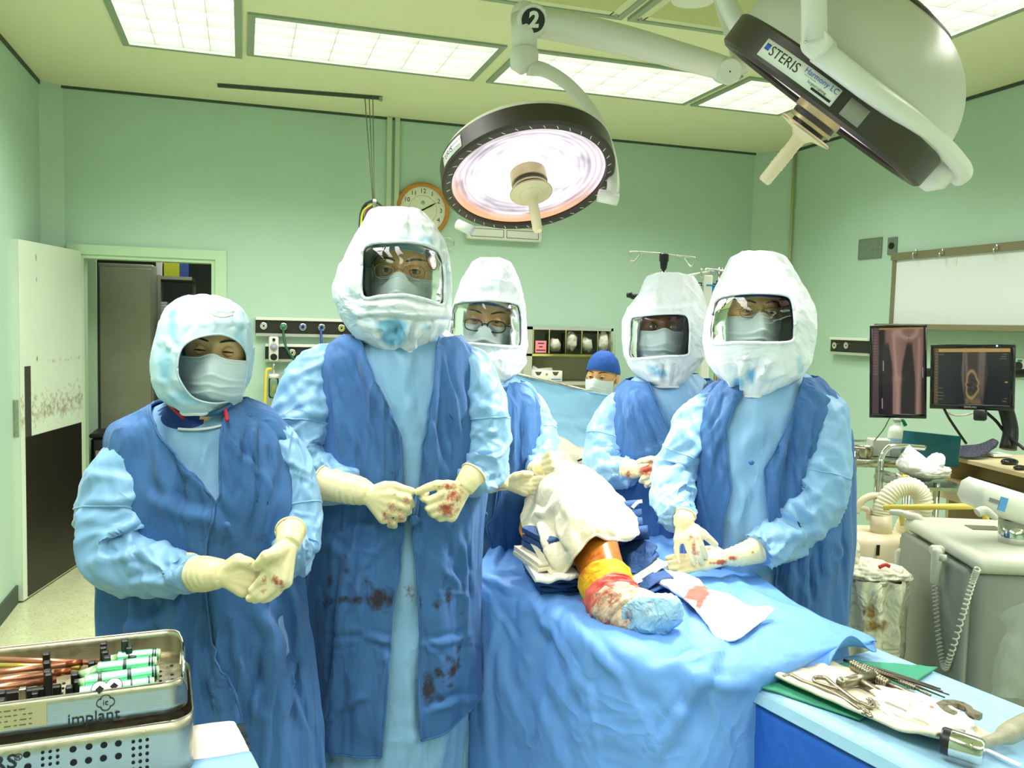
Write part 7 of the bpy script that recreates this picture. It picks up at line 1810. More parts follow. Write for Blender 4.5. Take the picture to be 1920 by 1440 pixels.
# medical gas rails
M_rail = mat('dark_gas_rail', (42, 38, 32), .4); M_alu = mat('pale_aluminium', (216, 216, 200), .3, .6)
def gas_rail(x0, y0, x1, y1, outs, label, on=on_back, nrm=BN, ax=BX, pale_end=0):
    p, q = on(x0, y0), on(x1, y0); zlo = on(x0, y1)[2]; L = abs((q-p)@ax); c = (p+q)/2; c = c.copy(); zc = (p[2]+zlo)/2; c[2] = zc; h = p[2]-zlo
    R = np.stack([ax, nrm, ZUP], 1)
    t = thing('gas_outlet_rail', label, 'gas rail', c)
    mk('rail', box(c+nrm*.02, (L, .04, h*.70), R), M_rail, t, smooth=False)
    mk('top_lip', box(c+nrm*.028+ZUP*h*.42, (L, .056, h*.16), R, bev=.003), M_white, t, smooth=False)
    mk('bottom_lip', box(c+nrm*.026-ZUP*h*.42, (L, .052, h*.16), R, bev=.003), M_alu, t, smooth=False)
    for x, y, rgb in outs:
        o_ = on(x, y); o_ = o_+nrm*.041
        ob = mk('outlet', lathe([(.013, 0), (.0235, 0), (.0235, .008), (.020, .010), (.014, .010), (.013, .006)], o_, nrm, 28), M_chrome, t, angle=40)
        mk('outlet_ring', lathe([(.0, .006), (.0145, .006), (.0205, .0106), (.020, .011), (.012, .0075), (0, .0075)], o_, nrm, 24), mat('outlet_%d_%d_%d' % rgb, rgb, .4), ob)
        mk('socket_hole', disc(o_+nrm*.008, nrm, .007, 14, .001), M_hole, ob)
    return t
g1 = gas_rail(479, 594, 664, 630, [(494, 611, (230, 230, 210)), (531, 612, (70, 140, 90)), (567, 613, (80, 90, 170)), (602, 614, (60, 100, 160)), (639, 615, (200, 190, 60))], 'long dark gas rail with five outlets on the back wall beside the tallest person')
g2 = gas_rail(497, 644, 604, 678, [(547, 661, (220, 214, 170))], 'short dark gas outlet rail with one visible outlet, just below the long rail')
gh = on_back(531, 612, .055)
mk('plug', lathe([(0, .024), (.018, .022), (.02, .0)], gh+BN*-.006, BN, 24), mat('green_plug', (70, 140, 100), .4), g1)
o = mk('green_hose', tube([on_back(531, 615, .07), on_back(532, 630, .085), on_back(537, 652, .11), on_back(553, 676, .12), on_back(580, 702, .12), on_back(610, 730, .12)], .0085, 10), mat('green_hose_rubber', (24, 92, 62), .4)); tag(o, 'dark green hose plugged into the gas rail on the back wall', 'hose')
o = mk('blue_hose', tube([on_back(602, 617, .065), on_back(602, 630, .08), on_back(603, 650, .10), on_back(606, 690, .10)], .0085, 10), mat('blue_hose_rubber', (34, 84, 170), .4)); tag(o, 'blue hose hanging from the gas rail beside the man in the white hood', 'hose')
# vacuum regulator, jar and yellow tube
rp = on_back(513, 654, .085); t = thing('vacuum_regulator', 'white vacuum regulator with a round gauge and black knob above a clear jar', 'regulator', rp)
mk('body', box(rp, (.062, .06, .165), bev=.008), M_white, t)
mk('gauge', disc(rp+BN*.03+ZUP*.012, BN, .026, 28, .006), M_alu, t, angle=40)
mk('gauge_face', disc(rp+BN*.0362+ZUP*.012, BN, .021, 24, .001), mat('gauge_lilac', (170, 160, 190), .4), t)
mk('knob', disc(rp+BN*.03-ZUP*.053, BN, .022, 24, .02), M_black, t, angle=40)
mk('selector', disc(rp+BN*.03+ZUP*.062, BN, .010, 18, .012), M_black, t, angle=40)
mk('stem', rod(on_back(513, 676, .085), on_back(513, 704, .085), .008, 12), M_chrome, t)
mk('jar_lid', rod(on_back(513, 701, .085), on_back(513, 709, .085), .036, 28), M_white, t)
jar = mk('jar', tube([on_back(513, 709, .085), on_back(513, 713, .085), on_back(513, 742, .085), on_back(513, 746, .085)], [.031, .034, .034, .028], 28, spline=False), clear_mat('clear_jar_plastic', (.86, .93, .84), 1.0, .05, 1.4), t)
mk('float_valve', rod(on_back(513, 722, .085), on_back(513, 736, .085), .015, 16), mat('cream_float', (226, 222, 140), .5), jar)
mk('yellow_tube', tube([on_back(509, 692, .10), on_back(503, 692, .11), on_back(499, 697, .115), on_back(498, 720, .115), on_back(497, 760, .115), on_back(496, 800, .115)], .0105, 10), mat('yellow_tube_rubber', (228, 208, 76), .45), t)
# wall counter and what stands on it
p = on_back(470, 772, .0); zc_ = PY(470, 784, 5.75)[2]
x0, x1 = -.02, .95
t = thing('wall_counter', 'cream wall counter along the back wall behind the two persons at the left', 'counter', (x0+.4, 5.8, zc_))
mk('worktop', box(((x0+x1)/2, 5.85, zc_-.015), (x1-x0, .30, .03), bev=.004), mat('cream_laminate', (226, 220, 170), .4), t)
mk('cabinet', box(((x0+x1)/2, 5.86, (zc_-.03)/2), (x1-x0-.02, .27, zc_-.03)), mat('cream_cabinet', (206, 206, 168), .5), t, smooth=False)
t = thing('tissue_box', 'blue box with white tissues spilling out on the wall counter', 'box', PY(545, 745, 5.8))
pt = PY(547, 728, 5.8); mk('box', box((pt[0]+.03, 5.82, (zc_+pt[2])/2+.001), (.17, .11, pt[2]-zc_), bev=.004), mat('royal_blue_card', (34, 92, 190), .5), t)
V, Fc = sphere((0, 0, 0), 1, 28, 18); V = V*(1+.35*fbm(V*1.8+4, 3))[:, None]
mk('tissue', (V*np.array([.06, .04, .035])+[pt[0]+.02, 5.82, pt[2]+.012], Fc), M_white_gauze, t)
# wire coat hook beside the clock
o = mk('wire_hook', tube([on_back(826, 446, .02), on_back(842, 446, .03), on_back(851, 452, .03), on_back(849, 464, .03), on_back(840, 466, .03), on_back(834, 458, .02)], .003, 8), M_chrome); tag(o, 'small bent wire hook on the back wall right of the clock', 'hook')
# wall cabinet with clear bins
Yc = 5.68
A_, B_ = PY(983, 612, Yc), PY(1152, 617, Yc)
ztop = A_[2]; xa, xb = PY(983, 650, Yc)[0], PY(1149, 650, Yc)[0]; zsh = PY(1050, 664, Yc)[2]; zlow = PY(1050, 717, Yc)[2]
t = thing('bin_cabinet', 'grey open wall cabinet with a row of clear tilting bins, behind the third person', 'cabinet', ((xa+xb)/2, 5.84, zlow-.4))
M_cabg = mat('grey_cabinet_paint', (176, 182, 164), .5)
mk('side', box((xa+.03, (Yc+yb)/2, (ztop+.7)/2), (.06, yb-Yc, ztop-.7)), M_cabg, t, smooth=False)
mk('side', box((xb-.008, (Yc+yb)/2, (ztop+.7)/2), (.016, yb-Yc, ztop-.7)), M_cabg, t, smooth=False)
mk('top', box(((xa+xb)/2, (Yc+yb)/2, ztop-.01), (xb-xa, yb-Yc, .02)), M_cabg, t, smooth=False)
mk('back', box(((xa+xb)/2, yb-.006, (ztop+.7)/2), (xb-xa, .012, ztop-.7)), mat('cream_cabinet_back', (226, 222, 186), .5), t, smooth=False)
M_yel = mat('yellowed_bin_edge', (204, 196, 110), .45)
mk('shelf', box(((xa+xb)/2, (Yc+yb)/2, zsh-.008), (xb-xa-.03, yb-Yc, .016)), M_yel, t, smooth=False)
mk('shelf', box(((xa+xb)/2, (Yc+yb)/2, zlow-.008), (xb-xa-.03, yb-Yc, .02)), M_cabg, t, smooth=False)
mk('base', box(((xa+xb)/2, (Yc+yb)/2, .69), (xb-xa, yb-Yc, .03)), M_cabg, t, smooth=False)
M_bin = clear_mat('clear_bin_plastic', (.975, .975, .93), 1.0, .1, 1.3)
bx_ = [PY(x, 640, Yc)[0] for x in (1000, 1030, 1061, 1091, 1121, 1150)]; bz0, bz1 = zsh+.002, ztop-.035
for k in range(5):
    x0, x1 = bx_[k]+.004, bx_[k+1]-.004; tl = 0 if k == 0 else .05
    o = tag(mk('storage_bin', join(box(((x0+x1)/2, Yc+.012-tl, (bz0+bz1)/2), (x1-x0, .004, bz1-bz0-.01)), box((x0+.002, Yc+.06, (bz0+bz1)/2), (.004, .11, bz1-bz0-.01)), box((x1-.002, Yc+.06, (bz0+bz1)/2), (.004, .11, bz1-bz0-.01)), box(((x0+x1)/2, Yc+.06-tl*.5, bz0+.004), (x1-x0, .11+tl, .004))), M_bin, None, smooth=False),
            ['clear bin with a pink label, the leftmost in the grey wall cabinet', 'clear bin holding flat white packs, second from the left', 'clear bin with printed white packets, in the middle of the row', 'clear bin with loose plastic wrapping, second from the right', 'clear bin overflowing with white cloth, the rightmost of the row'][k], 'bin')
    mk('bin_frame', box((x0-.004, Yc+.004, (bz0+bz1)/2+.012), (.005, .006, bz1-bz0+.02)), M_yel, o, smooth=False)
    if k == 0:
        lb = mk('pink_label', box(((x0+x1)/2, Yc+.009, bz0+.048), (x1-x0-.03, .002, .085)), mat('pink_card', (244, 140, 150), .6), o, smooth=False)
        for q in range(3): mk('print_line', box(((x0+x1)/2, Yc+.0075, bz0+.072-.024*q), ((x1-x0)*(.42 if q < 2 else .62)*(.6 if q == 1 else 1), .001, .007)), M_ink, lb, smooth=False)
    else:
        V, Fc = sphere((0, 0, 0), 1, 26, 16); V = V*(1+.4*fbm(V*2.2+k*7, 3))[:, None]; hh = [0, .045, .07, .05, .075][k]
        tag(mk('packets', (V*np.array([(x1-x0)*.40, .04, hh])+[(x0+x1)/2, Yc+.058, bz0+.012+hh*1.1], Fc), M_white_gauze if k != 3 else mat('milky_wrapping', (222, 228, 214), .3)), ['', 'stack of white packs in the second clear bin', 'printed white packets in the middle clear bin', 'milky plastic wrapping in the fourth clear bin', 'white cloth bulging out of the last clear bin'][k], 'packets')
a, b = PY(997, 695, Yc), PY(1056, 717, Yc)
t = thing('glove_box', 'white carton with two cut-out openings on the lower shelf of the grey wall cabinet', 'box', ((a[0]+b[0])/2, Yc+.08, zlow))
mk('carton', box(((a[0]+b[0])/2, Yc+.08, (a[2]+zlow)/2+.002), (b[0]-a[0], .12, a[2]-zlow-.004), bev=.003), M_white, t)
for f in (.24, .78): mk('opening', prism([(-.026, .014), (.026, .014), (.016, -.004), (.008, -.012), (-.008, -.012), (-.016, -.004)], (a[0]+(b[0]-a[0])*f, Yc+.0195, a[2]-.022), (1, 0, 0), (0, 0, 1), .001, BN), mat('olive_opening', (90, 80, 50), .7), t, smooth=False)
mk('seal', disc((a[0]+(b[0]-a[0])*.5, Yc+.0195, a[2]-.025), BN, .010, 16, .001), mat('tan_seal', (190, 170, 110), .6), t)
mk('print_line', box((a[0]+(b[0]-a[0])*.8, Yc+.0195, a[2]-.062), (.07, .001, .006)), M_inkb, t, smooth=False)
mk('loose_sheet', prism([(-.08, 0), (-.07, .035), (-.03, .012), (.07, .02), (.08, 0)], ((a[0]+b[0])/2-.02, Yc+.06, a[2]), (1, 0, 0), (0, 0, 1), .06, (0, 1, 0)), M_white, t, smooth=False)

# ---- infusion stands behind the fourth person
d = 4.4
t = thing('infusion_stand', 'chrome infusion pole with two wire hooks and a black collar above the fourth person', 'stand', (*PD(1245, 600, d)[:2], 0))
pt = PD(1245, 492, d); mk('pole', rod((pt[0], pt[1], .05), pt, .011, 14), M_chrome, t)
mk('collar', lathe([(0, -.055), (.016, -.055), (.020, -.02), (.024, -.015), (.024, .02), (.018, .026), (0, .026)], PD(1245, 484, d), ZUP, 24), M_black, t, angle=40)
mk('hook', tube([PD(x, y, d) for x, y in ((1240, 475), (1205, 473), (1183, 472), (1181, 476), (1182, 488), (1187, 491), (1192, 488), (1203, 474))], .004, 8, res=40), M_chrome, t)
mk('hook', tube([PD(x, y, d) for x, y in ((1250, 477), (1285, 481), (1301, 482), (1303, 486), (1300, 497), (1296, 500), (1291, 496), (1282, 482))], .004, 8, res=40), M_chrome, t)
for k in range(5): a = 2*np.pi*k/5; mk('foot', rod((pt[0], pt[1], .05), (pt[0]+.26*math.cos(a), pt[1]+.26*math.sin(a), .03), .012, 10), M_steel, t)
d = 4.2
t = thing('anaesthesia_machine', 'white anaesthesia machine mostly hidden behind the fourth and fifth persons', 'machine', (*PD(1290, 650, d)[:2], 0))
bp = PD(1335, 640, d+.25); mk('cabinet', box((bp[0], bp[1], .55), (.40, .40, 1.06), np.stack([RT0, FWH, ZUP], 1), bev=.02), M_bgrey, t)
mk('tower', box((PD(1322, 640, d)[0], PD(1322, 640, d)[1], 1.36), (.04, .05, 1.0), np.stack([RT0, FWH, ZUP], 1), bev=.004), M_white, t, smooth=False)
mk('tower_head', box(PD(1322, 570, d), (.045, .06, .08), np.stack([RT0, FWH, ZUP], 1), bev=.004), M_white, t)
mk('push_handle', join(tube([PD(1175, 553, d), PD(1183, 553, d), PD(1186, 556, d), PD(1230, 555, d), PD(1290, 556, d)], [.012, .016, .014, .014, .014], 14, spline=False)), M_black, t)
mk('handle_post', rod(PD(1290, 556, d), np.array([*PD(1290, 556, d)[:2], 1.05]), .016, 12), M_steel, t)
mk('arm', tube([PD(1320, 590, d), PD(1294, 540, d), PD(1288, 522, d), PD(1290, 518, d), PD(1320, 513, d), PD(1345, 509, d)], .009, 10), M_white, t)
mk('gas_hook', tube([PD(x, y, d-.02) for x, y in ((1316, 504), (1314, 516), (1318, 524), (1324, 525), (1330, 520), (1331, 508), (1326, 504), (1322, 508))], .005, 8, res=40), M_chrome, t)
mk('cross_bar', rod(PD(1322, 506, d-.02), PD(1372, 509, d-.02), .007, 10), M_chrome, t)
mk('pole', rod(PD(1352, 502, d), np.array([*PD(1352, 502, d)[:2], 1.05]), .014, 12), M_steel, t)
mk('pole_collar', rod(PD(1351, 526, d), PD(1351, 534, d), .022, 14), M_black, t)
mk('wire', tube([PD(1296, 530, d), PD(1320, 531, d), PD(1345, 533, d)], .003, 6), M_black, t)
o = mk('blue_basket', join(box(PD(1338, 548, d), (.075, .08, .072), np.stack([RT0, FWH, ZUP], 1), bev=.008), box(PD(1338, 536, d), (.095, .095, .008), np.stack([RT0, FWH, ZUP], 1), bev=.003)), mat('azure_plastic', (48, 142, 200), .4)); tag(o, 'small azure blue basket between the two rightmost hoods', 'basket')
mk('green_label', box(PD(1340, 546, d)-FWH*.041, (.02, .002, .03), np.stack([RT0, FWH, ZUP], 1)), mat('lime_label', (120, 200, 90), .5), o, smooth=False)
mk('mount', rod(PD(1348, 548, d), PD(1352, 548, d), .012, 10), M_steel, o)
mk('bag', (sphere(PD(1310, 540, d), (.03, .03, .022), 16, 10)), clear_mat('clear_bag', (.9, .95, .92), 1, .1, 1.4), t)

# ================================================================== right wall
RX = np.array([-1.0, 0, 0])            # into the room
RA = np.array([0, -1.0, 0])            # along the wall towards the camera (image right)
RW = np.stack([RA, RX, ZUP], 1)
def on_r(x, y, off=0.0): return PX(x, y, XR-off)
def wall_plate(x0, y0, x1, y1, m, label, cat='wall plate', name='wall_plate'):
    a, b = on_r(x0, y0), on_r(x1, y1); c = (a+b)/2; w, h = abs(a[1]-b[1]), abs(on_r((x0+x1)/2, y0)[2]-on_r((x0+x1)/2, y1)[2])
    c = on_r((x0+x1)/2, (y0+y1)/2); t = thing(name, label, cat, c); mk('plate', box(c+RX*.006, (w, .012, h), RW, bev=.003), m, t, smooth=False); return t, c, w, h
M_pl = mat('dull_steel_plate', (140, 150, 138), .4, .5)
t, c, w, h = wall_plate(1612, 447, 1653, 485, M_pl, 'large grey steel wall plate with two slots, left of the whiteboard')
mk('inner_plate', box(c+RX*.013, (w*.72, .004, h*.9), RW, bev=.002), mat('plate_green_grey', (132, 150, 132), .4, .4), t, smooth=False)
for dz in (.28, -.1): mk('slot', box(c+RX*.016+ZUP*h*dz, (w*.16, .003, .006), RW), M_hub, t, smooth=False)
for s_ in (-1, 1): mk('screw', disc(c+RA*s_*w*.43+RX*.012, RX, .006, 10, .002), M_steel, t)
t, c, w, h = wall_plate(1667, 445, 1682, 477, M_pl, 'narrow grey wall plate with a round black socket, at the whiteboard corner')
mk('socket', disc(c+RX*.012, RX, .022, 24, .006), M_black, t, angle=40)
# whiteboard
yA, yZ = on_r(1679, 500)[1], 2.2; zt_, zb2 = 2.12, 1.655
t = thing('whiteboard', 'big blank whiteboard in a brownish steel frame on the right wall', 'whiteboard', (XR-.01, (yA+yZ)/2, (zt_+zb2)/2))
M_wb = mat('whiteboard_surface', (236, 242, 240), .25); M_fr = mat('brownish_steel_frame', (150, 142, 112), .4, .5)
mk('board', box((XR-.008, (yA+yZ)/2, (zt_+zb2)/2), (.016, yA-yZ, zt_-zb2)), M_wb, t, smooth=False)
mk('top_rail', box((XR-.016, (yA+yZ)/2, zt_-.022), (.032, yA-yZ+.02, .046)), M_fr, t, smooth=False)
mk('side_frame', box((XR-.012, yA-.012, (zt_+zb2)/2), (.026, .030, zt_-zb2)), M_fr, t, smooth=False)
mk('tray', box((XR-.07, (yA+yZ)/2, zb2-.012), (.14, yA-yZ+.02, .036), bev=.004), M_fr, t, smooth=False)
for x, y in ((1718, 476), (1768, 476), (1870, 468)):
    p = on_r(x, y, .034); mk('clip', join(box(p+ZUP*.015, (.012, .02, .03), RW, bev=.003), tube([p+ZUP*.02, p+RX*.025, p+RX*.02-ZUP*.03], .006, 8)), M_chrome, t)
mk('tape', box(on_r(1792, 487, .018), (.018, .001, .07), RW), mat('cream_tape', (232, 236, 214), .6), t, smooth=False)
# gas rail on the right wall
gas_rail(1567, 632, 1640, 664, [(1575, 648, (226, 226, 206)), (1597, 648, (226, 226, 206))], 'short dark gas outlet rail with two outlets on the right wall', on_r, RX, RA)
t, c, w, h = wall_plate(1902, 672, 1926, 708, M_white, 'white mains socket with a black plug at the right edge', 'socket', 'wall_socket')
mk('plug', disc(on_r(1911, 686, .012), RX, .022, 18, .035), M_black, t, angle=40)
mk('cord', tube([on_r(1911, 686, .045), on_r(1904, 690, .07), on_r(1895, 692, .06), on_r(1880, 694, .04)], .006, 8), M_black, t)
mk('green_tag', box(on_r(1912, 676, .0135), (.03, .002, .010), RW), mat('green_tag', (20, 150, 110), .5), t, smooth=False)

# ---- monitors and computer desk
def monitor(TL, TR, BL, BR, label, th, bez, screen_fn, res, loc):
    tl, tr, bl, br = [PD(*q) for q in (TL, TR, BL, BR)]
    u = (tr-tl+br-bl)/2; w = np.linalg.norm(u); u /= w; v = (tl-bl+tr-br)/2; v -= u*(u@v); h = np.linalg.norm(v); v /= h; n = np.cross(u, v); c = (tl+tr+bl+br)/4
    if n@(EYE-c) < 0: n = -n
    R = np.stack([u, n, v], 1)
    t = thing('monitor', label, 'monitor', c)
    mk('casing', box(c-n*th/2, (w, th, h), R, bev=.006), M_black, t)
    mk('bezel', join(box(c+n*.003+v*(h/2-bez/2), (w, .008, bez), R, bev=.002), box(c+n*.003-v*(h/2-bez*.75), (w, .008, bez*1.5), R, bev=.002), box(c+n*.003+u*(w/2-bez/2), (bez, .008, h-bez*2), R, bev=.002), box(c+n*.003-u*(w/2-bez/2), (bez, .008, h-bez*2), R, bev=.002)), mat('glossy_black', (14, 14, 16), .15), t)
    nx, ny = res; X, Y = np.meshgrid(np.linspace(0, 1, nx), np.linspace(0, 1, ny)); ww, hh = w-2*bez, h-2.5*bez
    G = c+n*.0015-v*(-.25*bez)+((X-.5)*ww)[..., None]*u+((.5-Y)*hh)[..., None]*v
    col = screen_fn(X, Y)
    global _mon
    mk('screen', (G.reshape(-1, 3), gridf(ny, nx)), M_scr, t, attrs={'picture': np.clip(col, 0, 1).reshape(-1, 3)}, smooth=False)
    return t, c, u, v, n, w, h
M_scr = attr_screen_mat('lit_screen', .75)
def G1(x, c, s): return np.exp(-((x-c)/s)**2)
def xray(X, Y):
    bg = np.array([.02, .008, .012]); flesh = np.array([.30, .16, .13]); bone = np.array([.42, .27, .22])
    # two legs seen from the front, pelvis at the top; the left one leans outward down the sheet
    cA = .50-.02*Y; wA = .235-.115*sstep(0, .55, Y)-.02*Y; cB = .90+.0*Y; wB = .16-.08*sstep(0, .7, Y)
    a = sstep(0, .05, wA-np.abs(X-cA)); b = sstep(0, .05, wB-np.abs(X-cB)); hip = sstep(.22, .14, Y)*sstep(.22, .28, X)
    m = np.clip(np.maximum(np.maximum(a, b), hip), 0, 1)
    img = bg+(flesh-bg)*m[..., None]*(.75+.5*G1(X, cA, .1)[..., None]*.5)
    shaft = G1(X, .40+.13*np.clip(Y, 0, .62)+.0*Y, .030)*sstep(.05, .1, Y)*sstep(.62, .56, Y); head = G1(X, .44, .06)*G1(Y, .06, .05)
    knee = G1(X, .49, .075)*G1(Y, .60, .045); tib = (G1(X, .50, .032)+.5*G1(X, .43, .015))*sstep(.62, .68, Y)
    shB = G1(X, .92-.03*Y, .03)*sstep(.08, .15, Y)*.7
    pel = (G1(np.hypot((X-.70)/1.0, (Y-.03)/.55), .17, .05))*sstep(.2, .12, Y)
    bn = np.clip(shaft+head+knee+tib+shB+pel, 0, 1); img = img*(1-.55*bn[..., None])+bone*.55*bn[..., None]*1.3
    rul = (G1(X, .715, .010)*(np.sin(Y*150) > .2)*(Y > .06)); img = img*(1-.8*rul[..., None])+np.array([.02, .01, .02])*(rul*.8)[..., None]
    top = (Y < .022)*(X > .12); img = np.where(top[..., None], np.array([.42, .22, .06]), img)
    side = (X < .12); img = np.where(side[..., None], np.array([.10, .05, .05])+.10*((np.sin(Y*190) > .3)*(Y < .55)*(np.abs(X-.06) < .035))[..., None]*np.array([1, .5, .5]), img)
    blk = (X > .12)*(X < .21)*(Y > .04); img = np.where(blk[..., None], img*.25, img)
    for y0, x0 in ((.44, .215), (.88, .20), (.52, .985)): img = np.where(((np.abs(Y-y0) < .06)*(np.abs(X-x0) < .009))[..., None], np.array([.42, .34, .34]), img)
    edge = X > .985; img = np.where(edge[..., None], img*.5+np.array([.06, 0, .01]), img); return img
def ct(X, Y):
    bg = np.array([.012, .009, .006])+0*X[..., None]; amber = np.array([.34, .24, .09]); grey = np.array([.17, .14, .10])
    img = bg.copy(); cx = .54; w = .165-.03*sstep(.5, 1, Y)+.02*G1(Y, .45, .15)
    leg = sstep(0, .015, w-np.abs(X-cx)); img = img+(np.array([.045, .036, .022])-img)*leg[..., None]
    for c0, c1, s_ in ((.42, .465, .020), (.63, .60, .032), (.665, .645, .018), (.385, .40, .016)):
        c_ = c0+(c1-c0)*Y; k = G1(X, c_, s_)*leg*sstep(1.02, .6, Y)*.9; img = img*(1-k[..., None])+grey*k[..., None]
    r = np.hypot((X-.515)/.078, (Y-.66)/.235); wob = .10*np.sin(np.arctan2(Y-.66, X-.515)*5+1); ring = G1(r+wob, 1.0, .13); ins = (r+wob < .95)
    img = np.where(ins[..., None], np.array([.05, .042, .024])+.03*fbm(np.stack([X*30, Y*30, 0*X], -1), 2)[..., None], img); img = img*(1-ring[..., None])+amber*ring[..., None]*1.1
    low = G1(Y, .95, .06)*sstep(.12, .08, np.abs(X-.53))*(.5+.5*fbm(np.stack([X*40, Y*40, 0*X], -1), 2)); img = img+amber*np.clip(low, 0, 1)[..., None]*.7
    bar = (Y > .015)*(Y < .075)*(X > .03); img = np.where(bar[..., None], np.array([.52, .33, .09]), img)
    sb = X < .055; img = np.where(sb[..., None], np.array([.09, .062, .02])+.08*((np.sin(Y*120) > .2)*(np.abs(X-.028) < .016))[..., None]*np.array([1, .7, .25]), img)
    for y0, x0, l_ in ((.12, .10, .06), (.72, .09, .05), (.80, .09, .07), (.86, .09, .08), (.92, .09, .06), (.11, .93, .05), (.15, .92, .06), (.19, .91, .07), (.88, .95, .03), (.93, .94, .04)):
        k = (np.abs(Y-y0) < .008)*(np.abs(X-x0) < l_*.6)*(np.sin(X*420) > -.4); img = np.where(k[..., None], np.array([.22, .16, .06]), img)
    k = (np.abs(Y-.60) < .012)*(np.abs(X-.955) < .018); img = np.where(k[..., None], np.array([.55, .36, .06]), img); return img
m1, c, u, v, n, w, h = monitor((1627, 612, 4.12), (1734, 607, 4.00), (1634, 782, 4.10), (1741, 786, 4.00), 'upright black monitor showing a pinkish leg radiograph', .05, .013, xray, (110, 180), None)
mk('mount_arm', tube([c-n*.05, c-n*.14, c-n*.16+np.array([.15, 0, 0]), np.array([XR-.01, c[1]-.05, c[2]])], .022, 12, spline=False), M_black, m1)
mk('wall_bracket', box(np.array([XR-.012, c[1]-.05, c[2]]), (.02, .12, .12), bev=.004), M_black, m1)
m2, c, u, v, n, w, h = monitor((1743, 648, 3.92), (1899, 643, 3.72), (1746, 764, 3.92), (1904, 773, 3.72), 'wide black monitor showing an amber bone scan, on a desk stand', .05, .016, ct, (170, 130), None)
mk('power_light', disc(c+n*.008+u*(w*.30)+v*(h/2-.008), n, .004, 10, .001), emat('blue_led', (.3, .6, 1), 3), m2)
mk('lettering', text_shape('SAMSUNG', .011, c+n*.0078-v*(h/2-.012), u, v, .0002), mat('silver_print', (170, 170, 170), .4), m2, smooth=False)
st_ = PD(1893, 800, 3.8); bs_ = PD(1890, 842, 3.8)
mk('stand', tube([c-n*.03+u*w*.30, c-n*.09+u*w*.30-v*.05, st_-n*.02, bs_], [.03, .032, .032, .036], 12), M_black, m2)
mk('speaker_bar', box(PD(1838, 778, 3.78), (.05, .04, .05), np.stack([u, n, v], 1), bev=.006), M_black, m2)
zD = PZ(1850, 858, 1.0); dD = depth_of(zD); zdk = 1.0
dk0 = PZ(1780, 852, zdk)
t = thing('computer_desk', 'beige computer desk with a pulled-out keyboard shelf under the monitors', 'desk', (dk0[0]+.3, dk0[1], 0))
dc = PZ(1870, 862, zdk); udk = PZ(1920, 886, zdk)-PZ(1779, 852, zdk); udk[2] = 0; udk /= np.linalg.norm(udk); vdk = np.cross(ZUP, udk)
if vdk@FWH < 0: vdk = -vdk
RD = np.stack([udk, vdk, ZUP], 1); dl = PZ(1779, 852, zdk)
M_desk = mat('beige_laminate', (222, 206, 160), .4); M_desk2 = mat('dark_desk_inside', (60, 54, 40), .6)
mk('top', box(dl+udk*.40+vdk*.22-ZUP*.011, (.80, .46, .022), RD, bev=.002), M_desk, t, smooth=False)
mk('side_panel', box(dl+udk*.012+vdk*.22+ZUP*(-zdk/2), (.024, .44, zdk-.03), RD), M_desk, t, smooth=False)
mk('side_panel', box(dl+udk*.785+vdk*.22+ZUP*(-zdk/2), (.024, .44, zdk-.03), RD), M_desk, t, smooth=False)
mk('back_panel', box(dl+udk*.40+vdk*.43+ZUP*(-zdk/2), (.76, .016, zdk-.03), RD), M_desk2, t, smooth=False)
mk('keyboard_shelf', box(dl+udk*.36-vdk*.02-ZUP*.125, (.78, .34, .018), RD), mat('worn_brown_shelf', (140, 122, 70), .6, var=.3, vscale=40), t, smooth=False)
fr_ = PD(1752, 886, depth_of(dl)-.22)
mk('shelf_front', box(dl+udk*.33-vdk*.20-ZUP*.128, (.84, .016, .075), RD, bev=.003), M_desk, t, smooth=False)
mk('keyboard', box(dl+udk*.42-vdk*.0-ZUP*.106, (.42, .14, .018), RD, bev=.004), mat('grey_keys', (150, 142, 110), .6, var=.5, vscale=120), t, smooth=False)
o = mk('mouse', join((sphere(PZ(1893, 866, zdk+.012), (.045, .03, .018), 22, 14))), mat('mouse_black', (18, 18, 20), .2)); tag(o, 'glossy black mouse on the beige desk edge', 'mouse')
o = mk('mouse', join((sphere(PZ(1913, 877, zdk+.010), (.035, .022, .012), 18, 12))), M_black); tag(o, 'small black gadget at the desk edge cut by the picture border', 'gadget')
G = patch(net([[(1776, 842, 1.02), (1800, 836, 1.04), (1835, 833, 1.05), (1862, 822, 1.09)], [(1780, 850, 1.012), (1810, 848, 1.02), (1846, 842, 1.04), (1872, 828, 1.08)], [(1795, 856, 1.01), (1828, 858, 1.012), (1850, 850, 1.03), (1868, 838, 1.05)]]), 24, 30)
o = mk('mesh_cloth', (G.reshape(-1, 3), gridf(24, 30)), mat('navy_mesh_fabric', (34, 36, 56), .7, speck=((150, 150, 160), 260))); solidify(o, .004, 0); tag(o, 'crumpled navy mesh cloth with white specks on the desk', 'cloth')
o = mk('paper', box(PZ(1868, 852, zdk+.012), (.10, .10, .012), RD, bev=.003), M_white, smooth=False); tag(o, 'white paper pad beside the mouse', 'paper')
o = mk('desk_cable', join(tube([PD(1770, 766, 3.95), PD(1780, 785, 3.95), PD(1798, 812, 3.95), PD(1812, 832, 3.95)], .006, 8), ), M_black); tag(o, 'dark cable drooping from the wide monitor to the desk', 'cable')
o = mk('desk_cable', tube([PD(1850, 774, 3.85), PD(1868, 790, 3.85), PD(1888, 815, 3.8), PD(1920, 842, 3.7)], .007, 8), M_black); tag(o, 'dark cable running behind the monitor stand', 'cable')
o = mk('white_cable', tube([PD(1773, 772, 3.97), PD(1790, 779, 4.0), PD(1812, 778, 4.0), PD(1830, 772, 3.95)], .004, 8), M_white); tag(o, 'thin white cable sagging below the wide monitor', 'cable')
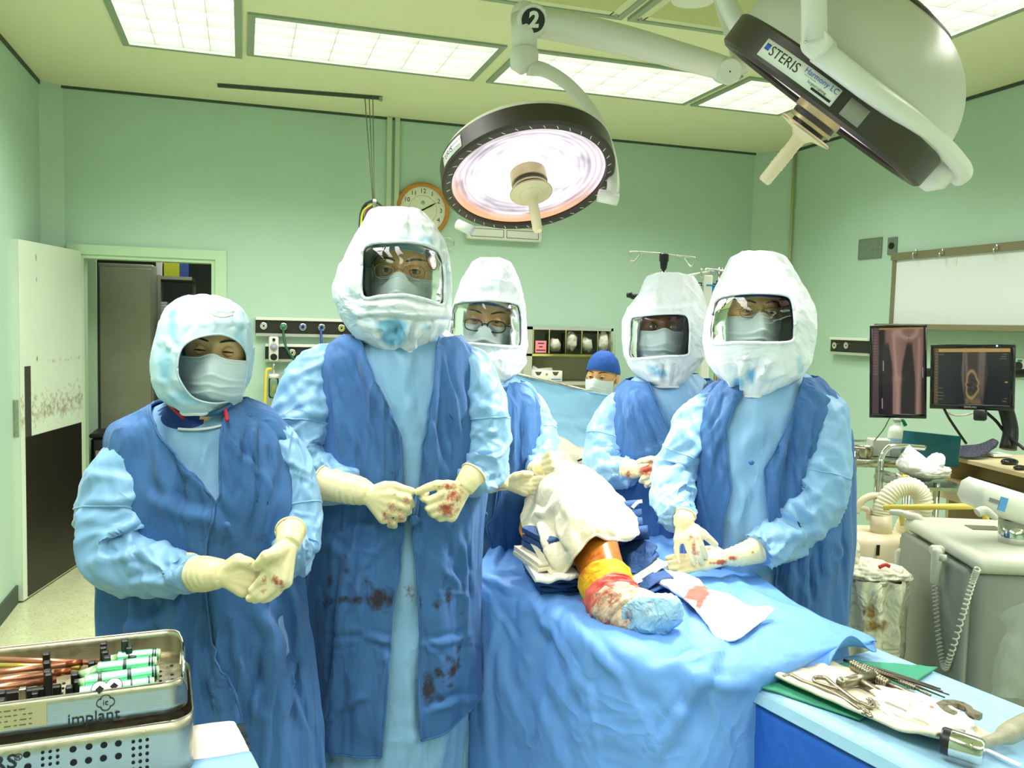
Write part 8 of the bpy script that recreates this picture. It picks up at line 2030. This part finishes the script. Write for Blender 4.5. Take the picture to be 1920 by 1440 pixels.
o = mk('thin_wire', tube([PD(1668, 784, 4.15), PD(1656, 806, 4.3), PD(1640, 826, 4.4)], .003, 6), mat('wire_grey', (120, 128, 104), .5)); tag(o, 'thin wire hanging below the upright monitor', 'wire')

# ---- steel supply cart with its things
d = 4.35
ztp = PD(1650, 862, d)[2]
pA, pB = PD(1598, 862, d), PD(1705, 862, d); uc = pB-pA; uc[2] = 0; Lc_ = np.linalg.norm(uc); uc /= Lc_; vc = np.cross(ZUP, uc); vc = vc if vc@FWH > 0 else -vc; RC = np.stack([uc, vc, ZUP], 1)
t = thing('steel_cart', 'stainless steel trolley with two shelves behind the person at the right', 'cart', ((pA+pB)/2*np.array([1, 1, 0])))
for z in (ztp, ztp-.42): mk('shelf', box(np.array([*((pA+pB)/2+vc*.17)[:2], z-.02]), (Lc_, .36, .04), RC, bev=.006), M_steel, t)
for a in (.012, Lc_-.012):
    for b in (.0, .34): p = pA+uc*a+vc*b; mk('post', rod((p[0], p[1], .06), (p[0], p[1], ztp+.04), .012, 12), M_chrome, t)
mk('guard_rail', tube([pA+vc*.0+ZUP*.05, pA+vc*.34+ZUP*.05, pB+vc*.34+ZUP*.05], .006, 8, spline=False), M_chrome, t)
for a in (.012, Lc_-.012):
    for b in (.0, .34): p = pA+uc*a+vc*b; mk('caster', rod(np.array([p[0], p[1], .03])-uc*.01, np.array([p[0], p[1], .03])+uc*.01, .03, 16), M_black, t)
o = mk('steel_basin', lathe([(0, .002), (.045, .002), (.05, .01), (.052, .055), (.057, .058), (.055, .06), (.049, .055), (.046, .012), (0, .006)], np.array([*PD(1616, 858, d+.05)[:2], ztp]), ZUP, 36), M_steel, angle=40); tag(o, 'small round steel bowl on the trolley', 'bowl')
o = mk('paper_carton', box(np.array([*PD(1650, 845, d+.14)[:2], ztp+.045]), (.115, .08, .09), RC, bev=.004), mat('off_white_card', (222, 226, 206), .6), smooth=False); tag(o, 'off-white carton on the steel trolley', 'box')
bt = PD(1679, 845, d+.12); bt = np.array([bt[0], bt[1], ztp])
o = mk('bottle', lathe([(0, .001), (.038, .001), (.042, .008), (.042, .13), (.034, .155), (.018, .165), (.016, .185), (0, .185)], bt, ZUP, 32), mat('milky_bottle_plastic', (214, 226, 208), .3), angle=50); tag(o, 'milky plastic bottle with a green spout on the trolley', 'bottle')
mk('cap', rod(bt+ZUP*.186, bt+ZUP*.205, .02, 20), mat('clear_grey_cap', (190, 206, 186), .3), o)
mk('spout', tube([bt+ZUP*.195+RT0*.01, bt+ZUP*.19+RT0*.03, bt+ZUP*.165+RT0*.045], [.006, .008, .010], 10), mat('green_spout', (20, 110, 60), .4), o)
mk('label', lathe([(.0425, .04), (.0425, .10)], bt, ZUP, 24, up=(0, 0, 1), a0=0, a1=2*np.pi), mat('pale_blue_label', (160, 196, 214), .5), o)
# chrome frame cart with white hoods thrown on it
d = 3.85
t = thing('chrome_frame_cart', 'chrome tube frame cart carrying crumpled white hoods', 'cart', (*PD(1700, 900, d)[:2], 0))
fz = lambda x, y, dd=d: PD(x, y, dd)
g0 = fz(1650, 900)
mk('hoop', tube([np.array([*fz(1650, 900)[:2], .05]), fz(1650, 900), fz(1651, 868), fz(1656, 850), fz(1668, 838), fz(1684, 836), fz(1702, 837), fz(1735, 840)], .013, 14, res=60), M_chrome, t)
mk('side_rail', rod(fz(1650, 884), fz(1705, 897, d-.25), .010, 12), M_chrome, t)
mk('yellow_band', rod(fz(1696, 895, d-.213), fz(1702, 896.5, d-.235), .012, 12), mat('yellow_tape', (226, 226, 30), .5), t)
mk('leg', rod(np.array([*fz(1757, 905, d-.1)[:2], .05]), fz(1757, 905, d-.1), .014, 12), M_chrome, t)
mk('leg', rod(np.array([*fz(1705, 897, d-.25)[:2], .05]), fz(1705, 897, d-.25), .012, 12), M_chrome, t)
mk('shelf', box((fz(1705, 903)+fz(1757, 903))/2+vc*.02-ZUP*.01, (.30, .30, .015), RC), M_steel, t, smooth=False)
mk('lower_shelf', box(np.array([*((fz(1705, 903)+fz(1757, 903))/2)[:2], .45]), (.28, .28, .015), RC), M_steel, t, smooth=False)
for k in range(6): 
    p = (fz(1705, 903)+fz(1757, 903))/2; o = mk('folded_sheet', box(np.array([p[0], p[1], .475+.033*k]), (.24, .22, .03), RC, bev=.012), M_white_gauze); tag(o, ['bottom', 'second lowest', 'third lowest', 'third highest', 'second highest', 'topmost'][k]+' folded white sheet in the pile low on the chrome cart', 'linen', 'white sheets on the chrome cart')
def lump(name, c, R3, seed, m, label, cat, n=60, k=44, rough=.24, folds=.7, taper=0):
    V, Fc = sphere((0, 0, 0), 1, n, k); w = np.stack([fbm(V*1.6+seed+q*9, 2) for q in range(3)], -1)
    V = V*(1+rough*fbm(V*1.3+seed, 3)+folds*.22*ridge(V*2.0+w+seed))[:, None]; V = V*np.stack([1-taper*np.clip(V[:, 2], -.2, 1.2)]*2+[np.ones(len(V))], 1); V = np.asarray(c)+V@np.asarray(R3)
    o = mk(name, (V, Fc), m, attrs={'stain': np.zeros(len(V)), 'stain2': np.zeros(len(V))}); return tag(o, label, cat) if label else o
lump('white_hood_cloth', fz(1716, 868, d-.02), np.stack([RT0*.075, FWH*.08, ZUP*.075+RT0*-.03]), 3.0, M_white_gauze, 'white hood heaped in a peak on the chrome cart', 'hood', rough=.12, folds=.35, taper=.75)
lump('white_hood_cloth', fz(1742, 882, d-.05), np.stack([RT0*.085, FWH*.09, ZUP*.035]), 8.0, M_white_gauze, 'second white hood slumped beside the peaked one', 'hood', rough=.15, folds=.5)
lump('white_hood_cloth', fz(1752, 868, d-.06), np.stack([RT0*.03+ZUP*.02, FWH*.06, ZUP*.035]), 12.0, M_white_gauze, 'rolled sleeve end of white cloth touching the desk', 'cloth')
o = mk('teal_board', box(PD(1745, 842, 4.05), (.27, .02, .15), np.stack([RT*.995-UP*.1, FWH, UP*.995+RT*.1], 1), bev=.003), mat('teal_plastic_sheet', (26, 100, 112), .25, var=.25, vscale=9), smooth=False); tag(o, 'teal plastic board leaning behind the white hoods', 'board')

# ---- warming unit with its hose
d = 3.3
t = thing('air_warmer', 'cream air warming unit with a thick ribbed hose, low at the right', 'warming unit', (*PD(1640, 1000, d)[:2], 0))
bx0, bx1 = PD(1584, 1000, d), PD(1692, 1000, d); wb = np.linalg.norm(bx1-bx0); zt0 = PD(1640, 990, d)[2]
RB = np.stack([RT0, FWH, ZUP], 1); cb_ = (bx0+bx1)/2
M_cream = mat('cream_abs_plastic', (226, 214, 178), .4)
mk('body', box(np.array([cb_[0], cb_[1], zt0-.16]), (wb, .24, .30), RB, bev=.03), M_cream, t)
mk('hose_socket', rod(PD(1652, 1005, d-.02), PD(1652, 966, d-.02), .040, 28), M_cream, t)
mk('carry_handle', tube([PD(1600, 985, d), PD(1600, 960, d), PD(1612, 952, d), PD(1628, 957, d), PD(1630, 975, d)], .012, 10), M_cream, t)
mk('carry_handle', tube([PD(1604, 962, d), PD(1615, 940, d), PD(1635, 930, d), PD(1652, 931, d)], .014, 10), M_cream, t)
mk('indicator', box(PD(1621, 1016, d)-FWH*.122, (.012, .003, .04), RB), M_black, t, smooth=False)
mk('front_panel', box(PD(1672, 1030, d)-FWH*.118, (.05, .01, .16), RB, bev=.004), mat('cream_panel', (206, 196, 164), .4), t, smooth=False)
mk('stand_column', rod((cb_[0], cb_[1], .04), (cb_[0], cb_[1], zt0-.30), .025, 14), M_steel, t); mk('stand_base', disc((cb_[0], cb_[1], 0), ZUP, .22, 28, .035), M_bgrey, t, angle=40)
hp = crspline(np.array([PD(*q) for q in ((1652, 968, d-.02), (1656, 948, d-.02), (1670, 926, d-.02), (1690, 914, d-.02), (1710, 913, d-.02), (1726, 926, d-.02), (1731, 948, d-.02), (1722, 966, d), (1704, 976, d+.02), (1692, 1000, d+.05))]), 150)
mk('ribbed_hose', tube(hp, [.034+(.0022 if (i//2) % 2 else -.0012) for i in range(150)], 24, spline=False), mat('white_ribbed_hose', (240, 236, 204), .45), t)

# ---- laundry hamper with stained linen
d = 2.78
t = thing('laundry_hamper', 'narrow hamper wrapped in stained crumpled linen, between the person and the grey machine', 'hamper', (*PD(1624, 1150, d)[:2], 0))
hc_ = PD(1624, 1150, d); zr_ = PD(1640, 1072, d)[2]
for a in range(4):
    q = 2*np.pi*a/4+.8; mk('leg', rod((hc_[0]+.09*math.cos(q), hc_[1]+.09*math.sin(q), 0), (hc_[0]+.09*math.cos(q), hc_[1]+.09*math.sin(q), zr_), .010, 10), M_steel, t)
mk('ring', tube([np.array([hc_[0]+.09*math.cos(q), hc_[1]+.09*math.sin(q), zr_-.01]) for q in np.linspace(0, 2*np.pi, 40)], .010, 8, spline=False), M_steel, t)
mk('rail', rod(PD(1586, 1150, d-.13), PD(1585, 1260, d-.13), .006, 8), M_steel, t)
M_soil = mat('greenish_white_linen', (230, 230, 200), .8, bump=.2, bscale=600, stain=(142, 110, 20), nscale=14, wrinkle=(9, .012, (1, 1, 1)))
z_ = np.linspace(0.05, 1, 60)[:, None]; a_ = np.linspace(0, 2*np.pi, 80, endpoint=False)[None]
rr = .112+.012*np.sin(a_*7+z_*5)+.008*np.sin(a_*13+z_*9)
G = np.stack([hc_[0]+rr*np.cos(a_), hc_[1]+rr*np.sin(a_), zr_*z_+0*a_], -1); G = np.concatenate([G, G[:, :1]], 1); G = cloth(G, .014, 7, 4, (1, 1, .9))[:, :-1]; V = G.reshape(-1, 3)
mk('bag', (V, [f[::-1] for f in gridf(60, 80, True)]), M_soil, t, attrs={'stain': stains(V, [(1634, 1150, 14, 26, 1.1), (1640, 1175, 22, 14, 1.2), (1626, 1140, 12, 16, .8), (1655, 1168, 14, 8, .8), (1604, 1128, 14, 3, .6)])})
o = lump('crumpled_linen', PD(1634, 1070, d-.01), np.stack([RT0*.105, FWH*.10, ZUP*.030]), 21.0, M_soil, 'greenish white soiled sheet heaped on top of the hamper', 'linen')
o = lump('crumpled_linen', PD(1584, 1036, d+.02), np.stack([RT0*.040, FWH*.06, ZUP*.065]), 25.0, M_soil, 'pale bundled cloth squeezed beside the person at the right', 'linen')
o = mk('red_edge', tube([PD(1648, 1064, d-.09), PD(1660, 1059, d-.09), PD(1668, 1062, d-.09)], .006, 8), mat('red_stained_cloth', (200, 60, 40), .7)); tag(o, 'small red-edged scrap on the soiled linen', 'cloth')

# ---- big grey imaging console
d = 2.75
M_con = mat('grey_console_plastic', (134, 142, 128), .5, var=.04, vscale=20); M_con2 = mat('pale_console_plastic', (206, 210, 190), .4)
t = thing('imaging_console', 'large grey mobile imaging console with a coiled cord, at the right edge', 'console', (*PD(1850, 1150, d)[:2], 0))
k0, k1 = PD(1697, 1020, d+.25), PD(1834, 1060, d-.28); k2 = PD(2010, 1040, d-.05)
zc1 = PD(1834, 1058, d-.28)[2]; zc0 = zc1-.015
fu = k1-k0; fu[2] = 0; fL = np.linalg.norm(fu); fu /= fL; gv = np.cross(ZUP, fu); gv = gv if gv@RT0 > 0 else -gv
RK = np.stack([fu, gv, ZUP], 1); body_w = .55
bc = k0+fu*fL/2+gv*body_w/2
mk('body', box(np.array([bc[0], bc[1], zc0/2+.03]), (fL, body_w, zc0-.06), RK, bev=.03), M_con, t)
mk('front_panel', box(np.array([*(k0+fu*(fL/2-.0)-gv*.012)[:2], zc0/2+.03]), (fL-.04, .03, zc0-.08), RK, bev=.012), M_con, t)
mk('edge_strip', box(np.array([*(k0+fu*.0-gv*.004)[:2], zc0/2-.01]), (.035, .05, zc0-.14), RK, bev=.01), M_con2, t)
mk('top_deck', box(np.array([bc[0], bc[1], zc0+.012])+gv*.01, (fL+.03, body_w+.04, .05), RK, bev=.018), M_con2, t)
dk = np.array([bc[0], bc[1], zc0+.038])
mk('display', box(dk-fu*.12-gv*.08, (.06, .10, .003), RK), mat('dark_display', (104, 104, 88), .3), t, smooth=False)
for i in range(3):
    for j in range(6): mk('key', box(dk-fu*(.18-.045*i)+gv*(.02+.03*j)*1.0+gv*.02, (.018, .014, .004), RK, bev=.002), mat('pale_key', (222, 220, 196), .5), t, smooth=False)
for x, y, dd in ((1678, 968, d+.25),): 
    mk('grip_handle', tube([PD(1670, 960, d+.3), PD(1690, 962, d+.26), PD(1708, 968, d+.22), PD(1722, 972, d+.20), PD(1727, 985, d+.20)], [.010, .012, .014, .015, .014], 12), M_con2, t)
hk = PD(1731, 985, d+.18); mk('joystick_post', tube([hk, hk+ZUP*-.03, hk+ZUP*-.055], [.030, .030, .030], 24, spline=False), M_con2, t); mk('joystick_base', tube([hk-ZUP*.055, hk-ZUP*.12], .032, 24, spline=False), mat('console_light_grey', (190, 194, 178), .4), t)
pf = lambda x, y, e: PL_(x, y, k0-gv*(.027+e), gv)
hs0 = pf(1757, 1032, .012)
mk('switch_cradle', box(hs0-gv*.0, (.03, .04, .03), RK, bev=.006), M_con2, t)
hsw = mk('hand_switch', tube([pf(x, y, .028) for x, y in ((1757, 1028), (1757, 1034), (1755, 1060), (1753, 1092), (1753, 1095))], [.012, .016, .015, .014, .010], 16, spline=False), M_con2, t)
mk('switch_button', tube([pf(1768, 1040, .034), pf(1768, 1052, .034)], .011, 14, spline=False), mat('console_light_grey', (190, 194, 178), .4), hsw)
def coil(P, r, turns, wire, n=400):
    C = crspline(np.array(P), n); T = np.gradient(C, axis=0); T /= np.linalg.norm(T, axis=1)[:, None]; u0 = np.cross(T, [0.3, 1, 0]); u0 /= np.linalg.norm(u0, axis=1)[:, None]; v0 = np.cross(T, u0)
    a = np.linspace(0, 2*np.pi*turns, n); return tube(C+r*(np.cos(a)[:, None]*u0+np.sin(a)[:, None]*v0), wire, 6, spline=False)
mk('coiled_cord', coil([pf(x, y, .014) for x, y in ((1753, 1096), (1756, 1150), (1762, 1210), (1771, 1252), (1782, 1230), (1806, 1150), (1824, 1090), (1833, 1066))], .007, 52, .0024, 700), M_con2, t)
ah = PD(1800, 890, d)
mk('arm_head', box(PD(1892, 944, d-.1), (.26, .16, .085), np.stack([RT*.955-UP*.295, FWH, UP*.955+RT*.295], 1), bev=.02), mat('white_console_plastic', (232, 234, 218), .35), t)
mk('arm_shroud', box(PD(1905, 962, d-.1), (.22, .13, .05), np.stack([RT*.955-UP*.295, FWH, UP*.955+RT*.295], 1), bev=.01), M_con2, t)
mk('blue_label', box(PD(1852, 935, d-.1)-FWH*.082, (.022, .003, .042), np.stack([RT*.955-UP*.295, FWH, UP*.955+RT*.295], 1)), mat('sky_label', (90, 160, 220), .4), t, smooth=False)
mk('print_line', box(PD(1836, 929, d-.1)-FWH*.082, (.028, .003, .012), np.stack([RT*.955-UP*.295, FWH, UP*.955+RT*.295], 1)), mat('grey_print', (130, 130, 130), .5), t, smooth=False)
mk('lever', tube([PD(1832, 962, d-.2), PD(1845, 956, d-.2), PD(1858, 964, d-.2), PD(1868, 972, d-.2)], [.014, .012, .011, .008], 12), M_con2, t)
mk('column', rod(np.array([*PD(1902, 1030, d-.1)[:2], zc0]), PD(1902, 975, d-.1), .045, 32), M_chrome, t)
for a in (.1, fL-.1):
    for b in (.08, body_w-.08): p = k0+fu*a+gv*b; mk('caster', rod(np.array([p[0], p[1], .04])-gv*.015, np.array([p[0], p[1], .04])+gv*.015, .04, 18), M_black, t)
# yellow bar across the console
t = thing('yellow_bar', 'yellow plastic bar with drop legs reaching across behind the grey console', 'bar', PD(1745, 950, 3.15))
M_ybar = mat('yellow_bar_plastic', (226, 204, 92), .45)
mk('bar', rod(PD(1657, 952, 3.2), PD(1836, 949, 3.0), .011, 14), M_ybar, t); mk('drop_leg', tube([PD(1684, 951, 3.17), PD(1690, 966, 3.17), PD(1693, 985, 3.17)], .010, 10), M_ybar, t); mk('drop_leg', tube([PD(1838, 950, 3.0), PD(1848, 970, 3.02), PD(1852, 985, 3.02)], .010, 10), M_ybar, t)
# clear plastic sleeve hanging at the right edge
G = patch([[PD(1872, 1156, 2.30), PD(1890, 1142, 2.28), PD(1912, 1132, 2.26), PD(1950, 1120, 2.24)], [PD(1886, 1180, 2.30), PD(1905, 1172, 2.27), PD(1930, 1165, 2.25), PD(1960, 1160, 2.23)], [PD(1866, 1240, 2.32), PD(1880, 1238, 2.28), PD(1915, 1236, 2.26), PD(1955, 1236, 2.24)], [PD(1862, 1305, 2.33), PD(1874, 1306, 2.29), PD(1910, 1310, 2.27), PD(1950, 1315, 2.25)]], 40, 40)
G = cloth(G, .008, 12, 3, (1, 1, .5)); o = mk('plastic_sleeve', (G.reshape(-1, 3), gridf(40, 40)), film_mat('milky_clear_plastic', (214, 222, 206), .30)); tag(o, 'clear plastic sleeve hanging against the grey console', 'plastic sleeve')
